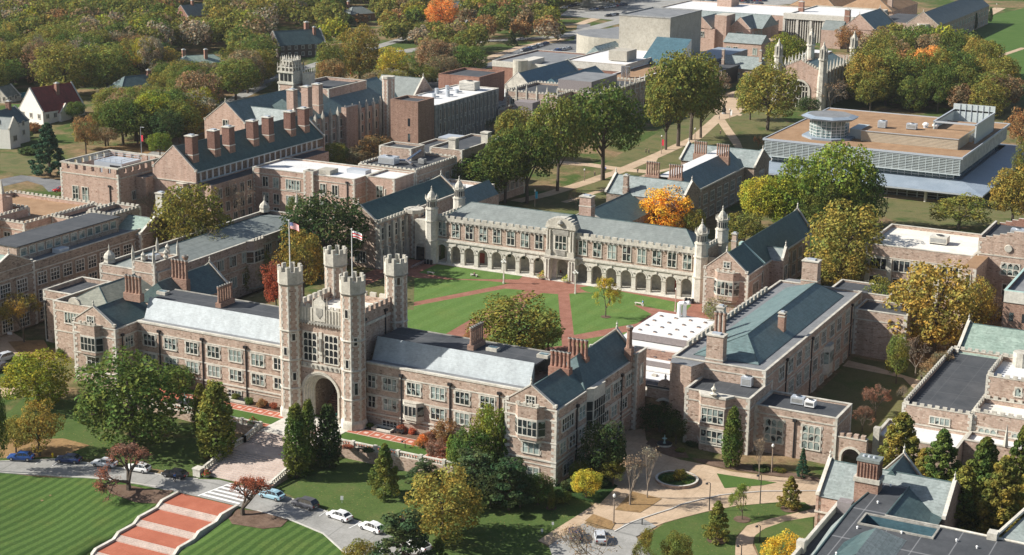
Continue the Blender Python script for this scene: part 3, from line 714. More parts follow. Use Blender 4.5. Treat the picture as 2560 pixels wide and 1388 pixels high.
# ================================================================== outer west block of the left end
B = thing('granite_annex', 'low granite block with round pediments and a hipped slate roof behind the left gable', 'building', (-62, 12, 0))
walls(B, -67.8, -54.7, 4, 20, -1, 10.9, strings=(9.0, 4.7), coping='limestone', q=True)
walls(B, -76, -67.9, 10, 22, -1, 10.6, strings=(8.8,), wall='granite_tan')
m = MB()
for i in range(12):
    a0, a1 = pi*i/12, pi*(i+1)/12
    m.prism([(-62.2+1.5*cos(a0), 3.9), (-62.2+1.5*cos(a1), 3.9), (-62.2+1.5*cos(a1), 4.45), (-62.2+1.5*cos(a0), 4.45)], 11.0, 11.06+1.3*sin((a0+a1)/2), 'limestone')
m.obj('pediment', B)
gable(B, -66.2, -55.2, 6.5, 22, 10.3, 13.2, 'y', 'slate_olive', ends=(2, 0), ridge=-61.5)
win(B, '-y', 4, -62.0, 6.8, 5.6, 2.2, c=7, style='stone'); win(B, '-y', 4, -60, 2.2, 1.6, 2.0, c=2)
drain(B, '-y', 10, -75.5, 0, 8)

# ================================================================== long flat hall behind it
B = thing('slate_topped_hall', 'long hall with grey slate roof, carved porch tower and domed finials behind the left wing', 'building', (-68, 58, 0))
walls(B, -76, -60, 27.6, 89, 0, 12.2, strings=(10.3, 6.4), wall='granite_tan', par=.6)
gable(B, -73.6, -61.4, 29, 87, 11.7, 13.3, 'y', 'slate_grey', ends=(2, 2), ridge=-70.5)
walls(B, -66.4, -60.4, 27.0, 35.5, 0, 14.4, strings=(12.0,), cren=None)
m = MB()
for (x, y) in ((-66.2, 27.2), (-60.6, 27.2), (-66.2, 35.3), (-60.6, 35.3)):
    m.ng(x, y, .35, .35, 14.4, 16.2, 6, 'limestone'); m.ng(x, y, .35, .03, 16.2, 17.8, 6, 'limestone')
for (x, y) in ((-63.4, 27.2), (-60.6, 31.2), (-63.4, 35.3)):
    m.lathe(x, y, [(.25, 14.5), (.6, 15), (.35, 15.5), (.55, 16), (.1, 16.6), (.02, 17.2)], 6, 'limestone')
m.obj('pinnacle', B)
for x, y in ((-75.2, 30), (-75.2, 87.5)):
    m = MB(); m.lathe(x, y, [(1.3, 12.2), (1.2, 12.8), (1.35, 13.3), (1.1, 14.0), (.6, 14.5), (.15, 15), (.2, 15.4), (.03, 16.4)], 8, 'limestone'); m.obj('dome_finial', B)
hvac(-63.6, 31, 14.0, 2.2, 1.6, 1.3, 'pale blue unit on the carved porch tower roof')
for z in (2.2, 7.2): wins(B, '+x', -60, lin(40, 86, 11), z+.6, 2.2, 2.3, c=3, style='stone')
oriel(B, '+x', -60, 62, 1, 12.4, 3.6, 1.4, (7.4, 10), c=3, r=2)
m = MB()
for (x, y) in ((-62, 88.2), (-66, 88.2)): m.ng(x, y, .5, .45, 12, 15.5, 8, 'limestone'); m.ng(x, y, .5, .03, 15.5, 18, 8, 'limestone')
m.box(-66.5, -61.5, 87.2, 89.2, 12.2, 14.6, 'granite_tan'); m.obj('gate_pinnacle', B)

# ================================================================== gridded granite hall far left
B = thing('studio_hall', 'dark sided granite hall with a raised clerestory roof at the left edge', 'building', (-92, 36, 0))
walls(B, -100, -85.6, 8, 54, 0, 13.6, strings=(11.6,), wall='granite_brown', roof='roof_grey', par=.4)
walls(B, -100.5, -85.2, -4, 17.5, 0, 13.6, wall='granite_brown', strings=(11.6,), par=.1, q=True)
gable(B, -100.5, -85.2, 4, 17, 13.7, 16.6, 'x', 'metal_mint', ends=(0, 1), wall='granite_brown')
m = MB(); m.box(-97.5, -89.5, 17, 50, 13.2, 16.5, 'granite_tan'); m.obj('clerestory_wall', B)
m = MB(); m.box(-97.7, -89.1, 16.8, 50.2, 16.5, 16.75, 'roof_dark'); m.obj('clerestory_roof', B)
wins(B, '+x', -89.5, lin(19, 48, 12), 14.4, 1.7, 1.5, c=1, r=1, style='stone', glass='glass_teal')
for z in (.6, 4.6, 8.4): wins(B, '+x', -85.6, lin(20, 52, 9), z, 2.5, 2.5, c=3, r=3, style='stone', glass='glass_dark')
for z in (.6, 4.6, 8.2): wins(B, '+x', -85.2, [8.5, 13.5], z, 2.8, 2.6, c=4, r=3, style='stone', glass='glass_dark')
m = MB(); m.box(-88.8, -86.6, 27, 30, 13.2, 14.2, 'roof_white'); m.obj('skylight', B)
walls(B, -99.5, -92, 50.5, 61, 0, 16.5, wall='granite_tan', cren=.5)
gable(B, -92, -84, 51, 62, 12.6, 15.6, 'x', 'metal_mint', ends=(0, 1), wall='granite_brown')
walls(B, -91.9, -84, 51, 62, 0, 12.6, wall='granite_brown', par=.1)
chimney(B, -89, 65, 8, 14, 19.5, 2.2, 2.0, 'limestone_pale')

# ================================================================== brown roofed granite building
B = thing('crenellated_hall', 'pink granite hall with a flat brown gravel roof and a crenellated parapet', 'building', (-118, 56, 0))
walls(B, -138, -111, 42, 67, 0, 14, wall='granite_pink', roof='roof_brown', cren=.45, strings=(12.3,))
walls(B, -110.8, -104, 51, 66, 0, 14, wall='granite_pink', roof='roof_dark', cren=.45)
walls(B, -128, -118.6, 40.2, 52, 0, 15, wall='granite_pink', roof='roof_brown', cren=.45, strings=(12.3,))
for z in (9.2, 5.0): wins(B, '-y', 42, [-116.5, -113], z, 1.8, 2.2, c=2, r=2, style='stone', glass='glass_dark')
wins(B, '+x', -118.6, [43, 47], 9.6, 1.8, 2.2, c=2, r=2, style='stone'); wins(B, '-y', 40.2, [-123, -120.4], 9.6, 1.6, 2.0, c=2, r=2, style='stone')
m = MB()
for x, y in ((-126.5, 47.5), (-122.8, 47.5)): m.box(x-.7, x+.7, y-.7, y+.7, 14, 19, 'granite_pink'); m.ng(x, y, .7, .05, 19, 22.5, 4, 'limestone')
m.box(-127, -122, 47, 50, 14, 18, 'granite_pink'); crenel_line(m, (-127, 47.2), (-122, 47.2), 18, .5)
m.obj('pinnacle', B)

# ================================================================== arcade hall across the courtyard
B = thing('arcade_hall', 'long limestone hall with a round arched arcade and slate roof across the courtyard', 'building', (2, 104, 2.2))
Y, X0, X1, Z0 = 98.5, -32.4, 35.4, 2.2
ops = [(-30.8+3.74*i, 1.35, 5.6) for i in range(8)]+[(1.5, 1.45, 5.9)]+[(6.7+3.72*i, 1.35, 5.6) for i in range(8)]
m = MB(); arch_wall(m, X0, X1, Z0+.3, 7.75, ops, Y, .8, 'limestone_pale', 12); m.obj('arcade', B)
m = MB()
for cx, hw, zs in ops:
    arch_ring(m, cx, zs, hw, hw+.28, Y-.1, Y+.02, 'limestone_pale', 12)
    m.box(cx-.2, cx+.2, Y-.25, Y, zs+hw+.05, zs+hw+.6, 'limestone_pale')
for a, c in zip(ops, ops[1:]):
    x = (a[0]+c[0])/2
    if c[0]-a[0] < 4: m.box(x-.62, x+.62, Y-.12, Y+.9, 5.5, 5.75, 'limestone'); m.box(x-.62, x+.62, Y-.12, Y+.9, 2.5, 3.0, 'limestone'); m.ng(x, Y, .38, .38, 6.6, 6.61, 10, 'limestone'); m.ng(x, Y-.05, .3, .3, 6.62, 6.64, 10, 'limestone_dark')
m.obj('archivolt', B)
m = MB(); m.box(X0, X1, Y-.5, 103, 1.9, 2.5, 'concrete_pale'); m.box(X0, X1, Y-1.1, Y-.5, 1.9, 2.33, 'concrete_pale'); m.obj('arcade_floor', B)
m = MB(); m.box(X0, X1, 102.6, 103.1, 2.4, 8, 'limestone'); m.box(X0, X1, Y+.8, 102.6, 7.6, 7.75, 'limestone')
for x in (-14.7, -10.9, -7.2): m.box(x-.6, x+.6, 102.5, 102.6, 5, 6.6, 'glass_dark')
for x in (-22, 3, 29): m.box(x-.7, x+.7, 102.5, 102.6, 2.5, 5, 'wood_red')
m.obj('arcade_back_wall', B)
m = MB(); m.box(X0, X1, Y+.05, 111, 7.75, 12.9, 'granite_tan'); m.box(X0, X1, 103.2, 111, 2, 7.75, 'granite_tan'); m.obj('wall', B)
m = MB(); m.box(X0, X1, Y-.25, Y+.05, 7.75, 8.05, 'limestone'); m.box(X0, X1, Y-.1, Y+.05, 8.05, 8.45, 'limestone_pale'); m.box(X0, X1, Y-.12, Y+.05, 12.75, 12.95, 'limestone_dark')
for i in range(60):
    x = X0+.6+i*(X1-X0-1)/59
    if abs(x-1.3) > 3.6: m.box(x-.22, x+.22, Y-.35, Y+.05, 12.6, 12.9, 'limestone_dark')
m.obj('string_course', B)
m = MB()
for a, e in ((X0, -2.4), (4.9, X1)):
    m.box(a, e, Y-.2, Y+.3, 12.95, 13.7, 'limestone'); crenel_line(m, (a, Y+.05), (e, Y+.05), 13.7, .6, 1.2, .55, .5)
for x in (X0+.3, X1-.3): m.box(x-.2, x+.2, Y+.3, 110.8, 12.9, 13.5, 'limestone'); crenel_line(m, (x, Y+.6), (x, 110.8), 13.5, .6, 1.0, .6, .4)
m.obj('parapet', B)
gable(B, X0+.6, X1-.6, Y+.9, 111, 12.9, 16.7, 'x', 'slate_grey', ends=(2, 2), wall='granite_tan', name='slate_roof')
for i in range(8): win(B, '-y', Y+.05, -30.8+3.74*i, 9.2, 1.9, 3.25, c=2, r=2, style='stone'); win(B, '-y', Y+.05, 6.7+3.72*i, 9.2, 1.9, 3.25, c=2, r=2, style='stone')
m = MB()                                                        # centre bay
m.box(-2.2, 4.9, Y-.7, Y+1.0, 7.75, 14.9, 'limestone'); m.box(-2.5, -1.0, Y-1.3, Y+.1, Z0, 7.8, 'limestone_pale'); m.box(3.9, 5.4, Y-1.3, Y+.1, Z0, 7.8, 'limestone_pale')
m.box(-2.6, 5.5, Y-1.45, Y-.6, 7.8, 8.3, 'limestone'); m.box(-2.5, 5.3, Y-1.1, Y+1.2, 14.9, 15.4, 'limestone')
for s in (-1.9, -1.2, 4.1, 4.8):
    m.ng(s-.1, Y-1.3, .26, .22, 2.9, 7.4, 8, 'limestone_pale'); m.ng(s-.1, Y-.85, .24, .2, 9.6, 14.4, 8, 'limestone_pale'); m.box(s-.45, s+.25, Y-1.25, Y-.6, 8.3, 9.6, 'limestone')
for i in range(12):
    a0, a1 = pi*i/12, pi*(i+1)/12; c0 = 1.4
    m.prism([(c0+3.8*cos(a0), Y-1.0), (c0+3.8*cos(a1), Y-1.0), (c0+3.8*cos(a1), Y+1.2), (c0+3.8*cos(a0), Y+1.2)], 15.4, 15.5+2.0*sin((a0+a1)/2), 'limestone')
m.lathe(1.4, Y-1.1, [(.6, 15.9), (.8, 16.3), (.5, 16.8), (.05, 17.1)], 8, 'limestone_dark'); m.box(.2, 2.6, Y-.95, Y-.6, 8.5, 9.6, 'limestone_dark'); m.box(-.6, 3.4, Y-.9, Y-.6, 13.4, 14.6, 'limestone_dark')
m.obj('centre_bay', B)
win(B, '-y', Y-.7, 1.4, 9.9, 2.8, 3.3, c=3, r=2, style='stone')
gable(B, -1.2, 4.0, Y+1.0, 105, 14.6, 16.9, 'y', 'slate_dark', ends=(0, 0), wall='granite_tan', name='dormer_roof')
def ridley(x, y, z1=21.3, zb=2.0, r=1.55):
    m = MB(); m.ng(x, y, r+.25, r+.2, zb, 7.8, 8, 'limestone_pale'); m.ng(x, y, r+.3, r+.3, 7.8, 8.1, 8, 'limestone'); m.ng(x, y, r, r, 8.1, 12.6, 8, 'limestone_pale')
    m.ng(x, y, r+.2, r+.2, 12.6, 12.9, 8, 'limestone'); m.ng(x, y, r-.05, r-.05, 12.9, 15.6, 8, 'limestone_pale'); m.ng(x, y, r+.1, r+.1, 15.6, 15.9, 8, 'limestone')
    m.ng(x, y, r-.25, r-.25, 15.9, 18.0, 8, 'limestone'); m.ng(x, y, r+.05, r+.05, 18.0, 18.3, 8, 'limestone'); o = m.obj('domed_turret', B)
    w = MB()
    for j in range(8):
        a = j*pi/4; ap = (r-.25)*cos(pi/8)+.03; u = Vector((-sin(a), cos(a))); c = Vector((x+ap*cos(a), y+ap*sin(a)))
        for e in (-.26, .26):
            p = c+u*(e-.16); q = c+u*(e+.16); w.face([(p.x, p.y, 16.3), (q.x, q.y, 16.3), (q.x, q.y, 17.6), (p.x, p.y, 17.6)], 'glass_dark')
    w.obj('turret_opening', o)
    d = MB(); d.lathe(x, y, [(r-.42, 18.3), (r-.5, 18.8), (r-.75, 19.4), (r-1.05, 19.9), (.22, 20.2), (.27, 20.5), (.1, 20.7), (.17, 21.0), (.03, 21.4)], 8, 'limestone')
    for j in range(8):
        a = j*pi/4+pi/8; d.ng(x+(r-.05)*cos(a), y+(r-.05)*sin(a), .16, .03, 18.3, 19.2, 4, 'limestone_pale')
    d.obj('dome', o)
for x, y in ((-33.4, 97.9), (36.2, 97.9), (-33.4, 111.5), (35.4, 113.0)): ridley(x, y)
m = MB(); m.box(-37.5, -35, 99.5, 105, 2, 12.2, 'limestone'); m.box(-38.6, -34.6, 98.6, 100.6, 2, 12.3, 'limestone'); m.box(-38.2, -35.4, 98.4, 98.6, 2.2, 5.6, 'glass_dark'); m.obj('link_bay', B)
arch = MB(); arch_ring(arch, -36.8, 5.2, 1.3, 1.7, 98.3, 98.62, 'limestone_pale', 10, legs=2.8); arch.obj('side_arch', B)
m = MB(); m.box(37.6, 39.2, 99, 110, 2, 11.0, 'limestone'); m.box(37.4, 39.4, 98.8, 99, 10.6, 12.6, 'limestone_dark'); m.obj('link_bay', B)
chimney(B, -1.6, 118.5, 10, 16, 18.3, 3.2, 2.4, 'granite_pink')

# ================================================================== side halls of the arcade
B = thing('gabled_reading_hall', 'gabled granite hall with a green slate roof and stone bay right of the arcade', 'building', (43.8, 112, 2.2))
RX0, RX1, RY = 40.0, 50.2, 90.0
m = MB(); m.box(RX0, RX1-2.0, RY, 140, 0, 10.6, 'granite_tan'); m.box(RX1-2.0, RX1, RY, 99, 0, 12.0, 'granite_tan'); m.box(40, RX1-2, RY, 99, 10.6, 12, 'granite_tan'); m.obj('wall', B)
m = MB(); quoins(m, RX0, RY, 1, 1, 0, 12); quoins(m, RX1, RY, -1, 1, 0, 12); m.obj('quoins', B)
m = MB(); m.ring(RX0-.1, RX1+.1, RY-.12, 99, 10.3, 10.55, .3, 'limestone_pale'); m.ring(RX0-.1, RX1+.1, RY-.12, 99, 4.6, 4.85, .3, 'limestone_pale'); m.box(RX1-2.05, RX1-1.6, 99, 140, 10.4, 10.7, 'limestone_pale'); m.box(RX1, RX1+.15, RY+.2, 99, 11.9, 12.15, 'limestone_pale'); m.obj('string_course', B)
gable(B, RX0, RX1-.3, RY, 101, 12.0, 16.2, 'y', 'slate_green', ends=(1, 0), ridge=45.0)
gable(B, RX0+.2, RX1-1.9, 100.0, 141, 10.8, 16.0, 'y', 'slate_green', ends=(0, 1), ridge=44.4)
gable(B, 45.5, 51.2, 110.4, 114.6, 10.6, 13.2, 'x', 'slate_pale', ends=(0, 1), name='cross_roof')
m = MB(); m.box(47, 51.2, 110.4, 114.6, 0, 10.6, 'granite_tan'); m.obj('bay_wall', B)
m = MB(); m.box(44.2, 44.8, 99.8, 101.5, 15.9, 16.5, 'copper_mint'); m.box(45.0, 50.3, 100.9, 101.2, 12.0, 12.2, 'copper_mint'); m.tube((44.7, 101.1, 16.1), (50, 101.1, 12.1), .35, .35, 6, 'copper_mint'); m.obj('copper_flashing', B)
oriel(B, '-y', RY, 45.4, 5.6, 12.2, 3.6, 1.2, (7.2, 10.2), c=4, r=2)
win(B, '-y', RY, 45.2, 13.1, 1.3, 1.2, c=2, style='sash'); win(B, '-y', RY, 41.9, 3.0, 1.1, 1.6, c=1)
for z in (6.4, 3.0): wins(B, '+x', RX1-2, [104.5]+lin(119, 137, 5), z, 2.2, 2.6, c=3, style='stone', glass='glass_dark'); win(B, '+x', RX1, 95, z+.3, 3.4, 2.6, c=4, style='stone', glass='glass_dark')
win(B, '+x', 51.2, 112.5, 6, 2.0, 3.2, c=2, style='stone', glass='glass_dark')
chimney(B, 41.4, 105, 10, 15.4, 17, 1.2, 1.2, 'granite_tan')

B = thing('buttressed_reading_hall', 'buttressed granite hall with a green slate roof left of the arcade', 'building', (-47, 106, 2.2))
LX0, LX1, LY = -53.6, -41.5, 86.0
m = MB(); m.box(LX0, LX1, LY, 126, 0, 13.6, 'granite_tan'); m.obj('wall', B)
gable(B, LX0+.3, LX1-.3, LY, 126, 13.5, 17.2, 'y', 'slate_green', ends=(1, 1), ridge=-46.8)
m = MB()
for i in range(7):
    y = LY+.4+i*3.1; m.box(LX1, LX1+.7, y-.4, y+.4, 1.5, 12.9, 'limestone'); m.box(LX1, LX1+1.0, y-.45, y+.45, 1.5, 7.3, 'limestone')
m.box(LX1, LX1+.2, LY, 106, 7.4, 7.7, 'limestone'); m.box(LX1-.1, LX1+.25, LY, 126, 13.3, 13.7, 'limestone'); crenel_line(m, (LX1+.05, LY), (LX1+.05, 106), 13.7, .5)
quoins(m, LX1, LY, -1, 1, 1, 13.4); m.obj('buttress', B)
for i in range(5):
    for z in (9.0, 3.6): win(B, '+x', LX1, LY+1.9+i*3.1, z, 1.7, 2.9, c=2, r=2, style='stone', glass='glass_dark')
m = MB(); m.ng(-40.6, 101.6, 2.4, 2.4, 1.5, 13.3, 8, 'granite_tan'); octo_quoins(m, -40.6, 101.6, 2.4, 1.5, 13.3); m.ng(-40.6, 101.6, 2.6, 2.6, 13.3, 14.2, 8, 'limestone'); m.box(-41, -37.6, 100.6, 106, 1.5, 12.6, 'granite_tan', top='roof_dark'); m.obj('corner_bay', B)
win(B, '-y', LY, -46.4, 3.4, 3.0, 2.6, c=4, style='stone'); 
B = thing('low_slate_range', 'low hall with white flat roof and slate slope behind the left reading hall', 'building', (-48, 135, 2.2))
walls(B, -58, -44, 127, 150, 1, 11, roof='roof_white', wall='granite_tan')
gable(B, -46.5, -40.5, 127, 146, 9.5, 13, 'y', 'slate_blue', ends=(1, 0), wall='granite_tan')
m = MB(); m.box(-46.5, -40.5, 127.2, 146, 1, 9.5, 'granite_tan'); m.obj('wall', B)

# ================================================================== white roofed cafe pavilion
B = thing('white_roofed_pavilion', 'modern pavilion with stepped white roofs dotted with small skylights beside the courtyard', 'building', (49, 60, 2.2))
def px_rect(z, *pts): return [P(a, b, z) for a, b in pts]
m = MB(); m.box(39.5, 55.6, 50.0, 66.0, 7.0, 8.4, 'metal_ribbed', top='roof_white'); m.box(37.6, 53.5, 47.0, 70.0, 6.5, 6.8, 'roof_white'); m.obj('upper_roof', B)
m = MB(); m.box(43.5, 54.5, 40.5, 50.0, 5.4, 6.4, 'metal_ribbed', top='roof_white'); m.box(41.5, 54.5, 38.5, 50, 5.0, 5.3, 'roof_white'); m.box(47, 55.5, 34, 39, 4.6, 4.9, 'roof_white'); m.obj('lower_roof', B)
m = MB(); m.box(44, 55.4, 42, 66, 2, 6.5, 'brick_tan')
for x, y in ((43, 40), (46.5, 40), (46.5, 36.5), (51, 36.5), (43, 48), (40, 56)): m.box(x-.45, x+.45, y-.45, y+.45, 1.6, 5.2, 'limestone')
m.obj('wall', B)
for i in range(5):
    for j in range(4):
        x, y = 41.2+i*3.2, 52+j*3.7; s = MB(); s.box(x-.3, x+.3, y-.3, y+.3, 8.4, 8.6, 'granite_tan', top='glass_dark'); s.obj('skylight', B)
for i in range(3):
    for j in range(2): x, y = 45.5+i*3, 42.5+j*4; s = MB(); s.box(x-.3, x+.3, y-.3, y+.3, 6.4, 6.6, 'granite_tan', top='glass_dark'); s.obj('skylight', B)
for x, y in ((44.5, 64.6), (45.4, 65.2)):
    m = MB(); m.ng(x, y, .5, .4, 8.4, 11.4, 8, 'white_paint'); m.tube((x, y, 11.2), (x+1.1, y, 11.6), .45, .4, 8, 'white_paint'); m.obj('vent_stack', B)

# ================================================================== long hipped hall at the right
B = thing('hipped_slate_hall', 'long granite hall with a hipped blue slate roof and tall brick chimneys at right', 'building', (65, 65, -2.5))
walls(B, 55.6, 73.8, 33.5, 95.5, -3, 10.3, strings=(8.95, 4.8, .9), par=.25, roof='roof_grey', q=True)
gable(B, 58.4, 71.2, 37.2, 90.8, 10.15, 13.4, 'y', 'slate_blue', ends=(2, 2), ridge=66.3)
m = MB(); m.prism([(55.6, 33.6), (56.5, 30.4), (60.8, 30.0), (62, 33.5)], -3, 10.2, 'granite_tan', top='roof_grey'); m.obj('apse', B); m = MB(); m.prism([(55.8, 95), (56.6, 98.5), (61, 99), (62, 95.4)], -1, 10.2, 'granite_tan', top='roof_grey'); m.obj('apse', B)
m = MB()
for i in range(20): y = 41+i*2.3; m.box(55.45, 55.95, y, y+1.5, 10.4, 11.2, 'limestone')
m.obj('pierced_parapet', B)
yy = [42.8, 48, 53.2, 58.4, 64, 69, 74.6, 79.4, 85.4, 91]
wins(B, '+x', 73.8, yy, 6.1, 2.6, 2.6, c=3); wins(B, '+x', 73.8, [49, 53.8, 58.6, 64, 69, 74.6, 79.6, 85.2, 91], 1.7, 2.6, 2.5, c=3); wins(B, '+x', 73.8, [53.8, 64, 69, 74.6, 79.6, 85.2], -2.2, 2.4, 1.8, c=3)
for u in (45.5, 61, 88): drain(B, '+x', 73.8, u, -2.5, 9)
oriel(B, '+x', 73.8, 71.8, -1, 5, 2.6, 1.0, (1.4, 4), c=3, r=1, wall=None, cren=False)
chimney(B, 63.3, 36.0, 4, 10.5, 15.0, 3.4, 2.2, 'granite_tan', pot='brick_red'); chimney(B, 63.3, 92.6, 9, 12.2, 16.4, 3.6, 2.6, 'granite_tan', pot='brick_red')
x, y = P(1837, 832, 11); chimney(B, 60.4, 45.5, 9.5, 12.4, 16.5, 2.6, 1.4, flues=3); chimney(B, 69.0, 56.5, 11.2, 14.2, 14.8, 1.3, 1.3, 'brick_tan')
chimney(B, 57.4, 54, 9, 12.5, 15, 1.6, 1.6, 'limestone')
B = thing('black_roofed_wing', 'blank windowed granite wing with a flat black roof behind the long hipped hall', 'building', (79, 94, -2.5))
walls(B, 74.1, 85.2, 89.6, 98.2, -3.5, 8, strings=(5.9,), roof='roof_dark', par=.3)
walls(B, 66, 79, 98.5, 107, -3, 9.2, strings=(), roof='roof_dark', par=.3)
win(B, '+x', 85.2, 93.6, 2.9, 3.2, 3.0, c=3, r=2); win(B, '+x', 85.2, 93.6, -1.8, 3.0, 2.6, c=3, r=2)
# link, bay windowed block and annex
B = thing('linking_range', 'low black roofed granite link with an arched doorway right of the right pavilion', 'building', (56, 35, -2.5))
m = MB(); arch_wall(m, 51.4, 61.6, -3, 4.4, [(55.0, 1.7, .4)], 32.0, .8, 'granite_tan', 12); m.box(51.4, 61.6, 33.6, 38, -3, 4.4, 'granite_tan'); m.obj('wall', B)
m = MB(); m.box(50.4, 61.8, 31.7, 38, 4.4, 4.65, 'roof_dark'); m.obj('roof', B)
m = MB(); arch_ring(m, 55.0, .4, 1.7, 2.2, 31.8, 32.02, 'limestone_pale', 12, legs=3); m.box(51.4, 61.6, 31.85, 32, 4.1, 4.7, 'limestone')
for i in range(10):
    a0, a1 = pi*i/10, pi*(i+1)/10; m.prism([(55+1.4*cos(a0), 31.8), (55+1.4*cos(a1), 31.8), (55+1.4*cos(a1), 32.4), (55+1.4*cos(a0), 32.4)], 4.7, 4.8+1.3*sin((a0+a1)/2), 'granite_tan')
m.lathe(55, 32.1, [(.3, 6.1), (.15, 6.4), (.25, 6.7), (.03, 7.3)], 6, 'limestone'); m.obj('doorway', B)
win(B, '-y', 32.0, 60.2, .6, 1.3, 1.6, c=1)
B = thing('bay_windowed_block', 'two storey granite block with a canted bay and flat black roof by the plaza', 'building', (67, 31, -3))
walls(B, 61.6, 73.9, 25.2, 37.4, -3.5, 7.5, strings=(5.6, 1.4), par=.35)
m = MB(); bay = [(64.4, 25.3), (65.4, 23.4), (70.0, 23.4), (71.0, 25.3)]; m.prism(bay, -3.5, 7.3, 'granite_tan', top='roof_dark')
for z in (5.6, 1.4, 7.3, -1.2): m.prism([(64.2, 25.3), (65.3, 23.28), (70.1, 23.28), (71.2, 25.3)], z, z+.24, 'limestone')
m.prism([(64.3, 25.3), (65.36, 23.32), (70.04, 23.32), (71.1, 25.3)], 7.54, 7.7, 'limestone_pale'); m.obj('bay', B)
for z in (2.7, -1.6+.2): win(B, '-y', 23.4, 67.7, z, 4.0, 2.5, c=4, r=2, style='stone')
m = MB(); m.lathe(67.7, 23.6, [(.5, 7.7), (.9, 8.1), (.2, 8.4), (.6, 9.0), (.15, 9.5), (.04, 10)], 6, 'limestone'); m.obj('finial', B)
for z in (2.9, -1.3): win(B, '+x', 73.9, 30, z, 3.4, 2.4, c=3, glass='glass_dark')
hvac(70.6, 33.2, 7.15, 2.0, 2.0, 1.9, 'grey box unit on the roof of the bay windowed block')
B = thing('mullioned_annex', 'one storey granite annex with two tall mullioned windows and a black roof', 'building', (81, 32, -3))
walls(B, 74.0, 89.0, 28.3, 37.2, -3.8, 5.6, strings=(4.2,), par=.35)
wins(B, '-y', 28.3, [77.6, 84.5], -.8, 3.2, 4.3, c=3, r=3, style='arch')
drain(B, '-y', 28.3, 81.4, -3, 3.8)
hvac(80.2, 33.4, 5.25, 2.4, 1.6, 1.5, 'louvred grey unit on the annex roof beside a white one'); hvac(82.6, 33, 5.25, 1.8, 1.6, 1.3, 'plain white box unit on the annex roof beside a grey one', k='white_paint')
B = thing('crenellated_gateway', 'small crenellated granite gateway arch right of the annex', 'gateway', (92, 29, -3))
m = MB(); arch_wall(m, 89.1, 94.4, -3.8, 2.3, [(91.8, 1.7, -1.2)], 28.5, 1.0, 'granite_tan', 12); m.obj('wall', B)
m = MB(); arch_ring(m, 91.8, -1.2, 1.7, 2.1, 28.35, 28.52, 'limestone_pale', 12, legs=2.6); m.box(89.1, 94.4, 28.4, 29.6, 2.3, 2.5, 'limestone'); crenel_line(m, (89.2, 29), (94.3, 29), 2.5, .6, .8, .5, .9, 'granite_tan'); m.obj('battlement', B)
# ================================================================== pink granite group at upper left
def B_(n, lab, loc, cat='building', group=None): return thing(n, lab, cat, loc, group=group)
B = B_('pink_battlemented_block', 'pink granite block with square battlements around a recessed cooling unit', (-134, 101, 2.2))
m = MB(); x0, x1, y0, y1 = -144.5, -124.6, 91.2, 111; m.ring(x0, x1, y0, y1, 0, 15.6, .5, 'granite_pink'); m.ring(x0, x1, y0, y1, 16.9, 17.3, .5, 'limestone')
for i in range(7):
    u = x0+.6+i*(x1-x0-3)/6; m.box(u, u+1.8, y0, y0+.5, 15.6, 16.9, 'granite_pink'); m.box(u, u+1.8, y1-.5, y1, 15.6, 16.9, 'granite_pink')
    v = y0+.6+i*(y1-y0-3)/6; m.box(x0, x0+.5, v, v+1.8, 15.6, 16.9, 'limestone'); m.box(x1-.5, x1, v, v+1.8, 15.6, 16.9, 'granite_pink')
m.obj('wall', B); m = MB(); m.box(x0+.5, x1-.5, y0+.5, y1-.5, 12, 12.4, 'roof_dark'); m.obj('roof', B)
m = MB(); m.ring(x0-.1, x1+.1, y0-.1, y1+.1, 14.3, 14.6, .3, 'limestone'); m.obj('string_course', B)
m = MB(); quoins(m, x0, y0, 1, 1, 0, 15.6); quoins(m, x1, y0, -1, 1, 0, 15.6); m.obj('quoins', B)
wins(B, '-y', y0, [-139.5, -136.2], 7, 1.8, 4.0, c=2, r=2, style='stone'); wins(B, '+x', x1, [97, 100.5, 104], 8, 1.3, 2.2, c=2, style='stone', glass='glass_dark')
drain(B, '-y', y0, -127.6, 2, 12)
t = thing('cooling_unit', 'large pale cooling unit with railings sunk behind square battlements', 'rooftop unit', (-135, 103, 12.4))
m = MB(); m.box(-139.5, -130, 99, 107, 12.4, 16.6, 'metal_panel'); m.obj('housing', t)
m = MB(); m.box(-134, -130.5, 98.9, 99, 13, 16, 'iron_black'); m.box(-130, -129.9, 99.5, 106.5, 13, 16, 'iron_black'); m.obj('louvre', t)
m = MB(); m.ring(-139.5, -130, 99, 107, 17.6, 17.7, .08, 'metal_panel'); m.ring(-139.5, -130, 99, 107, 17.1, 17.2, .08, 'metal_panel')
for i in range(6): x = -139.5+i*1.88; m.box(x, x+.08, 99, 99.1, 16.6, 17.7, 'metal_panel')
m.obj('railing', t)
B = B_('chimneyed_laboratory', 'pink granite laboratory with seven tall brick chimneys on its steep dark roof', (-114, 130, 2.2))
m = MB(); m.box(-121.2, -107.2, 101.5, 162, 0, 13.4, 'granite_pink'); m.box(-121.2, -108.0, 101.5, 162, 13.4, 16.2, 'granite_brown'); m.box(-107.2, -103, 102.3, 158, 0, 13.0, 'granite_pink', top='roof_dark'); m.box(-124.5, -121.2, 98, 110, 0, 14, 'granite_pink', top='roof_dark'); m.obj('wall', B)
gable(B, -121.4, -107.0, 101.3, 162, 16.2, 22.4, 'y', 'slate_green', ends=(1, 1), wall='granite_pink', fin=False, zw=0.1, rise=.3)
m = MB()
for i in range(22): y = 103.5+i*2.6; m.box(-107.5, -107.2, y, y+.35, 13.4, 16, 'white_paint')
m.box(-107.6, -107.0, 102, 161, 15.9, 16.25, 'metal_louvre'); m.box(-107.5, -107.1, 102, 161, 13.3, 13.6, 'metal_louvre'); m.obj('clerestory_post', B)
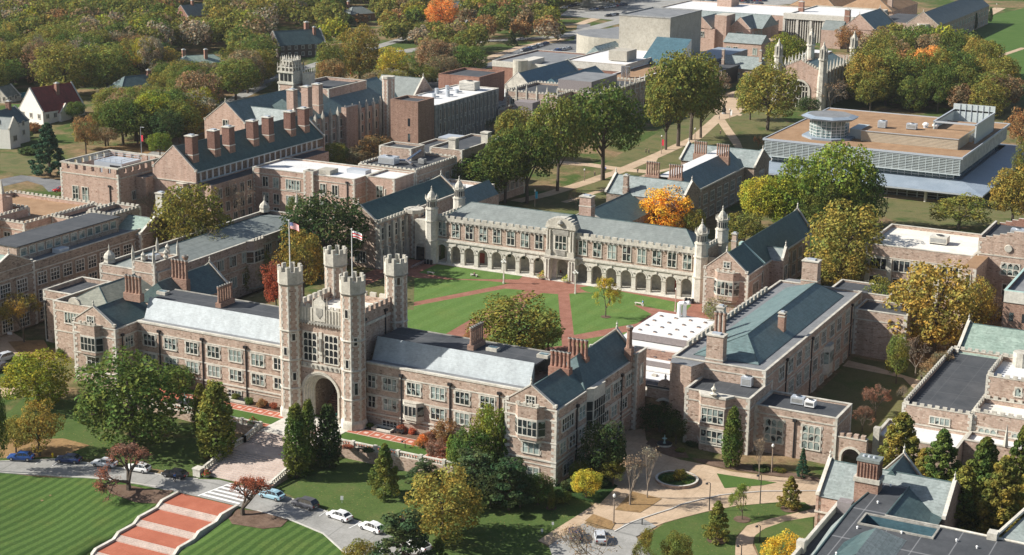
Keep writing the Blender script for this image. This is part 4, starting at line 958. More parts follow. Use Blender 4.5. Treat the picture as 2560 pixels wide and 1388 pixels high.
for y in (104.5, 114.0, 120.5, 131.5, 138.8, 149.5, 156.5): chimney(B, -110.6, y, 15, 20.2, 25.2, 2.6, 2.6, 'brick_tan', pot='brick_brown', cap='limestone_pale')
for z in (9, 5, 1.5): wins(B, '+x', -103, lin(106, 119, 5), z, 1.5, 2.4, c=2, style='stone', glass='glass_dark')
oriel(B, '-y', 101.1, -111.5, 6, 13, 2.2, 1.0, (9.2, 12), c=3, r=1, cren=False, wall='granite_pink')
m = MB(); m.ring(-121.3, -107.1, 101.1, 103, 13.3, 13.55, .3, 'limestone'); m.obj('string_course', B)
B = B_('white_roofed_range', 'pink granite range with a bright white flat roof and mullioned windows', (-86, 128, 2.2))
walls(B, -103.2, -70.4, 121, 137, 0, 14.7, wall='granite_pink', roof='roof_white', par=.35, strings=(13.2, 9.3))
walls(B, -70.3, -61.4, 126.5, 137, 0, 14.7, wall='granite_pink', roof='roof_white', par=.35, strings=())
walls(B, -86, -83, 120.3, 123, 0, 15.6, wall='granite_pink', par=.1)
for z in (9.9, 5.4, 1.6):
    wins(B, '-y', 121, [-99, -95.5, -80.3, -76.5], z, 1.7, 2.6, c=2, style='stone'); win(B, '-y', 121, -90, z, 4.4, 2.6, c=5, style='stone')
wins(B, '-y', 126.5, [-66], 9.4, 1.8, 3.0, c=2, style='stone'); drain(B, '-y', 121, -72.6, 3, 13.5)
m = MB(); m.box(-84, -80, 124, 128, 14.3, 15.6, 'concrete'); m.box(-78, -72, 129, 132, 14.3, 15.5, 'metal_panel'); m.obj('skylight', B)
m = MB(); m.box(-59, -51.5, 118, 123, 1, 10.5, 'granite_pink', top='roof_white'); crenel_line(m, (-59, 118.2), (-51.5, 118.2), 10.5, .6)
for x, y in ((-59, 118), (-51.5, 118), (-51.5, 123)): m.ng(x, y, .4, .3, 9, 14, 6, 'limestone')
m.obj('porch', B)
B = B_('pipework_roofed_block', 'granite block with silver ducts snaking over its black flat roof', (-70, 149, 2.2))
walls(B, -79.5, -61.3, 137.3, 160, 0, 15.2, wall='granite_tan', par=.4, strings=(13.4,), cren=.3)
walls(B, -81, -70.6, 150.5, 158, 8, 18.0, wall='granite_tan', par=.5)
m = MB(); m.tube((-77, 144, 15.6), (-70, 147, 15.6), .35, .35, 8, 'chrome'); m.tube((-70, 147, 15.6), (-66, 143, 15.6), .35, .35, 8, 'chrome'); m.tube((-70, 147, 15.6), (-69, 153, 17.5), .35, .35, 8, 'chrome'); m.obj('duct', B)
hvac(-73.5, 143.5, 14.8, 5, 3, 2.2, 'long grey unit among ducts on the black roof'); hvac(-65.5, 148, 14.8, 1.8, 1.6, 1.5, 'small dark unit at the end of a silver roof duct', k='concrete_grey')
for z in (9.5, 5): wins(B, '+x', -61.3, lin(140, 158, 6), z, 1.7, 2.4, c=3, style='far', glass='glass_dark')
B = B_('stepped_black_roof_block', 'granite block with stepped black roofs and two square vent turrets', (-68, 173, 2.2))
walls(B, -71, -60.5, 161.5, 186, 0, 16.8, wall='granite_tan', par=.4); walls(B, -60.3, -52, 168, 184, 0, 14, wall='granite_tan', par=.4); walls(B, -82, -71.2, 163, 184, 0, 14.6, wall='granite_tan', par=.4)
for x, y in ((-64, 163), (-60.6, 176)): m = MB(); m.box(x-1.1, x+1.1, y-1.1, y+1.1, 14, 19.6, 'limestone'); m.box(x-1.3, x+1.3, y-1.3, y+1.3, 19.6, 20, 'limestone'); m.obj('vent_turret', B)
for x in (-69.8, -67.6, -65.5): win(B, '-y', 161.5, x, 15-1.9, .8, 1.6, c=1, style='far')
for z in (8.5, 4): wins(B, '+x', -60.5+8.5, lin(170, 182, 5), z, 1.6, 2.2, c=3, style='far', glass='glass_dark')
m = MB(); m.box(-82, -73, 186, 192, 0, 14.5, 'glass_teal'); m.box(-82.2, -72.8, 185.8, 192.2, 14.5, 14.9, 'metal_panel'); m.obj('glass_porch', B)
# great hall with the gothic tower
B = B_('gothic_tower_hall', 'long pink dormitory hall with steep blue slate roofs and a white gothic tower', (-142, 208, 2.2))
m = MB(); m.box(-155.6, -140.2, 168, 206, 0, 16, 'granite_pink'); m.box(-150, -129.8, 186, 243, 0, 15, 'granite_pink'); m.box(-140.2, -129.8, 172, 186, 0, 13, 'granite_pink', top='roof_dark'); m.obj('wall', B)
gable(B, -155.6, -140.2, 168, 206, 16, 22, 'y', 'slate_blue', ends=(1, 0), ridge=-147.4, wall='granite_pink')
gable(B, -150, -129.8, 187, 243, 15.2, 21.5, 'y', 'slate_blue', ends=(0, 0), ridge=-139.5, wall='granite_pink')
gable(B, -147, -128.5, 173, 182, 15, 20, 'x', 'slate_pale', ends=(0, 1), wall='granite_pink', fin=False)
gable(B, -141, -124, 240, 257, 14, 21.5, 'x', 'slate_grey', ends=(0, 1), wall='granite_pink'); m = MB(); m.box(-140, -124.2, 241, 256, 0, 14, 'granite_pink'); m.obj('wall', B)
walls(B, -152.3, -136, 208, 231, 14, 22, wall='granite_pink', par=.9)
for y in (182.5, 190.5, 196.5): chimney(B, -132.6, y, 13, 18.8, 25.4, 2.7, 2.5, 'granite_pink', pot='brick_tan', cap='limestone_pale')
m = MB()
for i in range(12): y = 190+i*4.3; m.box(-129.9, -129.0, y, y+.8, 2, 16.2, 'limestone'); m.ng(-129.5, y+.4, .4, .05, 16.2, 17.6, 4, 'limestone')
m.ng(-127.4, 231, 2.1, 2.1, 0, 23.6, 8, 'granite_pink'); octo_quoins(m, -127.4, 231, 2.1, 2, 23); m.ng(-127.4, 231, 2.3, 2.3, 23.4, 24.2, 8, 'limestone'); m.box(-129.9, -128, 206, 213, 0, 17, 'granite_pink', top='roof_dark'); m.obj('buttress', B)
for z in (11, 7, 3): wins(B, '+x', -129.8, lin(192.3, 235, 11), z, 1.6, 2.3, c=2, style='far', glass='glass_dark')
win(B, '-y', 168, -147.5, 14.8, 1.8, 2.0, c=2, style='far')
m = MB(); m.box(-155, -149.2, 207, 213, 0, 23.2, 'granite_pink'); m.box(-155.3, -148.9, 206.7, 213.3, 22.6, 23.2, 'limestone'); quoins(m, -155, 207, 1, 1, 14, 22.6); quoins(m, -149.2, 207, -1, 1, 14, 22.6); m.box(-154.9, -149.3, 207.1, 212.9, 23.2, 26.4, 'limestone_pale'); m.box(-155.3, -148.9, 206.7, 213.3, 26.3, 26.8, 'limestone')
for k in range(2):
    z = 26.8+k*2.0; s = 3.0-k*.7
    for i in range(5):
        for x, y in ((-s+i*s/2, -s), (-s+i*s/2, s), (-s, -s+i*s/2), (s, -s+i*s/2)): m.ng(-152.1+x, 210+y, .28, .2, z, z+1.9, 4, 'limestone_pale'); m.ng(-152.1+x, 210+y, .28, .03, z+1.9, z+2.9, 4, 'limestone_pale')
    m.ring(-152.1-s-.1, -152.1+s+.1, 210-s-.1, 210+s+.1, z+1.1, z+1.5, .4, 'limestone'); m.box(-152.1-s+.6, -152.1+s-.6, 210-s+.6, 210+s-.6, z-.1, z+1.4, 'limestone_dark')
m.obj('gothic_tower', B)
for i in range(3): m = MB(); m.box(-154.3+i*1.6, -153.1+i*1.6, 207.0, 207.1, 23.6, 26, 'glass_dark'); m.obj('window', B)
m = MB(); m.box(-148.2, -145.2, 211, 214, 15, 26, 'limestone_pale')
for i in range(4):
    for x, y in ((-148.2+i, 211), (-145.2, 211+i)): m.ng(x, y, .25, .03, 26, 28.4, 4, 'limestone_pale')
m.obj('stair_turret', B)
# laboratory and greenhouses
B = B_('white_roofed_laboratory', 'grey concrete laboratory with white roof full of vents and a blank brick stair tower', (-113, 246, 2.2))
walls(B, -122, -105.2, 224, 268, 0, 17, wall='concrete_grey', roof='roof_white', par=.15, coping='concrete_pale', q=False)
walls(B, -115.9, -105.6, 213.5, 223.8, 0, 19.6, wall='brick_tan', q=False, coping='brick_tan', roof='roof_dark', par=.6)
walls(B, -130, -113.5, 269, 288, 0, 20, wall='brick_red', q=False, coping='brick_red', par=.6)
for z in (11, 6): win(B, '-y', 213.5, -109, z+.5, .9, 2.6, c=1, style='bare', glass='glass_dark')
for z in (12.2, 7.6, 3.0): wins(B, '+x', -105.2, lin(227, 266, 15), z, 1.0, 3.2, c=1, style='far', fr='concrete_pale', glass='glass_dark')
m = MB()
for i in range(15): y = 225.6+i*2.8; m.box(-105.2, -104.6, y, y+.35, 2, 16.8, 'concrete_grey')
m.obj('fin', B)
for i, (x, y) in enumerate(((-117, 234), (-114, 238), (-118, 247), (-113, 252), (-119, 256), (-112, 244))): m = MB(); m.ng(x, y, .7, .7, 16.8, 18.2+.3*(i % 3), 8, 'metal_panel'); m.tube((x, y, 17.4), (x+1.6, y+1, 17.4), .3, .3, 6, 'metal_panel'); m.obj('vent', B)
hvac(-113, 261, 16.85, 6, 4, 3, 'big rounded pale unit at the far end of the white vented roof', k='concrete_pale')
B = B_('greenhouse', 'low greenhouse with ribbed glass roof beside the concrete laboratory', (-113, 285, 2.2), 'greenhouse')
m = MB(); m.box(-121, -108, 269, 305, 2, 9.5, 'glass_teal'); m.obj('glazing', B); m = MB()
for i in range(13): m.box(-121.1, -107.9, 269+i*3, 269.25+i*3, 2, 9.8, 'white_paint')
m.obj('frame', B)
B = B_('gothic_science_hall', 'granite science hall with pinnacled parapets, black roofs and a ribbed metal penthouse', (-90, 300, 2.2))
walls(B, -106.5, -86, 276, 300, 0, 15, wall='granite_tan', par=.6, strings=(13,), cren=.5); walls(B, -92, -74, 287, 324, 0, 15, wall='granite_brown', par=.6, cren=.5, strings=(13,))
walls(B, -104, -83, 265.5, 276, 0, 10, wall='granite_tan', par=.4, cren=.4)
m = MB(); m.box(-92, -79, 288, 310, 14.5, 18.8, 'metal_ribbed', top='roof_grey'); m.obj('penthouse', B); m = MB(); m.box(-99, -92, 268, 274, 9.8, 13, 'metal_ribbed'); m.obj('penthouse', B)
m = MB()
for x, y in [(-106.4+i*4, 276) for i in range(6)]+[(-74, 288+i*4.5) for i in range(9)]: m.ng(x, y, .4, .35, 12, 16.2, 4, 'limestone'); m.ng(x, y, .4, .03, 16.2, 17.8, 4, 'limestone')
m.obj('pinnacle', B)
wins(B, '-y', 276, [-104, -101], 9.5, 1.7, 3.0, c=2, style='far')
for z in (9, 4.5): wins(B, '+x', -74, lin(290, 321, 8), z, 1.6, 2.6, c=2, style='far', glass='glass_dark'); wins(B, '+x', -83, [267.5, 271, 274], z-2, 1.6, 2.4, c=2, style='far', glass='glass_dark')
# art and architecture complex
B = B_('sawtooth_art_school', 'low red brick art school with blue pitched skylights and a round concrete silo', (-130, 375, 2.2))
walls(B, -158, -127, 362, 403, 0, 12, wall='brick_red', roof='roof_grey', par=.5, coping='concrete_pale', q=False)
m = MB(); m.ring(-158.1, -126.9, 361.9, 403.1, 9.8, 12, .3, 'concrete_pale'); m.obj('band', B)
m = MB(); m.ng(-142.5, 357, 3, 3, 0, 14, 16, 'concrete'); m.box(-145, -140, 357, 374, 9, 13.4, 'concrete_pale'); m.obj('silo', B)
gable(B, -127.5, -115.5, 314, 358, 9.8, 15.5, 'y', 'metal_blue', ends=(1, 1), wall='limestone', fin=False); m = MB(); m.box(-127.5, -115.5, 314.2, 358, 0, 9.8, 'limestone'); m.obj('wall', B)
gable(B, -115.3, -103.5, 318, 358, 10, 14, 'y', 'metal_blue', ends=(0, 0)); m = MB(); m.box(-115.3, -103.5, 318, 358, 0, 10, 'brick_red'); m.box(-127, -95, 300, 316, 0, 9, 'concrete_pale', top='roof_white'); m.box(-103.5, -88, 316, 360, 0, 10, 'concrete_pale', top='roof_white'); m.obj('wall', B)
wins(B, '-y', 314.2, [-123.4, -121.5, -119.6], 9.2, 1.1, 2.4, c=1, style='far')
gable(B, -133, -124, 398, 420, 12, 16, 'y', 'glass_teal', ends=(0, 0))
B = B_('white_roofed_museum', 'brick and concrete museum with white roofs and a wedge of blue roof', (-108, 390, 2.2))
walls(B, -126.8, -100, 366, 414, 0, 14, wall='brick_red', roof='roof_white', par=.3, coping='concrete_pale', q=False); walls(B, -99.8, -86, 340, 405, 0, 12, wall='brick_red', roof='roof_brown', par=.4, coping='white_paint', q=False)
m = MB(); m.ring(-126.9, -99.9, 365.9, 414.1, 11.2, 13.9, .3, 'concrete_pale'); m.prism([(-112, 376), (-104, 376), (-104, 386), (-112, 386)], 14, 18, 'concrete'); m.obj('band', B)
m = MB(); a, c, d, e = -103.5, -88, 388, 406; m.face([(a, d, 12), (c, d, 12), (c, e, 21), (a, e, 21)], 'metal_blue'); m.face([(a, d, 12), (a, e, 21), (a, e, 12)], 'white_paint'); m.face([(c, d, 12), (c, e, 12), (c, e, 21)], 'white_paint'); m.face([(a, e, 12), (a, e, 21), (c, e, 21), (c, e, 12)], 'white_paint'); m.obj('wedge_roof', B)
for x in (-94, -92): m = MB(); m.ng(x, 350, .9, .9, 11.5, 16, 10, 'chrome'); m.obj('flue', B)
m = MB(); m.box(-86, -74, 360, 440, 0, 9, 'iron_black', top='roof_dark'); m.box(-100, -86, 410, 470, 0, 10, 'concrete_grey', top='roof_lead'); m.obj('covered_walk', B)
B = B_('concrete_theatre', 'windowless concrete theatre, a curved auditorium with a taller square fly tower', (-130, 440, 2.2), 'theatre')
m = MB(); pts = [(-119.5, 427), (-119.5, 452), (-150, 470)]+[(-139+18.5*cos(a), 446+19*sin(a)) for a in [radians(130+i*10) for i in range(15)]]
m.prism(pts, 0, 16, 'concrete', top='roof_grey'); m.obj('auditorium', B)
m = MB(); m.box(-124, -100.6, 413, 449, 0, 28, 'concrete', top='roof_grey'); m.obj('fly_tower', B); m = MB(); m.ring(-124.2, -100.4, 412.8, 449.2, 28, 28.5, .6, 'concrete_grey'); m.obj('coping', B)
# long ranges at the top
B = B_('gabled_pink_range', 'pink granite range with slate roof, three small dormers and two front gables', (-115, 545, 2.2))
m = MB(); m.box(-143, -104, 524, 566, 0, 13, 'granite_pink'); m.box(-129.6, -117, 510, 526, 0, 13, 'granite_pink'); m.box(-112.5, -102, 518, 536, 0, 13, 'granite_pink'); m.box(-118, -112, 512, 524, 0, 19.5, 'granite_pink', top='limestone'); m.obj('wall', B)
gable(B, -143, -98, 523.5, 548, 13, 18.5, 'x', 'slate_pale', ends=(0, 0)); gable(B, -129.6, -118.5, 509.8, 530, 13, 18.2, 'y', 'slate_grey', ends=(1, 0), wall='granite_pink', fin=False); gable(B, -112.5, -102, 517.8, 540, 13, 18.2, 'y', 'slate_grey', ends=(1, 0), wall='granite_pink', fin=False)
for x in (-139, -135, -131.5): m = MB(); m.box(x-.9, x+.9, 526, 531, 14, 16, 'timber', top='slate_dark'); m.box(x-.5, x+.5, 525.9, 526, 14.4, 15.6, 'glass_dark'); m.obj('dormer', B)
for z in (9, 4.5): wins(B, '-y', 524, [-140.5, -137, -133.5], z, 2.0, 2.2, c=3, style='far')
wins(B, '-y', 510, [-124], 9, 3.2, 2.4, c=4, style='far'); wins(B, '-y', 510, [-124], 13.2, 2.6, 2.2, c=3, style='far'); wins(B, '-y', 518, [-107.2], 9, 3.2, 2.4, c=4, style='far'); wins(B, '-y', 518, [-107.2], 13.2, 1.8, 2.2, c=2, style='far')
for z in (9, 4.5): wins(B, '+x', -102, [522, 526, 530, 534], z, 1.6, 2.2, c=2, style='far')
B = B_('colonnaded_library', 'white flat roofed library with a tall concrete fin colonnade', (-100, 590, 2.2), 'library')
walls(B, -172, -102.5, 570, 618, 0, 14.6, wall='granite_pink', roof='roof_white', par=.4, q=False); walls(B, -102.3, -64, 572, 622, 0, 15.4, wall='concrete', roof='roof_white', par=.4, q=False, coping='concrete_pale')
m = MB(); m.box(-103, -67, 569.5, 572, 13.4, 16.2, 'concrete_pale')
for i in range(29): x = -102.6+i*1.24; m.box(x-.22, x+.22, 570.2, 572, 2, 13.4, 'concrete_pale' if i % 6 else 'concrete_pale')
for i in range(6): x = -102.6+i*6.9; m.box(x-.6, x+.6, 569.8, 572, 2, 13.4, 'concrete_pale')
m.obj('colonnade', B); m = MB(); m.box(-102, -67, 571.6, 571.98, 2.4, 13, 'glass_dark'); m.obj('glazing', B)
chimney(B, -101, 592, 14, 17, 20, 2.6, 2.6, 'brick_red'); chimney(B, -69, 566, 12, 17, 20, 2.6, 2.6, 'brick_red'); walls(B, -150, -142, 600, 612, 14, 18, wall='granite_pink', q=False)
gable(B, -68, -52, 555, 592, 12, 19, 'y', 'slate_blue', ends=(1, 1), wall='granite_pink'); m = MB(); m.box(-68, -52, 555.2, 592, 0, 12, 'granite_pink'); m.obj('wall', B)
gable(B, -78, -68, 553, 566, 11, 15, 'x', 'slate_grey', ends=(0, 0)); m = MB(); m.box(-78, -68, 553, 566, 0, 11, 'granite_pink'); m.obj('wall', B)
B = B_('brown_hipped_hall', 'large far hall with two brown hipped roofs behind the white roofs', (-95, 670, 2.2))
m = MB(); m.box(-125, -68, 648, 700, 0, 12, 'granite_tan'); m.obj('wall', B)
gable(B, -126, -99, 647, 700, 12, 20, 'y', 'roof_brown', ends=(2, 2)); gable(B, -98, -68, 647, 700, 12, 20, 'y', 'roof_brown', ends=(2, 2))
chimney(B, -72, 656, 12, 18, 21, 2.6, 2.4, 'granite_tan')
B = B_('bay_fronted_hall', 'long granite hall with a pale glazed corner bay beside the far green lawn', (-38, 640, 2.2))
m = MB(); m.box(-45, -29.5, 588, 705, 0, 12.4, 'granite_tan'); m.box(-66, -45, 606, 650, 0, 11, 'granite_tan', top='roof_dark'); m.obj('wall', B)
gable(B, -45.3, -29.2, 588, 705, 12.4, 18.5, 'y', 'slate_grey', ends=(1, 0), wall='granite_tan')
oriel(B, '-y', 588, -36.8, 1.5, 13, 3.4, 1.6, (2.6, 12), c=4, r=4, wall=None, cren=False); wins(B, '-y', 588, [-42, -31.6], 9, 1.4, 1.8, c=2, style='far')
for z in (8, 3): wins(B, '+x', -29.5, lin(594, 700, 18), z, 2.2, 2.2, c=2, style='far')
B = B_('slate_lodge', 'small granite lodge with pale slate roof and a red door', (-98, 508, 2.2))
m = MB(); m.box(-107.5, -89, 497, 522, 0, 9, 'granite_pink'); m.obj('wall', B); gable(B, -107.7, -88.8, 496.6, 510, 9, 12.6, 'x', 'slate_pale', ends=(0, 0)); wins(B, '-y', 497, [-105, -101.5, -92], 4, 2.0, 3, c=2, style='far')
m = MB(); m.box(-97.4, -96.2, 496.8, 497, 2.2, 5, 'wood_red'); m.obj('door', B)
B = B_('low_slate_hall', 'low granite hall with a wide pale slate roof left of the chapel', (-74, 440, 2.2))
m = MB(); m.box(-82, -65.5, 425, 452, 0, 7.6, 'granite_tan'); m.box(-65.5, -56, 440, 500, 0, 8, 'granite_pink', top='roof_white'); m.obj('wall', B); gable(B, -82.4, -65, 424.4, 440, 7.6, 12, 'x', 'slate_pale', ends=(0, 0)); wins(B, '-y', 425, lin(-80, -68, 5), 3.6, 1.6, 2.2, c=2, style='far')
for x, y in ((-80.5, 424), (-66, 430)): chimney(B, x, y, 6, 11, 15, 1.2, 1.2, 'granite_tan')
# chapel
B = B_('gothic_chapel', 'gothic stone chapel with four crocketed corner turrets and a great arched window', (-30, 392, 2.2), 'chapel')
m = MB(); cx = -30.2
arch_wall(m, -39, -21.4, 0, 14.6, [(cx, 3.8, 8.6)], 372, 1.0, 'granite_pink', 12); m.box(-39, -37.8, 373, 414, 0, 15.8, 'granite_tan'); m.box(-22.4, -21.2, 373, 414, 0, 15.8, 'granite_brown'); m.box(-39, -21.4, 413, 414, 0, 18, 'granite_tan')  # east flank in darker granite: its shade is put into the colour
m.face([(-39, 372, 14.6), (-21.4, 372, 14.6), (-21.4, 372, 16.4), (cx, 372, 20.4), (-39, 372, 16.4)], 'granite_pink'); m.face([(-39, 373, 14.6), (-39, 373, 16.4), (cx, 373, 20.4), (-21.4, 373, 16.4), (-21.4, 373, 14.6)], 'granite_pink'); m.obj('wall', B)
gable(B, -38, -22.2, 373.2, 413, 15, 18.6, 'y', 'slate_blue', ends=(0, 0), fin=False)
m = MB(); arch_ring(m, cx, 8.6, 3.8, 4.5, 371.7, 372.1, 'limestone', 12, legs=6)
for i in range(7): x = -33.6+i*1.13; m.box(x-.12, x+.12, 372.5, 372.7, 2, 8.6+sqrt(max(0, 14.4-(x-cx)**2)), 'limestone_pale')
for z in (5.5, 8.4, 10.4): m.box(-33.9, -26.5, 372.5, 372.7, z-.15, z+.15, 'limestone_pale')
m.obj('tracery', B); m = MB(); m.box(-34, -26.4, 372.8, 372.9, 2, 12.4, 'glass_dark'); m.obj('great_window', B)
m = MB()
for i in range(9):
    t_ = i/9
    for s in (-1, 1): x = cx+s*8.6*(1-t_); z = 16.4+4*t_; m.box(x-.3, x+.3, 371.9, 373.1, z, z+.8, 'limestone')
for i in range(9):
    y = 377+i*4.3
    for x in (-39.2, -21.1): m.box(x-.35, x+.35, y-.5, y+.5, 0, 16.4, 'limestone'); m.ng(x, y, .55, .5, 16.4, 17.4, 4, 'limestone'); m.ng(x, y, .5, .04, 17.4, 20, 4, 'limestone')
for i in range(20): y = 375+i*1.95; m.box(-21.5, -21.1, y, y+1, 15.8, 16.5, 'limestone')
m.obj('buttress', B)
for x, y in ((-39, 372), (-21.3, 372), (-39, 412.5), (-21.3, 412.5)):
    m = MB(); m.ng(x, y, 1.9, 1.8, 0, 15, 8, 'limestone'); m.ng(x, y, 1.6, 1.5, 15, 21, 8, 'limestone'); m.ng(x, y, 1.9, 1.9, 21, 21.6, 8, 'limestone'); m.ng(x, y, 1.35, 1.25, 21.6, 24.4, 8, 'limestone_dark')
    for j in range(8): a = j*pi/4+pi/8; m.ng(x+1.4*cos(a), y+1.4*sin(a), .25, .2, 21.6, 24.6, 4, 'limestone'); m.ng(x+1.4*cos(a), y+1.4*sin(a), .25, .03, 24.6, 25.8, 4, 'limestone')
    m.lathe(x, y, [(1.2, 24.4), (1.1, 25.2), (.7, 26.2), (.3, 26.9), (.35, 27.2), (.04, 28.2)], 8, 'limestone'); m.obj('corner_turret', B)
wins(B, '+x', -21.2, lin(379, 409, 8), 5, 1.8, 8, c=2, r=2, style='far', glass='glass_dark')
# ================================================================== brown roofed student centre
B = B_('student_centre', 'modern building with a flat brown roof, glass rotunda and white louvred walls', (32, 268, 2.2))
m = MB(); m.box(3, 61.8, 237.4, 303, 9.5, 13.9, 'limestone'); m.obj('upper_wall', B); m = MB(); m.box(2.4, 62.4, 236.8, 303.4, 13.9, 14.3, 'metal_panel', top='roof_brown'); m.ring(2.2, 62.6, 236.6, 303.6, 13.95, 14.55, .4, 'metal_panel'); m.obj('roof', B)
m = MB()
for i in range(9): z = 9.7+i*.48; m.box(2.8, 62, 236.7, 237.35, z, z+.16, 'metal_louvre')
for i in range(31): x = 3+i*1.96; m.box(x-.08, x+.08, 236.75, 237.4, 9.4, 13.8, 'metal_louvre')
m.box(2.6, 62.2, 236.4, 238, 9.2, 9.5, 'metal_louvre'); m.obj('louvre', B)
m = MB(); m.box(4.5, 60, 239.2, 301, 6.6, 9.3, 'glass_teal'); m.obj('glazing', B); m = MB()
for i in range(28): x = 4.5+i*2.05; m.box(x-.1, x+.1, 239.05, 239.2, 6.6, 9.3, 'white_paint')
m.box(4.5, 60, 239.05, 239.2, 7.9, 8.05, 'white_paint'); m.obj('mullion', B)
m = MB(); x0, x1, y0, y1 = -6.5, 71.2, 226, 312; a, c, d, e = 3, 62, 239, 302
z0, z1 = 6.2, 7.5
for q in (((x0, y0), (x1, y0), (c, d), (a, d)), ((x1, y0), (x1, y1), (c, e), (c, d)), ((x1, y1), (x0, y1), (a, e), (c, e)), ((x0, y1), (x0, y0), (a, d), (a, e))): m.face([(q[0][0], q[0][1], z0), (q[1][0], q[1][1], z0), (q[2][0], q[2][1], z1), (q[3][0], q[3][1], z1)], 'roof_lead')
m.box(x0, x1, y0, y1, z0-.45, z0-.02, 'metal_panel'); m.obj('canopy', B)
m = MB(); m.box(1, 63, 233, 305, 1, 5.7, 'glass_dark'); m.obj('glass_wall', B); m = MB()
for i in range(22): x = 1+i*2.95; m.box(x-.15, x+.15, 232.8, 233, 1, 5.7, 'metal_louvre')
for i in range(6): x = -3+i*14.4; m.ng(x, 228.5, .4, .4, 1, 5.9, 8, 'concrete_pale')
for z in (2.4, 3.2, 4.0): m.box(1, 63, 232.85, 233, z, z+.1, 'metal_louvre')
m.obj('column', B)
m = MB(); m.box(29, 58.2, 249, 280, 14.2, 17.4, 'siding_tan'); m.obj('penthouse_wall', B); m = MB(); m.box(28.8, 58.4, 248.8, 280.2, 17.4, 17.65, 'metal_panel', top='roof_brown'); m.box(24.5, 28.8, 252, 262, 14.2, 17.2, 'metal_louvre'); m.obj('penthouse_roof', B)
m = MB()
for i in range(7): m.box(29, 58.2, 248.93, 249, 14.5+i*.42, 14.56+i*.42, 'limestone_dark')
m.obj('siding_line', B)
cx, cy = 18.6, 250.5
m = MB(); m.ng(cx, cy, 8.2, 8.2, 14.3, 14.9, 8, 'roof_lead'); m.ng(cx, cy, 6.0, 6.0, 14.9, 20.2, 8, 'glass_teal'); m.obj('rotunda', B)
m = MB()
for i in range(24): a = i*2*pi/24+pi/8; m.tube((cx+5.95*cos(a), cy+5.95*sin(a), 14.9), (cx+5.95*cos(a), cy+5.95*sin(a), 20.2), .07, .07, 4, 'white_paint')
for z in (15.4, 16.3, 17.2, 18.2): m.ng(cx, cy, 6.08, 6.08, z, z+.09, 8, 'white_paint')
m.obj('rotunda_frame', B); m = MB(); m.ng(cx, cy, 8.2, 8.8, 20.2, 20.8, 8, 'roof_lead'); m.ng(cx, cy, 8.8, 6.9, 20.8, 21.4, 8, 'roof_lead', top='roof_grey'); m.obj('rotunda_roof', B)
t = thing('cooling_enclosure', 'open topped louvred enclosure of cooling fans on the far corner of the brown roof', 'rooftop unit', (54, 274, 14.3))
m = MB(); x0, x1, y0, y1 = 47.5, 60.5, 262, 288
m.box(x0, x0+.4, y0, y1, 14.3, 20, 'metal_louvre'); m.box(x1-.4, x1, y0, y1, 14.3, 20, 'metal_louvre'); m.box(x0, x1, y1-.4, y1, 14.3, 22, 'metal_louvre'); m.ring(x0-.1, x1+.1, y0, y1+.1, 19.7, 20.2, .5, 'metal_panel')
for i in range(6): x = x0+2+i*1.8; m.box(x, x+.2, y1-.6, y1-.4, 15, 22, 'metal_panel')
m.obj('screen', t); m = MB(); m.box(49, 59, 264, 285, 14.3, 16.3, 'metal_panel'); m.obj('housing', t)
for i in range(3): m = MB(); m.ng(54, 268+i*6.5, 2.6, 2.4, 16.3, 17.3, 16, 'white_paint', top='concrete_grey'); m.obj('fan', t)
hvac(33.5, 256, 17.65, 2.4, 2.4, 2.2, 'first square white unit from the left on the tan penthouse'); hvac(42, 258, 17.65, 3, 2, 1.8, 'wide white unit in the middle of the tan penthouse roof')
for x, lab in ((45, 'left of two domed vents on the tan penthouse roof'), (48, 'right of two domed vents on the tan penthouse roof')):
    t = thing('roof_vent', lab, 'vent', (x, 263, 17.65)); m = MB(); m.ng(x, 263, .7, .7, 17.65, 18.5, 10, 'metal_panel'); m.obj('collar', t); m = MB(); m.lathe(x, 263, [(1.0, 18.5), (.9, 19), (.4, 19.3), (.05, 19.4)], 10, 'white_paint'); m.obj('hood', t)
# park hall with clustered stacks
B = B_('clustered_chimney_hall', 'granite hall with blue slate roofs, white flat roof and four clustered chimneys', (0, 185, 2.2))
m = MB(); m.box(-12.3, 9.3, 153.8, 166, 0, 11.5, 'granite_brown'); m.box(-5, 7.5, 166, 206, 0, 11.5, 'granite_brown'); m.box(-12, 10.5, 206, 219, 0, 11.5, 'granite_brown'); m.obj('wall', B)
gable(B, -12.6, 9.6, 153.6, 166.4, 11.5, 15.4, 'x', 'slate_pale', ends=(1, 1), wall='granite_brown'); gable(B, -12.4, 10.9, 205.6, 219, 11.5, 15.4, 'x', 'slate_pale', ends=(1, 1), wall='granite_brown')
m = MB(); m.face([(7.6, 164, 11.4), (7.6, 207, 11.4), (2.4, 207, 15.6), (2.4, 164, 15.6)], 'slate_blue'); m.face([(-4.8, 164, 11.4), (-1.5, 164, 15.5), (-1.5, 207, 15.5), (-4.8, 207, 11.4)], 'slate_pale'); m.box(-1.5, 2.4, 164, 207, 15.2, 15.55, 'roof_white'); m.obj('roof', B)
for x, y in ((-3.4, 164), (3.4, 163.5), (-3.4, 199), (3.6, 198.5)): chimney(B, x, y, 11, 15.4, 18.9, 4.0, 1.5, flues=6)
chimney(B, -7, 154.6, 11, 13.5, 16.5, 1.4, 1.4, 'granite_tan')
for z in (6.6, 2.6): wins(B, '+x', 7.5, lin(170, 202, 7), z, 2.8, 2.6, c=4, r=2, style='stone', glass='glass_dark'); win(B, '+x', 9.3, 160, z, 3.6, 2.8, c=4, style='stone', glass='glass_dark')
win(B, '+x', 10.5, 212.5, 6.6, 4, 3, c=4, r=2, style='stone', glass='glass_dark'); m = MB(); m.box(7.2, 7.7, 166, 206, 11.1, 11.5, 'limestone_pale'); m.obj('gutter', B)
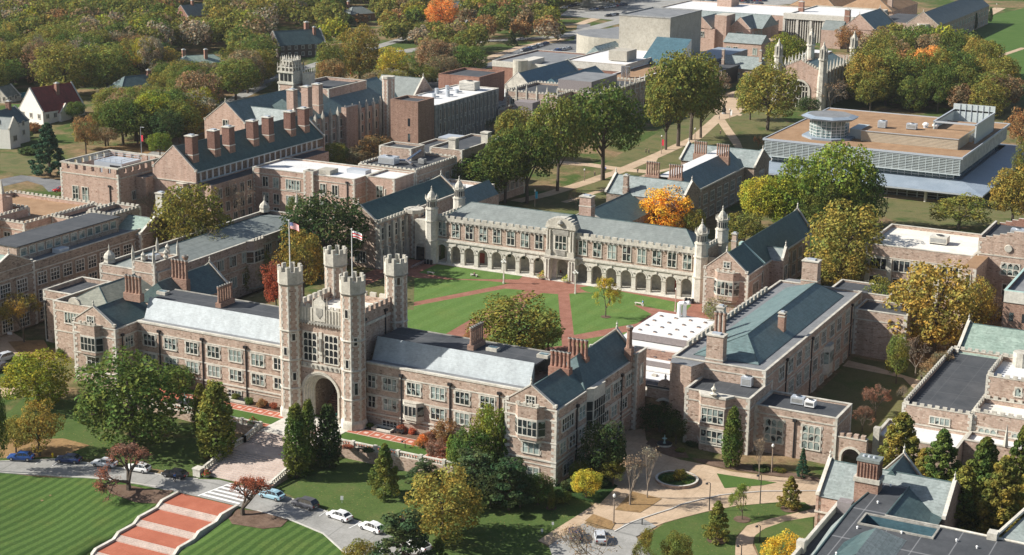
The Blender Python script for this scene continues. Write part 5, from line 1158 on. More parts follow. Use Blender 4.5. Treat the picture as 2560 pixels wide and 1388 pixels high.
B = B_('dark_slate_wing', 'low wing with dark slate roof between arcade and chimneyed hall', (-6, 147, 2.2))
m = MB(); m.box(-12.5, 1.5, 128, 153, 0, 8.4, 'granite_tan'); m.obj('wall', B); gable(B, -12.6, 1.8, 127.5, 157, 8.4, 12.2, 'y', 'slate_dark', ends=(1, 0), wall='granite_tan', ridge=-6)
# ================================================================== right edge
B = B_('white_roofed_classroom_hall', 'granite classroom hall with pinkish white flat roof and tall window bays at right', (78, 137, 2.2))
walls(B, 65.8, 90.4, 125.8, 148, -1, 13.4, roof='roof_cream', par=.7, strings=(10.6,), wall='granite_tan')
for u in (69, 74.4, 80, 85.4): win(B, '-y', 125.8, u, 7.8, 3.6, 2.5, c=3, style='stone', glass='glass_dark'); win(B, '-y', 125.8, u, 3.4, 3.6, 2.5, c=3, style='stone', glass='glass_dark')
m = MB()
for u in (66.6, 71.7, 77.2, 82.7, 88): m.box(u-.5, u+.5, 125.2, 125.8, -1, 10.4, 'limestone')
m.obj('pilaster', B); hvac(80, 137, 12.75, 4, 3, 1.8, 'pale tan unit in the middle of the pinkish white roof', k='concrete_pale')
B = B_('stepped_gable_tower', 'granite entrance tower with crow stepped gables and a round medallion', (98, 131, 2.2))
m = MB(); m.box(91, 108, 126.5, 144, -1, 17.2, 'granite_tan'); m.box(90.4, 93.4, 114.5, 126.5, -1, 13.6, 'granite_tan', top='roof_brown')
for i in range(6): m.box(91+i*1.5, 92.5+i*1.5 if i < 5 else 108, 126.45, 127.1, 17.2, 17.8+i*.45, 'granite_tan', top='limestone')
for i in range(6): m.box(92+i*1.4, 93.4+i*1.4 if i < 5 else 108, 143.4, 144.1, 17.2, 17.8+i*.5, 'brick_red', top='limestone')
m.box(91, 91.5, 127, 143.4, 17.2, 18.2, 'granite_tan', top='limestone'); m.obj('wall', B)
m = MB(); m.box(91.5, 108, 127.1, 143.4, 17.2, 17.4, 'roof_dark'); m.obj('roof', B); m = MB(); m.ring(90.9, 108, 126.4, 127, 14, 14.3, .1, 'limestone'); quoins(m, 91, 126.5, 1, 1, 0, 17); quoins(m, 93.4, 114.5, -1, 1, 0, 13.4); m.obj('quoins', B)
m = MB(); m.tube((97.6, 126.5, 16), (97.6, 126.2, 16), .9, .8, 14, 'limestone'); m.obj('medallion', B)
win(B, '-y', 126.5, 98.4, 10, 3.8, 2.6, c=3, r=2, style='arch'); win(B, '-y', 126.5, 98.4, 5.4, 2.6, 2.4, c=3, r=2, style='stone', glass='glass_dark'); win(B, '-y', 114.5, 91.8, 9.4, .9, 2.6, c=1, style='stone', glass='glass_dark')
m = MB(); m.ng(98.8, 126.4, 2.2, 2.2, .5, .51, 12, 'limestone'); m.box(96.8, 100.4, 126.3, 126.5, -.5, 3.2, 'iron_black'); arch_ring(m, 98.6, 1.6, 1.9, 2.5, 126.1, 126.45, 'limestone', 10, legs=2); m.obj('entrance_arch', B); hvac(98, 134, 17.4, 3, 2, 1.6, 'small unit on the dark roof behind the crow stepped gable')
B = B_('slot_windowed_block', 'plain brick block with a pale band and narrow slot windows at the right edge', (112, 110, 0))
walls(B, 102.6, 130, 98.8, 121, -2, 13.8, wall='brick_tan', roof='roof_grey', par=.6, q=False, coping='copper_mint'); m = MB(); m.box(102.4, 130, 98.6, 98.85, 11.4, 13.8, 'concrete_pale'); m.box(102.4, 102.62, 98.6, 121, 11.4, 13.8, 'concrete_pale'); m.obj('band', B)
for z in (7.4, 3.4): win(B, '-y', 98.8, 104.4, z, .9, 1.9, c=1, style='bare', glass='glass_dark'); win(B, '-y', 98.8, 107, z, .9, 1.9, c=1, style='bare', glass='glass_dark')
m = MB(); m.ng(107, 104, 1.2, 1.2, 13.2, 14.3, 12, 'metal_panel'); m.obj('vent', B)
B = B_('mint_roofed_hall', 'granite hall with pale green pitched roof and long black flat roof at right', (108, 70, -2))
walls(B, 96.5, 109, 43.6, 82, -4, 5.0, roof='roof_dark', cren=.45, par=.6, strings=(), wall='granite_tan')
gable(B, 97.5, 135, 81, 99, 4.4, 8.4, 'x', 'metal_mint', ends=(1, 0), wall='granite_tan'); m = MB(); m.box(97.5, 135, 81.2, 98.8, -3, 4.4, 'granite_tan'); m.obj('wall', B)
B = B_('crenellated_stair_block', 'stepped granite block with crenellated parapets and white roofs at the right edge', (118, 50, -2))
walls(B, 109.2, 135, 52.6, 66, -3, 9.8, roof='roof_white', cren=.5, wall='granite_tan', strings=(5.2,)); walls(B, 109.0, 135, 44, 52.5, -3, 5.6, roof='roof_cream', cren=.5, wall='granite_tan', strings=(2.9,))
m = MB(); m.ng(113, 64, 1.5, 1.5, 8, 11.8, 8, 'limestone'); m.obj('turret', B); m = MB(); m.ng(118, 62, .8, .8, 9, 10.8, 8, 'copper_mint'); m.obj('vent', B)
wins(B, '-y', 44, [111.8, 117.6], .4, 3, 2.4, c=3, style='arch'); win(B, '-y', 52.6, 115, 6.9, 1, 1.5, c=1, style='arch')
B = B_('low_white_terrace_roof', 'low granite range with snow white flat roofs and slotted parapets at right', (105, 42, -3))
walls(B, 94.2, 108.8, 34.2, 43.4, -4, 1.7, roof='roof_white', wall='granite_tan', par=.5, q=False); walls(B, 108.9, 122, 38.8, 43.9, -4, 1.9, roof='roof_white', wall='granite_tan', par=.5, q=False)
wins(B, '-y', 43.6, [103.4], 2.3, 3.4, 1.2, c=4, style='stone')
m = MB(); m.box(94.1, 95.2, 33.6, 34.8, -3, 3.2, 'limestone'); m.ng(116, 39, .5, .04, 2, 6, 6, 'limestone'); m.obj('pier', B)
# bottom right building with wide black roof
B = B_('wide_black_roofed_building', 'granite building with wide seamed black roof and slate gables in the bottom right corner', (112, -10, -4))
zI = lambda x, y: (1660+x*900/2560, 900+y*900/2560)
def Q(x, y, z): a, c = P(*zI(x, y), z); return (a, c, z)
zr = 6.6
m = MB(); m.box(95.2, 101.3, -3.0, 9, -5, 3.7, 'granite_pink'); m.box(101.3, 115.2, -2.4, 9, -5, 3.5, 'granite_pink'); m.box(100.3, 150, -60, -13.4, -5, 3.2, 'granite_pink'); m.box(99.2, 103, -60, -3, -5, 3.0, 'granite_pink')
m.prism([(103.4, -2.4), (108.3, -2.4), (108.3, -13.2), (103.4, -13.2)], -5, 3.2, 'granite_pink'); m.obj('wall', B)
gable(B, 95.2, 115.4, -3.2, 9.0, 3.9, 8.0, 'x', 'slate_pale', ends=(1, 1), wall='granite_pink', name='front_roof', ridge=2.6, zw=-4.5, rise=.3)
gable(B, 102.2, 108.8, 2, 9.6, 4.6, 8.4, 'y', 'slate_dark', ends=(0, 1), wall='granite_pink', name='cross_roof')
D0, D1, D2 = Q(1550, 825, zr), Q(1780, 862, zr), Q(1575, 1110, zr); E1, E2 = Q(1890, 1172, zr), Q(2560, 1312, zr)
K0, K1, K2 = Q(1510, 895, zr), Q(1340, 1040, zr), Q(1060, 1400, zr); S = (150, -60, zr); S2 = (K2[0]+1.5, -60, zr)
m = MB(); deck = [p[:2] for p in (K0, D0, D1, D2)]+[(E1[0], D2[1])]+[(150, D2[1]), (150, -60), (K2[0]+1, -60), K2[:2], K1[:2]]
pit = (105.9, 116.6, -16.9, -13.0)
m.prism([p[:2] for p in (K0, D0, D1, D2, (108.4, -13.0), (K1[0]+.1, -13.0), K1)], 5.6, zr, 'limestone_dark', top='roof_seamed')
m.prism([(103.1, -13.0), (105.9, -13.0), (105.9, -16.9), (103.2, -16.9)], 5.6, zr, 'limestone_dark', top='roof_seamed'); m.prism([(116.6, -12.3), (150, -13.6), (150, -16.9), (116.6, -16.9)], 5.6, zr, 'limestone_dark', top='roof_seamed')
m.prism([(103.2, -16.9), (150, -16.9), (150, -60), (106, -60), (103.5, -30)], 5.6, zr, 'limestone_dark', top='roof_seamed'); m.prism([(108.4, -12.1), (116.6, -12.1), (116.6, -13.0), (108.4, -13.0)], 5.6, zr, 'limestone_dark', top='roof_seamed'); m.obj('flat_roof', B)
m = MB(); a, c, d, e = pit; m.box(a, c, e-.05, e+.02, 4.0, zr, 'metal_blue'); m.box(a-.02, a+.05, d, e, 4.0, zr, 'metal_blue'); m.box(c-.05, c+.02, d, e, 4.0, zr, 'metal_blue'); m.box(a, c, d-.02, d+.05, 4, zr, 'metal_blue'); m.box(a, c, d, e, 3.9, 4.0, 'roof_dark'); m.ring(a-.25, c+.25, d-.25, e+.25, zr, zr+.25, .3, 'limestone_dark'); m.obj('roof_light', B)
m = MB()
for p_, q_ in ((D0, K0), (K0, K1), (K1, K2), (D1, D2), (D0, D1)): m.tube((p_[0], p_[1], zr+.05), (q_[0], q_[1], zr+.05), .16, .16, 6, 'slate_dark')
m.tube((116.6, -12.1, zr+.08), (150, -13.3, zr+.08), .22, .22, 6, 'limestone_pale'); m.tube((108.4, -12.1, zr+.08), (116.6, -12.1, zr+.08), .18, .18, 6, 'limestone_dark'); m.obj('coping', B)
g0, g1 = (101.6, -3.2, 3.6), (100.6, -13, 3.6); g2 = (100.6, -60, 3.6)
m = MB(); m.face([g0, (101.8, -1.6, 4.4), K0, K1, g1][::-1] if 0 else [g0, g1, K1, K0, (102.6, -1.6, 5.0)], 'slate_pale'); m.face([g1, (101.3, -30, 3.6), K2, K1], 'slate_pale'); m.face([(101.3, -30, 3.6), (103.5, -60, 3.6), (106, -60, zr), K2], 'slate_pale'); m.obj('slate_slope', B)  # paler slate: sunlight on this west slope is put into the colour
V_ = (115.0, -12.0, 4.0); m = MB(); m.face([D2, V_, (113.0, -2.6, 4.6), D1], 'slate_dark'); m.face([V_, (115.0, -3.0, 4.2), (113.0, -2.6, 4.6)], 'slate_dark'); m.face([D2, (115, -12.05, 3.0), V_], 'slate_dark'); m.obj('valley_roof', B)  # darker slate: shade on the slope facing away from the sun, as colour
m = MB(); m.box(99.0, 99.5, -34, -3.2, 2.6, 4.3, 'limestone_pale'); m.box(98.7, 99.9, -24, -22.8, 2, 5.2, 'limestone_pale'); m.box(99.5, 101.6, -34, -3.2, 3.1, 3.3, 'roof_dark'); m.box(99.6, 101.8, -6.8, -5.0, 3.3, 5.2, 'metal_ribbed'); m.ring(95.05, 101.4, -3.3, 9.1, 1.2, 1.45, .2, 'limestone_pale'); quoins(m, 95.2, -3.0, 1, 1, -4, 3.6); m.obj('parapet', B)
H0 = (109.6, -21.6, 8.6); m = MB(); m.face([(105.8, -24.4, zr+.02), (107.2, -19.6, zr+.02), H0, (109.6, -32, 8.6), (105.8, -32, zr)], 'slate_dark'); m.face([(107.2, -19.6, zr+.02), (113.6, -19.4, zr+.02), H0], 'slate_pale'); m.face([(113.6, -19.4, zr+.02), (113.6, -32, zr), (109.6, -32, 8.6), H0], 'slate_pale'); m.obj('near_hip_roof', B)
for q in ((1610, 900), (1520, 1020), (1375, 1200), (1690, 1235), (2225, 1340), (1225, 1385), (2080, 1290)):
    x, y, _ = Q(*q, zr); m = MB(); m.ng(x, y, .13, .11, zr, zr+.3, 8, 'white_paint'); m.ng(x, y, .2, .08, zr+.3, zr+.42, 8, 'white_paint'); m.obj('roof_vent', B)
m = MB(); m.box(101.5, 105.2, -4.6, -2.0, 3, 8.4, 'brick_tan'); m.box(101.3, 105.4, -4.8, -1.8, 8.2, 8.9, 'limestone')
m.box(101.7, 105.0, -4.45, -2.15, 8.9, 11.5, 'brick_red')
for i in range(7): m.box(101.75+i*.5, 101.9+i*.5, -4.6, -4.45, 9.0, 11.3, 'brick_tan')
for i in range(4): m.box(105.0, 105.14, -4.35+i*.62, -4.2+i*.62, 9.0, 11.3, 'brick_tan')
m.box(101.55, 105.15, -4.6, -2.0, 11.5, 11.95, 'slate_grey')
for i in range(3): m.ng(102.4+i*.8, -3.3, .28, .2, 11.95, 12.25, 8, 'metal_panel')
m.obj('chimney', B)
m = MB(); m.face([(125.2, -12.2, 6.6), (150, -14, 6.6), (150, -4, 11), (129.5, -4, 10.6)], 'slate_pale'); m.tube((124.8, -12.4, 7.2), (129.2, -3.6, 11.2), .3, .3, 6, 'limestone_pale'); m.box(123.6, 125.0, -13.4, -11.6, 5, 7.6, 'limestone_pale'); m.box(115.0, 117.2, -12.2, -10.4, 2, 5.4, 'limestone'); m.obj('east_gable', B)
# ================================================================== houses in the woods, turned to their streets
def house(name, label, px, py, z, rz, wx, wy, he, hr, wall, roof, chs=(), ends=(1, 1), extra=None, cat='house'):
    x, y = P(px, py, z); b = thing(name, label, cat, (x, y, 0), rz)
    m = MB(); m.box(x-wx/2, x+wx/2, y-wy/2, y+wy/2, 0, he, wall); m.obj('wall', b)
    gable(b, x-wx/2, x+wx/2, y-wy/2, y+wy/2, he, hr, 'y', roof, ends=ends, wall=wall, fin=False, over=.3 if ends[0] == 2 else 0, rise=.12)
    for (dx, dy, zz, w) in chs: chimney(b, x+dx, y+dy, he-1, he, zz, w, w, 'brick_red')
    for zz in ([3.2, 6.2] if he > 6.5 else [3.2]):
        for i in range(3): win(b, '-y', y-wy/2, x-wx/3+i*wx/3, zz, 1.1, 1.4, c=2, style='far', glass='glass_dark')
        for i in range(int(wy/3.5)): win(b, '+x', x+wx/2, y-wy/2+2+i*3.4, zz, 1.1, 1.4, c=2, style='far', glass='glass_dark')
    if extra: extra(b, x, y)
    return b
def red_extra(b, x, y):
    gable(b, x+1, x+8.2, y-3, y+2, 4.5, 7.6, 'x', 'tile_red', ends=(0, 1), wall='stucco', fin=False, rise=.1); m = MB(); m.box(x+1, x+8, y-2.8, y+1.8, 0, 4.5, 'stucco'); m.obj('wall', b)
    win(b, '-y', y-7.5-.02, x, 8, .7, 1.5, c=1, style='far')
house('red_tiled_house', 'white stucco house with a steep red tiled roof and brick chimney', 130, 265, 6, radians(-8), 13, 19, 5.4, 13.4, 'stucco', 'tile_red', ((2, 1, 14.2, 1.5),), extra=red_extra)
def white_extra(b, x, y):
    gable(b, x-2, x+8, y-9, y-3, 7, 10.6, 'x', 'slate_grey', ends=(0, 1), wall='stucco', fin=False, rise=.1); m = MB(); m.box(x-2, x+8, y-9, y-3, 0, 7, 'stucco'); m.obj('wall', b); win(b, '+x', x+8, y-6, 3, 2, 1.6, c=3, style='far')
house('white_gabled_house', 'white rendered house with grey gables at the left edge', 8, 318, 6, radians(12), 10, 16, 7.2, 11.8, 'stucco', 'slate_dark', ((0, 4, 14, 1.6),), extra=white_extra)
house('blue_roofed_house', 'house with dark blue roof and white dormer behind the red tiled house', 338, 215, 7, radians(-20), 12, 20, 6, 11, 'stucco', 'slate_dark', ((0, 6, 12.5, 1.4),), ends=(2, 2))
house('green_roofed_house', 'brick house with pale green mansard roof half hidden in the woods', 500, 152, 8, radians(-35), 11, 22, 7, 10.5, 'granite_pink', 'metal_mint', ((-3, -6, 12.5, 1.6), (2, 2, 12.8, 1.5)), ends=(2, 2))
house('red_brick_gabled_house', 'tall red brick house with white trimmed gable at the top left', 482, 45, 7, radians(-10), 11, 16, 8.5, 14, 'brick_red', 'slate_grey', ((0, 0, 16, 1.4),))
house('dark_shingled_house', 'dark shingled house with steep gables and two chimneys behind the gothic tower', 742, 108, 8, radians(-30), 12, 24, 8, 14, 'timber', 'slate_dark', ((-2, 6, 17, 2), (2, 8, 15, 1.4)))
house('grey_roofed_brick_house', 'brick house with grey roof at the upper centre in the woods', 893, 28, 7, radians(-25), 11, 16, 6, 9.5, 'brick_red', 'slate_grey', ((-4, -3, 12, 1.4),), ends=(2, 2))
house('shingle_roofed_cottage', 'low cottage with weathered grey roof near the top centre', 1150, 12, 5, radians(-20), 11, 20, 4, 7, 'brick_red', 'slate_grey', (), ends=(2, 2), cat='cottage')
house('stone_cottage', 'small pale stone cottage under the trees above the red tiled house', 12, 235, 5, radians(10), 8, 9, 4, 8, 'limestone', 'slate_olive', ())
# ================================================================== terrain
CP = [(-200, -60, -4), (-140, -60, -5), (-90, -70, -8), (-40, -70, -8.2), (0, -70, -8.6), (40, -70, -8.5), (90, -70, -7), (0, -54, -7), (-20, -54, -6.6), (25, -54, -7.0), (0, -45, -5.6), (-30, -44, -5.2),
      (0, -36, -4.15), (0, -30, -3.95), (0, -26, -3.9), (-20, -34, -4.0), (15, -34, -4.3), (30, -31, -4.6), (-40, -31, -3.6), (-60, -29, -3.3), (-80, -27, -3.2), (-110, -25, -3), (-20, -24, -3.4), (-40, -22, -2.6), (-60, -18, -2.2), (-80, -12, -1.6), (-110, -10, -1),
      (-60, -8, -1.2), (-58, 0, -.6), (-70, 2, -.2), (-85, 3, 0), (-110, 8, .2), (-130, 30, .6), (-150, 60, 1), (-30, -13, -2.4), (-15, -14, -2.6), (12, -14, -3.4), (20, -20, -3.9), (30, -13, -3.6), (40, -10, -3.2), (38, -2, -2.6), (45, -8, -2.6), (52, -6, -2.5),
      (45, -20, -4.4), (55, -14, -3.8), (55, 8, -2.5), (60, 0, -3), (56, 22, -2.5), (66, 16, -2.8), (75, 12, -3.1), (88, 16, -3.2), (95, 20, -3.3), (70, 0, -3.2), (80, -5, -3.5), (90, -10, -3.8), (70, -20, -4.6), (60, -30, -5.2), (80, -40, -5.5), (110, -30, -4.5), (110, 20, -3.4), (150, 20, -3.4), (160, -60, -6),
      (78, 50, -2.6), (88, 50, -2.8), (92, 75, -2.6), (80, 80, -2.5), (90, 88, -2.4), (95, 105, -1.4), (88, 110, -.8), (70, 116, .6), (62, 112, 1.4), (56, 120, 2.0), (98, 118, -.5), (120, 90, -1.5), (130, 130, 1), (60, 150, 2.2), (90, 160, 1.8), (110, 190, 2), (140, 180, 1.6),
      (0, 170, 2.2), (-60, 150, 2.2), (-90, 100, 2.0), (-40, 120, 2.2), (30, 150, 2.2), (40, 200, 2.2), (-120, 90, 1.8), (-160, 100, 1.6), (-200, 120, 1.6)]
def g(x, y):
    if y > 14 and -55 < x < 40.8+(15 if y > 30 else 0) and y < 118: return 2.2 if y > 18 else 2.2
    if y > 215: return 2.2
    s = w = 0.
    for a, b, z in CP:
        d = (a-x)**2+(b-y)**2+40.0
        k = 1/(d*sqrt(d)); s += z*k; w += k
    z = s/w
    if y < -36 and -5.8 < x < 7: z -= 1.3
    if y > 185: z += (2.2-z)*(y-185)/30
    return z
def GP(px, py):                                                # ground point seen at a pixel
    z = 0.
    for _ in range(14):
        x, y = P(px, py, z); z = .5*z+.5*g(x, y)
    return x, y, g(x, y)
m_noise('grass', (.06, .09, .026), (.15, .135, .06), .12, .95, .1, 7, .3, .7, fine=2.5, c3=(.082, .115, .034))
m_noise('grass_mown', (.058, .115, .024), (.085, .14, .034), .15, .95, .1, 5, .3, .7, fine=3)
m_noise('leaf_litter', (.16, .10, .05), (.30, .19, .09), .5, .95, .05, 6, fine=3, c3=(.22, .15, .07))
m_noise('mulch', (.10, .065, .045), (.19, .13, .095), .8, .95, .05, 6, fine=5)
m_noise('ivy', (.02, .05, .014), (.05, .085, .025), 1.2, .9, .1, 5, fine=5, bump=.1)
m_flatroof('path_tan', (.38, .275, .18), (.54, .41, .285), (.25, .19, .13), 3.0, .35, .9, .1)
m_noise('path_brick', (.22, .095, .065), (.33, .16, .115), .5, .9, .1, 6, fine=4)
m_noise('paver_red', (.35, .11, .065), (.44, .155, .095), .4, .9, .1, 6, fine=5)
m_noise('paver_pink', (.43, .345, .295), (.57, .475, .41), .6, .9, .1, 6, fine=4)
m_noise('paver_line', (.50, .36, .30), (.6, .46, .39), .6, .9, .1)
m_flatroof('road', (.23, .225, .205), (.36, .35, .325), (.13, .13, .12), 6.5, .4, .9, .1)
m_noise('road_dark', (.13, .13, .13), (.22, .22, .215), .2, .9, .1, 7, fine=3)
m_noise('kerb', (.42, .40, .36), (.58, .55, .5), .7, .9, .1)
def mk_forest():
    b = NB('ground'); v = b.pos()
    n1 = b.noise(v, .045, 6, .65); n2 = b.noise(v, .6, 5, .7); n3 = b.noise(v, 4, 2, .6)
    gr = b.ramp(n2, [(.3, (.04, .075, .018)), (.7, (.09, .12, .035))]); br = b.ramp(n2, [(.3, (.15, .10, .055)), (.7, (.30, .21, .115))])
    c = b.mix(gr, br, b.ramp(n1, [(.44, 0.0), (.58, 1.0)])); c = b.mix(c, b.ramp(n3, [(.3, .75), (.7, 1.2)]), 1.0, 'MULTIPLY'); return b.out(c, .95, .05)
mk_forest()
def mk_stripe(name, ang, wd, c1, c2):
    b = NB(name); v = b.pos(rot=ang); sx = b.n('ShaderNodeSeparateXYZ'); b.l(v, sx.inputs[0])
    w = b.noise(b.pos(), .08, 3); ad = b.n('ShaderNodeMath', operation='MULTIPLY_ADD'); b.l(w, ad.inputs[0]); ad.inputs[1].default_value = 1.2; b.l(sx.outputs[0], ad.inputs[2])
    d = b.n('ShaderNodeMath', operation='DIVIDE'); d.inputs[1].default_value = wd; b.l(ad.outputs[0], d.inputs[0]); f = b.n('ShaderNodeMath', operation='PINGPONG'); f.inputs[1].default_value = 1; b.l(d.outputs[0], f.inputs[0])
    c = b.mix(c1, c2, b.ramp(f.outputs[0], [(.38, 0.0), (.62, 1.0)]))
    pz = b.ramp(b.noise(b.pos(), .16, 6, .7), [(.52, (1, 1, 1)), (.75, (1.35, 1.08, 1.1))]); c = b.mix(c, pz, 1.0, 'MULTIPLY')
    c = b.mix(c, b.ramp(b.noise(b.pos(), 3, 4, .7), [(.3, .72), (.7, 1.22)]), 1.0, 'MULTIPLY'); return b.out(c, .95, .1)
def mk_lawn():
    b = NB('lawn_leafy'); v = b.pos(); c = b.ramp(b.noise(v, .12, 6, .7), [(.3, (.052, .09, .022)), (.55, (.078, .115, .032)), (.8, (.13, .125, .05))])
    vo = b.n('ShaderNodeTexVoronoi'); vo.inputs['Scale'].default_value = 1.7; b.l(v, vo.inputs['Vector']); sp = b.ramp(vo.outputs['Distance'], [(.10, 1.0), (.16, 0.0)])
    gate = b.ramp(b.noise(v, .1, 3), [(.36, 0.0), (.58, .9)]); mm = b.n('ShaderNodeMath', operation='MULTIPLY'); b.l(sp, mm.inputs[0]); b.l(gate, mm.inputs[1])
    c = b.mix(c, (.32, .22, .09), mm.outputs[0]); c = b.mix(c, b.ramp(b.noise(v, 3, 4, .7), [(.3, .75), (.7, 1.2)]), 1.0, 'MULTIPLY'); return b.out(c, .95, .1)
mk_lawn()
mk_stripe('lawn_striped', radians(4), .95, (.048, .092, .021), (.08, .135, .033))
mk_stripe('lawn_court', radians(3), 2.2, (.095, .165, .04), (.107, .18, .047))
# one sheet reaching the horizon
def axis_lines(lo, hi, a, b_, st):
    L = [a+i*st for i in range(int((b_-a)/st)+1)]; s = st; x = L[0]; left = []
    while x > lo: s *= 1.35; x -= s; left.append(x)
    s = st; x = L[-1]; right = []
    while x < hi: s *= 1.35; x += s; right.append(x)
    return left[::-1]+L+right
XS = axis_lines(-4500, 4500, -150, 166, 2); YS = axis_lines(-600, 6500, -76, 216, 2)
vs = []; GZ = {}
BF = [(-54, 50, 3.5, 12.5), (-6, 7, 0, 14)]
for y in YS:
    for x in XS:
        inn = -90 <= y <= 230 and -260 <= x <= 240
        z = g(max(-255, min(235, x)), max(-88, min(228, y)))
        vs.append((x, y, z-.0))
nx = len(XS); fs = [(j*nx+i, j*nx+i+1, (j+1)*nx+i+1, (j+1)*nx+i) for j in range(len(YS)-1) for i in range(nx-1)]
me = bpy.data.meshes.new('ground'); me.from_pydata(vs, [], fs); me.materials.append(MATS['ground']); me.update()
go = bpy.data.objects.new('ground', me); link(go); tag(go, kind='structure'); smooth(go)
LVL = [0]
def patch(name, pts, k, off, world=False, drape=True, z=None):
    """flat sheet following the terrain; pts are ground pixels or world xy"""
    W_ = pts if world else [((P(a, b, z)) if z is not None else GP(a, b)[:2]) for a, b in pts]
    bm = bmesh.new(); bm.faces.new([bm.verts.new((x, y, 0)) for x, y in W_])
    bmesh.ops.triangulate(bm, faces=bm.faces[:])
    if drape:
        x0, x1 = min(p[0] for p in W_), max(p[0] for p in W_); y0, y1 = min(p[1] for p in W_), max(p[1] for p in W_)
        for c0, c1, ax in ((x0, x1, 0), (y0, y1, 1)):
            base = -150 if ax == 0 else -76
            a = base+2*math.ceil((c0-base)/2)
            while a < c1 and (c1-c0) < 400:
                co = (a, 0, 0) if ax == 0 else (0, a, 0); no = (1, 0, 0) if ax == 0 else (0, 1, 0)
                bmesh.ops.bisect_plane(bm, geom=bm.verts[:]+bm.edges[:]+bm.faces[:], plane_co=co, plane_no=no); a += 2
    LVL[0] += 1; off = off+.0009*(LVL[0] % 13)
    for v in bm.verts: v.co.z = (z if z not in (None, 2.2) else g(v.co.x, v.co.y))+off
    for f in bm.faces:
        f.normal_update()
        if f.normal.z < 0: f.normal_flip()
        f.smooth = True
    me = bpy.data.meshes.new(name); bm.to_mesh(me); bm.free(); me.materials.append(MATS[k])
    o = bpy.data.objects.new(name, me); link(o); tag(o, kind='structure'); return o
def ribbon(name, pts, w, k, off, z=None, world=False):
    W_ = pts if world else [(P(a, b, z) if z is not None else GP(a, b)[:2]) for a, b in pts]
    L = []; R = []
    for i, p in enumerate(W_):
        a = W_[max(0, i-1)]; b_ = W_[min(len(W_)-1, i+1)]; d = Vector((b_[0]-a[0], b_[1]-a[1])).normalized(); ww = (w[i] if isinstance(w, (list, tuple)) else w)/2
        L.append((p[0]-d.y*ww, p[1]+d.x*ww)); R.append((p[0]+d.y*ww, p[1]-d.x*ww))
    return patch(name, L+R[::-1], k, off, world=True, z=z)
def kerbline(name, pts, z_off, h=.14, w=.25, k='kerb', z=None, world=False, kind='structure'):
    W_ = pts if world else [(P(a, b, z) if z is not None else GP(a, b)[:2]) for a, b in pts]
    m = MB(); out = []
    for a, b_ in zip(W_, W_[1:]):
        n = max(1, int(hypot(b_[0]-a[0], b_[1]-a[1])/2))
        for i in range(n): out.append((a[0]+(b_[0]-a[0])*i/n, a[1]+(b_[1]-a[1])*i/n))
    out.append(W_[-1])
    rows = []
    for i, p in enumerate(out):
        a = out[max(0, i-1)]; b_ = out[min(len(out)-1, i+1)]; d = Vector((b_[0]-a[0], b_[1]-a[1])).normalized(); zz = (z if z is not None else g(*p))+z_off
        rows.append([(p[0]-d.y*w/2, p[1]+d.x*w/2, zz-.2), (p[0]-d.y*w/2, p[1]+d.x*w/2, zz+h), (p[0]+d.y*w/2, p[1]-d.x*w/2, zz+h), (p[0]+d.y*w/2, p[1]-d.x*w/2, zz-.2)])
    for r, s in zip(rows, rows[1:]):
        for j in range(3): m.face([r[j], r[j+1], s[j+1], s[j]], k)
    o = m.obj(name); 
    if kind: tag(o, kind=kind)
    return o
def zG(x, y): return 0+x*900/2560, 900+y*900/2560              # helper conversions from enlarged views of the photo
def zH(x, y): return 850+x*900/2560, 900+y*900/2560
def zI(x, y): return 1660+x*900/2560, 900+y*900/2560
def zE(x, y): return 850+x*900/2560, 450+y*900/2560
def zC(x, y): return 1660+x*900/2560, y*900/2560
def zBB(x, y): return 850+x*900/2560, y*900/2560
def zA(x, y): return x*900/2560, y*900/2560
def zF(x, y): return 1660+x*900/2560, 450+y*900/2560
# --- front lawns, road, red stepped walk
patch('lawn', [zG(-300, 800), zG(0, 800), zG(640, 838), zG(900, 870), zG(1100, 905), zG(1270, 950), zG(1085, 1040), zG(985, 1140), zG(850, 1250), zG(640, 1400), zG(560, 1500), zG(-300, 1500)], 'lawn_striped', .03)
patch('lawn', [zG(1690, 1050), zG(2060, 1140), zG(2330, 1240), zG(2520, 1330), zG(2700, 1420), zG(2900, 1560), zG(1100, 1500), zG(1270, 1388), zG(1430, 1230), zG(1600, 1110)], 'lawn_striped', .03)
patch('lawn', [zG(0, 720), zG(0, 430), zG(180, 260), zG(600, 300), zG(700, 520), zG(1500, 560), zG(1600, 640), zG(1420, 830), zG(900, 745), zG(600, 700)], 'lawn_leafy', .03)
patch('lawn', [zG(1900, 900), zG(2060, 760), zG(2200, 640), (960, 1150), (1060, 1190), (1400, 1195), (1450, 1215), zH(1790, 1045), zH(1410, 1290), zH(1500, 1340), zH(1560, 1500), zH(600, 1500), zH(330, 1240), zH(60, 1120), zG(2250, 1035)], 'lawn_leafy', .03)
patch('leaf_litter_bed', [zG(0, 560), zG(450, 560), zG(640, 610), zG(430, 690), zG(0, 700)], 'leaf_litter', .05)
patch('road', [zG(-400, 720), zG(0, 720), zG(420, 705), zG(640, 735), zG(900, 775), zG(1200, 830), zG(1420, 850), zG(1560, 855), zG(1870, 930), zG(2060, 980), zG(2330, 1080), zG(2560, 1150), zH(330, 1240), zH(640, 1370), zH(800, 1470), zH(500, 1560), zH(20, 1360), zG(2300, 1235), zG(2060, 1135), zG(1700, 1045), zG(1430, 980), zG(1270, 945), zG(900, 870), zG(640, 838), zG(330, 818), zG(0, 800), zG(-400, 800)], 'road', .07)
patch('mulch_bed', [zG(740, 890), zG(900, 890), zG(1060, 925), zG(1240, 960), zG(1120, 1025), zG(960, 1015), zG(780, 950)], 'mulch', .09)
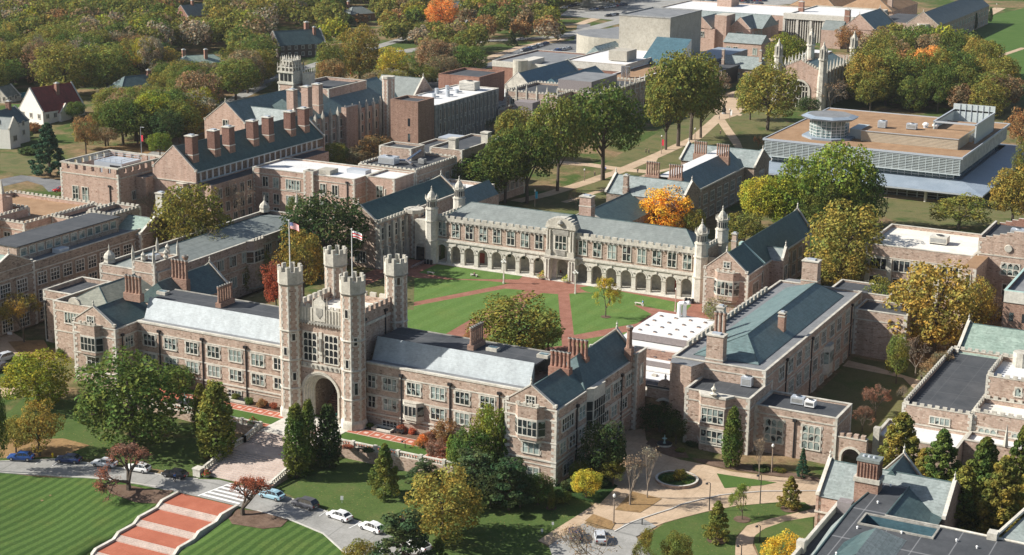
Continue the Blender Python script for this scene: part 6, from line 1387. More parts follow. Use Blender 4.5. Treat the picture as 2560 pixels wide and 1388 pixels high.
patch('mulch_bed', [zG(1680, 1062), zG(1850, 1080), zG(2050, 1140), zG(2000, 1190), zG(1870, 1205), zG(1650, 1170), zG(1590, 1120)], 'mulch', .09)
for pts in ([zG(0, 725), zG(420, 708), zG(640, 738), zG(900, 778), zG(1200, 830), zG(1410, 850)], [zG(1880, 935), zG(2060, 985), zG(2330, 1085), zG(2560, 1155), zH(330, 1243)], [zG(-300, 803), zG(0, 803), zG(330, 820), zG(640, 841), zG(900, 873), zG(1110, 903)], [zG(1830, 1075), zG(2060, 1138), zG(2300, 1238), zH(20, 1363), zH(400, 1520)]): kerbline('kerb', pts, .05, .12)
def markings(name, segs, w=.12, k='white_paint', off=.1):
    for a, b_ in segs: ribbon(name, [a, b_], w, k, off)
for x, y in ((250, 745), (370, 758), (590, 770)): markings('road_marking', [(zG(x, y), zG(x+55, y-35))])
for a, b_ in ((zG(2270, 1115), zG(2330, 1075)), (zG(2480, 1200), zG(2560, 1165)), (zH(70, 1200), zH(150, 1150))): markings('road_marking', [(a, b_)])
# crosswalk
for i in range(5):
    y = -28.9-i*1.25; patch('crosswalk_marking', [(-.2-.32*i, y), (6.4, y), (6.4, y-.55), (-.35-.32*i, y-.55)], 'white_paint', .1, world=True)
patch('crosswalk_marking', [(.1, -28.2), (.45, -28.2), (-1.5, -34.9), (-1.85, -34.9)], 'white_paint', .1, world=True)
# stepped red walk descending to the city
WALK = [(-35.2, -39.7, 'f'), (-39.7, -41.1, 's'), (-41.1, -45.6, 'f'), (-45.6, -46.9, 's'), (-46.9, -50.7, 'f'), (-50.7, -51.9, 's'), (-51.9, -56.2, 'f'), (-56.2, -57.5, 's'), (-57.5, -72, 'f')]
m = MB(); zz = -4.25; y = -35.2; xl, xr = -5.2, 6.4; zl = []
for y0, y1, t_ in WALK:
    if t_ == 'f': m.box(xl, xr, y1, y0, zz-2, zz, 'paver_red'); zl.append((y0, zz)); zl.append((y1, zz))
    else:
        n = 4; d = (y0-y1)/n
        for i in range(n): m.box(xl, xr, y0-(i+1)*d, y0-i*d, zz-2, zz-.12-(i*.13), 'paver_pink')
        zz -= .74
o = m.obj('walk'); tag(o, kind='structure')
for xs_ in (xl-.55, xr):
    m = MB(); pts = [(y_, z_) for y_, z_ in zl]
    for (ya, za), (yb, zb) in zip(pts, pts[1:]):
        A = [(xs_, ya, za-2), (xs_+.55, ya, za-2), (xs_+.55, ya, za+.35), (xs_, ya, za+.35)]; C_ = [(xs_, yb, zb-2), (xs_+.55, yb, zb-2), (xs_+.55, yb, zb+.35), (xs_, yb, zb+.35)]
        for j in range(1, 4): k_ = (j+1) % 4; m.face([A[j], A[k_], C_[k_], C_[j]][::-1], 'limestone_pale')
    o = m.obj('kerb_wall'); tag(o, 'low stone edging wall along the %s side of the red stepped walk' % ('left' if xs_ < 0 else 'right'), 'wall')
# terrace slab in front of the hall
TZ = -1.15
patch('terrace', [(-44, -9.0), (42, -9.0), (42, 1.5), (-44, 1.5)], 'grass_mown', -.02, world=True, z=TZ)
m = MB(); m.box(-6.4, 7.6, -10.6, .2, -4, TZ+.03, 'concrete_pale'); m.obj('entrance_platform'); tag(bpy.data.objects['entrance_platform'], kind='structure')
def ringdisc(name, x, y, r0, r1, z, k):
    m = MB(); n = 28
    for i in range(n):
        a, b_ = 2*pi*i/n, 2*pi*(i+1)/n; m.face([(x+r0*cos(a), y+r0*sin(a), z), (x+r1*cos(a), y+r1*sin(a), z), (x+r1*cos(b_), y+r1*sin(b_), z), (x+r0*cos(b_), y+r0*sin(b_), z)], k)
    return tag(m.obj(name), kind='structure')
ringdisc('paving_ring', .8, -6.6, 1.5, 2.6, TZ+.05, 'path_brick'); ringdisc('paving_ring', .8, -6.6, 1.9, 2.2, TZ+.056, 'paver_pink')
for s in (-1, 1):
    xa, xb = (-30, -6.4) if s < 0 else (7.6, 31)
    for (ya, yb) in ((-3.6, -1.2), (-8.6, -7.4)):
        if s < 0 and ya < -8 : pass
        m = MB(); m.box(xa, xb, ya, yb, -2, TZ+.02, 'paver_red'); n = int((xb-xa)/2.3)
        for i in range(n+1): x = xa+(xb-xa)*i/n; m.box(x-.1, x+.1, ya, yb, TZ, TZ+.026, 'paver_line')
        m.box(xa, xb, ya-.15, ya, -2, TZ+.03, 'paver_line'); m.box(xa, xb, yb, yb+.15, -2, TZ+.03, 'paver_line')
        if yb-ya > 2:
            for i in range(n): x = xa+(xb-xa)*(i+.5)/n; m.box(x-.4, x+.4, (ya+yb)/2-.4, (ya+yb)/2+.4, TZ, TZ+.027, 'paver_line')
        tag(m.obj('terrace_walk'), kind='structure')
m = MB(); m.box(26, 33, -8.6, -1.2, -2, TZ+.04, 'paver_red'); 
for i in range(4): m.box(26+i*2.3, 26.2+i*2.3, -8.6, -1.2, TZ, TZ+.046, 'paver_line')
for i in range(3): m.box(26, 33, -8.5+i*2.4, -8.3+i*2.4, TZ, TZ+.047, 'paver_line')
tag(m.obj('terrace_walk'), kind='structure')
m = MB(); m.box(-37, -29, -8.6, -1.2, -2, TZ+.04, 'paver_red'); tag(m.obj('terrace_walk'), kind='structure')
for xa, xb in ((-28, -9), (9.5, 32)): patch('flower_bed', [(xa, -1.0), (xb, -1.0), (xb, 1.4), (xa, 1.4)], 'mulch', .02, world=True, z=TZ)
# retaining walls with balustrades
def balustrade(name, label, pts, wall_down=0, k='limestone_pale', step=.55, h=1.0, wallk='granite_tan', post=4.0):
    """pts: (x, y, z) along the foot of the rail"""
    t = thing(name, label, 'balustrade', pts[0]); m = MB(); bz = MB(); w = MB()
    for p, q_ in zip(pts, pts[1:]):
        p = Vector(p); q_ = Vector(q_); d = q_-p; L = Vector((d.x, d.y, 0)).length; u = d/L; s = Vector((-u.y, u.x, 0)).normalized()*.22
        for z0, z1, e in ((h-.18, h, 1.0), (0, .16, .9)):
            se = s*e; A = [p-se+Vector((0, 0, z0)), p+se+Vector((0, 0, z0)), p+se+Vector((0, 0, z1)), p-se+Vector((0, 0, z1))]; B_ = [a+d for a in A]
            for j in range(4): m.face([A[j], B_[j], B_[(j+1) % 4], A[(j+1) % 4]], k)
            m.face(A, k); m.face(B_[::-1], k)
        n = int(L/step)
        for i in range(n):
            c = p+u*(step*(i+.5)); bz.ng(c.x, c.y, .1, .17, c.z+.14, c.z+.4, 6, k, cap=False); bz.ng(c.x, c.y, .17, .08, c.z+.4, c.z+h-.16, 6, k, cap=False)
        n = max(1, int(L/post))
        for i in range(n+1):
            c = p+u*(L*i/n); m.box(c.x-.32, c.x+.32, c.y-.32, c.y+.32, c.z-.1, c.z+h+.12, k)
        if wall_down:
            s2 = s*1.2; A = [p-s2+Vector((0, 0, -wall_down)), p+s2+Vector((0, 0, -wall_down)), p+s2, p-s2]; B_ = [a+d for a in A]
            for j in range(4): w.face([A[j], B_[j], B_[(j+1) % 4], A[(j+1) % 4]], wallk)
            w.face(A, wallk); w.face(B_[::-1], wallk)
    m.obj('rail', t); bz.obj('baluster', t); w.obj('wall', t); return t
balustrade('terrace_balustrade', 'stone balustrade on a granite retaining wall along the right terrace', [(8.2, -9.4, TZ), (36, -9.4, TZ)], 5)
balustrade('terrace_balustrade', 'stone balustrade on a granite retaining wall along the left terrace', [(-40, -9.4, TZ), (-7.2, -9.4, TZ)], 5)
for x, lab in ((-6.9, 'left'), (7.3, 'right')):
    balustrade('stair_balustrade', 'sloping stone balustrade on the %s side of the wide pink stairs' % lab, [(x, -10.6, TZ), (x, -14.8, -2.1), (x, -18.6, -2.2), (x, -27.2, -3.85)], 2.2, post=50)
    m = MB(); m.box(x-.75, x+.75, -28.6, -27.2, -6, -2.7, 'limestone_pale'); m.box(x-.85, x+.85, -28.7, -27.1, -2.7, -2.5, 'limestone_pale'); tag(m.obj('stone_pier'), 'square stone pier at the foot of the stairs on the %s' % lab, 'pier')
m = MB()                                                        # wide stairs
for i in range(8): m.box(-6.7, 7.1, -10.6-(i+1)*.52, -10.6-i*.52, -5, TZ-.13*(i+1), 'paver_pink')
m.box(-6.7, 7.1, -18.6, -14.76, -5, -2.2, 'paver_pink')
for i in range(13): m.box(-6.7, 7.1, -18.6-(i+1)*.66, -18.6-i*.66, -5.5, -2.2-.13*(i+1), 'paver_pink')
tag(m.obj('stairs'), kind='structure')
# --- courtyard
patch('courtyard_paving', [(-42, 14.2), (40.5, 14.2), (40.5, 31), (50.2, 31), (50.2, 33.4), (55.4, 33.4), (55.4, 95), (51, 98.3), (-42, 98.3)], 'path_brick', .01, world=True, z=2.2)
lw = [[(1047, 682), (1093, 661), (1307, 691), (1297, 699), (1140, 698)], [(960, 692), (1222, 703), (1275, 708), (1240, 716), (1022, 758), (940, 775)], [(940, 800), (1022, 768), (1262, 722), (1314, 726), (1279, 745), (1173, 801), (1110, 838), (940, 860)],
      [(1355, 733), (1395, 736), (1405, 865), (1260, 880), (1180, 868), (1286, 801), (1325, 749)], [(1423, 735), (1465, 731), (1560, 750), (1629, 786), (1592, 809), (1435, 838)], [(1448, 719), (1479, 715), (1729, 763), (1722, 770), (1711, 784), (1687, 780), (1550, 756), (1462, 728)], [(1440, 852), (1470, 847), (1581, 828), (1614, 844), (1567, 868), (1500, 900), (1440, 900)]]
for p in lw: patch('lawn', p, 'lawn_court', .03, z=2.2)
for p in ([(-38, 40), (-14, 50), (-14, 20), (-38, 20)], [(-36, 60), (-16, 60), (-30, 84), (-36, 84)]): patch('lawn', p, 'grass', .03, z=2.2, world=True)
patch('patio', [(41, 32), (55, 32), (55, 50), (41, 50)], 'concrete_pale', .05, world=True, z=2.2)
# --- right plaza
patch('plaza', [(1552, 1080), (1612, 1072), (1615, 1100), (1640, 1130), (1700, 1150), (1760, 1162), (1830, 1180), (1950, 1194), (2060, 1200), (2060, 1262), (2029, 1266), (1959, 1255), (1836, 1266), (1765, 1280), (1660, 1308), (1606, 1330), (1556, 1330), (1520, 1322), (1478, 1300), (1372, 1364), (1345, 1353), (1478, 1267), (1530, 1225), (1535, 1200), (1570, 1150)], 'path_tan', .05)
patch('road', [(1543, 1327), (1560, 1312), (1606, 1297), (1641, 1317), (1590, 1343), (1625, 1388), (1660, 1440), (1400, 1440), (1372, 1366), (1458, 1310), (1490, 1322), (1528, 1326)], 'road', .09)
kerbline('kerb', [zH(1950, 1225), zH(2070, 1160), zH(2150, 1130), zH(2350, 1065), zI(120, 1032), zI(240, 1002), zI(400, 965), zI(700, 938), zI(1080, 935)], .06, .12)
patch('planted_bed', [(1537, 1276), (1581, 1230), (1655, 1248), (1625, 1268), (1600, 1283)], 'leaf_litter', .1)
patch('planted_bed', [zH(1740, 1150), zH(1800, 1100), zH(1960, 1160), zH(1930, 1210)], 'leaf_litter', .12)
patch('planted_bed', [zI(375, 810), zI(600, 845), zI(800, 875), zI(700, 895), zI(430, 915)], 'grass_mown', .1)
patch('lawn', [zI(0, 1165), zI(300, 1085), zI(500, 1045), zI(850, 1010), zI(1000, 1015), zI(1050, 1055), zI(1000, 1075), zI(760, 1130), zI(590, 1180), zI(510, 1260), zI(505, 1400), zI(0, 1500), zI(-120, 1400), zI(-180, 1290)], 'lawn_leafy', .07)
patch('plaza', [zI(505, 1500), zI(500, 1330), zI(520, 1260), zI(590, 1180), zI(760, 1130), zI(1000, 1075), zI(1100, 1060), zI(1100, 1110), zI(1050, 1120), zI(850, 1155), zI(700, 1210), zI(640, 1260), zI(630, 1320), zI(720, 1500)], 'path_tan', .06)
patch('lawn', [zI(640, 1300), zI(650, 1250), zI(720, 1200), zI(860, 1150), zI(1060, 1118), zI(1060, 1400), zI(900, 1500), zI(720, 1500)], 'lawn_leafy', .08)
patch('gravel_bed', [zI(190, 700), zI(400, 720), zI(700, 760), zI(1100, 840), zI(1100, 870), zI(700, 815), zI(330, 755)], 'mulch', .08)
patch('ivy_bed', [zI(-90, 560), zI(140, 640), zI(180, 700), zI(40, 690), zI(-130, 600)], 'mulch', .09)
patch('ivy_bed', [(1240, 1235), (1330, 1215), (1500, 1195), (1545, 1215), (1500, 1260), (1400, 1240)], 'ivy', .06)
# lawn and walk in the shaded right court
patch('lawn', [(75, 40), (93, 42), (95.5, 80), (90, 88.5), (75, 88)], 'grass', .05, world=True)
patch('court_walk', [zF(1270, 1325), zF(1310, 1285), zF(1700, 1370), zI(1500, 50), zI(1830, 150), zI(1890, 215), zI(1860, 270), zI(1800, 230), zI(1700, 130), zI(1400, 70), zI(1270, 40)], 'path_tan', .07)
patch('leaf_litter_bed', [(2200, 800), (2330, 830), (2500, 800), (2500, 860), (2400, 930), (2310, 930), (2230, 870)], 'leaf_litter', .06)
# --- park behind the arcade
def zr(name, pts, w, k, off=.05): return ribbon(name, pts, w, k, off, z=2.2)
patch('lawn', [(1300, 520), (1460, 440), (1560, 380), (1700, 300), (1800, 240), (1900, 250), (1960, 300), (1900, 380), (1560, 500), (1450, 530)], 'grass', .02, z=2.2)
for p, w in (([(1290, 500), (1400, 470), (1470, 452), (1540, 432), (1640, 390), (1740, 345), (1790, 300), (1830, 262), (1870, 240)], 4.2), ([(1370, 405), (1470, 412), (1560, 425), (1650, 432)], 5), ([(1410, 500), (1480, 478), (1560, 458)], 2.2), ([(1795, 290), (1822, 330), (1850, 370), (1870, 400)], 3.2), ([(1560, 458), (1640, 430), (1700, 418)], 2.2), ([(1800, 262), (1840, 285), (1900, 300)], 3), ([(1640, 390), (1620, 430), (1560, 425)], 2)): zr('park_path', p, w, 'path_tan')
patch('plaza', [(1780, 275), (1800, 235), (1860, 225), (1880, 262), (1840, 290), (1810, 300)], 'path_tan', .07, z=2.2)
patch('lawn', [(1840, 300), (1870, 275), (1960, 300), (1990, 340), (1860, 380), (1845, 340)], 'grass', .06, z=2.2)
patch('lawn', [(2190, 495), (2330, 480), (2540, 500), (2560, 560), (2400, 565), (2250, 560), (2190, 530)], 'grass', .03, z=2.2)
zr('park_path', [(2180, 488), (2330, 500), (2560, 515)], 5, 'path_tan')
patch('lawn', [(2240, 88), (2360, 70), (2560, 20), (2700, 60), (2700, 300), (2560, 260), (2440, 180), (2330, 130)], 'grass_mown', .02, z=2.2)
patch('lawn', [(2400, 240), (2700, 260), (2700, 420), (2500, 330)], 'grass', .03, z=2.2)
for p, w in (([(2180, 96), (2350, 86), (2440, 50), (2500, 20)], 7), ([(2180, 60), (2300, 84), (2420, 110)], 4), ([(2250, 96), (2330, 60)], 4), ([(2440, 160), (2560, 120)], 3)): zr('park_path', p, w, 'path_tan', .06)
# --- streets and car parks behind
for p, w, k in (([(-80, 470), (60, 440), (140, 452), (160, 470)], 9, 'road_dark'), ([(300, 420), (400, 365), (520, 320), (600, 250)], 5, 'road'), ([(430, 350), (560, 262), (640, 222), (700, 190), (800, 158), (900, 130), (1100, 70), (1300, 20)], 6, 'road'), ([(1010, 235), (1130, 190), (1240, 158), (1330, 128), (1450, 118), (1460, 60)], 7, 'road_dark'),
                ([(860, 240), (1000, 200), (1180, 160), (1300, 118), (1420, 95)], 5, 'path_tan'), ([(1000, 130), (1180, 105), (1400, 92), (1600, 40)], 9, 'road'), ([(1150, 80), (1450, 60), (1600, 10)], 6, 'path_tan')): zr('street', p, w, k, .04)
patch('car_park', [(1230, 150), (1310, 118), (1440, 100), (1450, 150), (1330, 150)], 'road_dark', .05, z=2.2)
patch('car_park', [(1400, 40), (1460, -10), (1960, -20), (2010, 8), (1850, 20), (1660, 22), (1560, 52)], 'road', .05, z=2.2)
patch('car_park', [(860, 250), (950, 205), (1120, 200), (1100, 230), (1000, 260)], 'road_dark', .05, z=2.2)
patch('swimming_pool', [zA(105, 665), zA(200, 655), zA(210, 690), zA(115, 698)], 'pool_water', .06, z=2.2)
patch('lawn', [zA(60, 740), zA(230, 745), zA(190, 800), zA(60, 800)], 'grass_mown', .04, z=2.2); patch('lawn', [zA(0, 1060), zA(260, 1050), zA(420, 1170), zA(200, 1230), zA(0, 1200)], 'grass', .04, z=2.2)
patch('leaf_litter_bed', [zA(700, 1010), zA(1000, 980), zA(1400, 900), zA(1480, 820), zA(1480, 980), zA(1300, 1030), zA(1100, 1080), zA(800, 1070)], 'leaf_litter', .04, z=2.2)
patch('path', [(0, 830), (20, 825), (60, 850), (105, 865), (100, 880), (0, 905)], 'path_tan', .06); patch('path', [(-30, 975), (40, 965), (36, 985), (-30, 1005)], 'path_tan', .06)
patch('leaf_litter_bed', [(20, 855), (110, 850), (135, 900), (60, 900)], 'leaf_litter', .08)
# ================================================================== trees
def quadleaf(v, f, c, n, s, rnd):
    n = Vector(n).normalized(); u = n.orthogonal().normalized(); w = n.cross(u); a = rnd.random()*6.283
    p = u*cos(a)+w*sin(a); q = n.cross(p); k = len(v); e = s*(.7+.6*rnd.random()); ez = e*(.55+.3*rnd.random()); c = Vector(c); bnd = n*e*.25
    v += [tuple(c-p*e), tuple(c-q*ez+bnd), tuple(c+p*e), tuple(c+q*ez+bnd)]; f.append((k, k+1, k+2, k+3))
def mkmesh(name, v, f, k):
    me = bpy.data.meshes.new(name); me.from_pydata(v, [], f); me.materials.append(MATS[k]); me.update(); return me
def tree_proto(kind, seed, dens=1.0):
    r = random.Random(seed); v = []; f = []; tr = MB(); bark = 'bark'
    def blob(c, R, n, s, up=.3, flat=1.0):
        for _ in range(int(n*dens)):
            while True:
                d = Vector((r.gauss(0, 1), r.gauss(0, 1), r.gauss(0, 1)))
                if d.length > .01: break
            d.normalize()
            rad = R*(.55+.45*r.random()**.5)
            p = Vector(c)+Vector((d.x*rad, d.y*rad, d.z*rad*flat))
            quadleaf(v, f, p, d+Vector((r.gauss(0, .55), r.gauss(0, .55), r.gauss(0, .55)+up)), s, r)
    if kind in ('round', 'park', 'broad', 'ragged'):
        H, Wd = 16., 13.; zc, hz = (.55, .44) if kind != 'park' else (.63, .36)
        if kind == 'broad': zc, hz = .48, .5
        nl = 26 if kind != 'ragged' else 30; lob = []
        for i in range(nl):
            a = r.random()*6.283; u = (-0.75 if kind != 'broad' else -.92)+(1.7 if kind != 'broad' else 1.87)*((i+.5)/nl); u = max(-.9, min(.97, u)); s_ = sqrt(1-u*u); q = (.62+.22*r.random()) if kind != 'ragged' else .45+.5*r.random(); a = i*2.4+r.random()*.8
            lob.append((Vector((cos(a)*s_*q*Wd/2, sin(a)*s_*q*Wd/2, zc*H+u*q*hz*H)), (.20+.13*r.random())*Wd/2*(1 if kind != 'ragged' else .75)+.6))
        lob.append((Vector((0, 0, zc*H)), Wd*.22))
        for c, R in lob: blob(c, R, 225 if kind != 'ragged' else 135, .265, .35, .85)
        tr.tube((0, 0, -.8), (.15, .1, zc*H*.45), .42, .32, 7, bark); tr.tube((.15, .1, zc*H*.45), (0, .1, zc*H), .32, .16, 6, bark)
        for c, R in lob[::2]:
            b0 = Vector((.1, .1, H*(.22+.25*r.random()))); mid = b0.lerp(c, .5)+Vector((0, 0, .5)); tr.tube(b0, mid, .17, .11, 5, bark); tr.tube(mid, c, .11, .04, 4, bark)
    elif kind == 'column':
        H, Wd = 12., 5.2
        for i in range(52):
            t = (i+.5)/52; a = i*2.4; rr = Wd/2*(sin(pi*min(1, (.10+t*.9))**.75)**.7)*.74; z = 1.0+t*(H-1.8)
            blob((cos(a)*rr*.75, sin(a)*rr*.75, z), .62+.25*r.random(), 75, .22, .1, 1.6)
        for i in range(7): a = i*.9; z = H-1.8+r.random()*1.2; blob((cos(a)*.5, sin(a)*.5, z), .42, 45, .2, .2, 2.0)
        tr.tube((0, 0, -.6), (0, 0, H*.8), .24, .06, 6, bark)
    elif kind in ('conifer', 'cypress', 'spruce'):
        H, Wd = 14., 8.; n = 64 if kind != 'spruce' else 70
        for i in range(n):
            t = (i+.5)/n; a = i*2.4+r.random()*.5; rr = Wd/2*((1-t)**.85 if kind == 'spruce' else (1-t**1.5)**.8)*(.45+.55*r.random()); z = .9+t*(H-1.3)
            R = (1.0-.5*t)*(1 if kind != 'cypress' else 1.3); blob((cos(a)*rr, sin(a)*rr, z-(.3 if kind == 'spruce' else 0)), R*.85, 62 if kind == 'spruce' else 95, .24 if kind == 'cypress' else .26, .15, .6 if kind == 'spruce' else .8)
            if i % 2 == 0: tr.tube((0, 0, z-.4), (cos(a)*rr, sin(a)*rr, z), .07, .02, 4, bark)
        for i in range(10): blob((0, 0, H*.3+i*H*.07), .6, 30, .22)
        tr.tube((0, 0, -.6), (0, 0, H*.97), .3, .04, 6, bark)
    elif kind == 'pine':
        H, Wd = 11., 10.
        for i in range(30):
            a = i*2.4; t = (i+.5)/30; rr = Wd/2*(.35+.6*r.random())*(1.05-t*.6); z = 2+t*(H-2.6); blob((cos(a)*rr, sin(a)*rr, z), 1.25, 120, .24, .8, .42)
            tr.tube((0, 0, z-.6), (cos(a)*rr, sin(a)*rr, z-.1), .1, .03, 4, bark)
        tr.tube((0, 0, -.6), (0, 0, H*.92), .3, .08, 6, bark)
    elif kind in ('bare', 'sparse', 'crab', 'barecolumn'):
        H, Wd = (11., 10.) if kind != 'barecolumn' else (11., 4.); bk = 'bark_pale' if kind in ('bare', 'barecolumn') else 'bark'; tips = []
        def grow(p, d, L, R, dep):
            q = p+d*L; tr.tube(p, q, R, R*.62, 4 if dep > 1 else 6, bk)
            if dep >= 5: tips.append(q); return
            for _ in range(3 if dep < 4 else 3):
                sp = .6 if kind != 'barecolumn' else .34
                nd = (d+Vector((r.gauss(0, sp), r.gauss(0, sp), r.gauss(0, sp*.6)+(.12 if kind != 'barecolumn' else .35)))).normalized(); grow(q, nd, L*(.72+.16*r.random()), max(.03, R*.6), dep+1)
        n0 = 1; grow(Vector((0, 0, -.5)), Vector((0, 0, 1)), (1.1 if kind == 'crab' else 2.3), .26, 0)
        mx = sorted(hypot(q.x, q.y) for q in tips)[int(len(tips)*.9)]; mz = max(q.z for q in tips); sx = (Wd/2)/mx; sz = H/mz
        tr.v = [(x*sx, y*sx, z*sz) for x, y, z in tr.v]; tips = [Vector((q.x*sx, q.y*sx, q.z*sz)) for q in tips]
        nlf = {'bare': 3, 'sparse': 18, 'crab': 14, 'barecolumn': 1}[kind]
        for q in tips:
            for _ in range(nlf): quadleaf(v, f, q+Vector((r.gauss(0, .35), r.gauss(0, .35), r.gauss(0, .3))), (r.gauss(0, 1), r.gauss(0, 1), r.gauss(.4, 1)), .13 if kind != 'sparse' else .15, r)
    elif kind == 'shrub':
        H, Wd = 2.6, 4.
        for i in range(16):
            a = i*2.4; rr = Wd/2*.62*sqrt(r.random()); blob((cos(a)*rr, sin(a)*rr, .5+r.random()*1.2*(1-rr/Wd)), .75, 95, .15, .4, .8)
        tr.tube((0, 0, -.3), (0, 0, 1.2), .09, .04, 5, bark)
    return (mkmesh('crown', v, f, 'leaf'), tr.mesh('trunk'), H, Wd)
PROTO = {}; NVAR = dict(round=4, park=3, broad=3, ragged=3, column=2, conifer=2, cypress=3, spruce=1, pine=2, bare=2, sparse=2, crab=2, barecolumn=2, shrub=3)
def proto(kind, i, dens=1.0):
    k = (kind, i % NVAR[kind], dens)
    if k not in PROTO: PROTO[k] = tree_proto(kind, hash(kind[:1])*0+sum(map(ord, kind))*7+k[1], dens)
    return PROTO[k]
COLS = dict(green=(.082, .115, .034), dgreen=(.045, .07, .03), olive=(.138, .145, .042), ygreen=(.20, .21, .035), gold=(.50, .31, .05), yellow=(.32, .29, .05), orange=(.46, .21, .07), rust=(.22, .135, .07), brown=(.185, .145, .095),
            red=(.26, .09, .06), purple=(.18, .105, .085), grey=(.22, .19, .155), conif=(.045, .075, .038), blueg=(.045, .09, .06), amber=(.195, .17, .05), lime=(.145, .185, .04), white=(.5, .5, .45))
def vary(c, r, a=.12): k = 1+r.uniform(-a, a); return (c[0]*k*(1+r.uniform(-a, a)), c[1]*k, c[2]*k, 1)
def plant(name, x, y, z, h, w, kind, color, label, cat='tree', group=None, var=None, dens=1.0):
    global TN
    TN += 1; cm, tm, H0, W0 = proto(kind, TN if var is None else var, dens); rr = random.Random(TN*13+5)
    e = thing(name, label, cat, (x, y, z), rr.random()*6.28, group); e.scale = (w/W0, w/W0, h/H0)
    c = bpy.data.objects.new('crown', cm); link(c, e); c.color = vary(COLS[color], rr); regch(e, c)
    t = bpy.data.objects.new('trunk', tm); link(t, e); regch(e, t); return e
TN = 0
def TR(bx, by, top, wpx, kind, color, label, name='tree', cat='tree', group=None, z=None, var=None, dens=1.0):
    if z is None: x, y, z = GP(bx, by)
    else: x, y = P(bx, by, z)
    h = ztop(x, y, top)-z; w = wpx/F*proj(x, y, z)[2]
    return plant(name, x, y, z, h, w, kind, color, label, cat, group, var, dens)
NM = dict(round='broadleaf_tree', park='broadleaf_tree', broad='broadleaf_tree', ragged='broadleaf_tree', column='columnar_tree', conifer='conifer_tree', cypress='cypress_tree', spruce='spruce_tree', pine='pine_tree', bare='bare_tree', sparse='young_tree', crab='crabapple_tree', barecolumn='bare_columnar_tree', shrub='shrub')
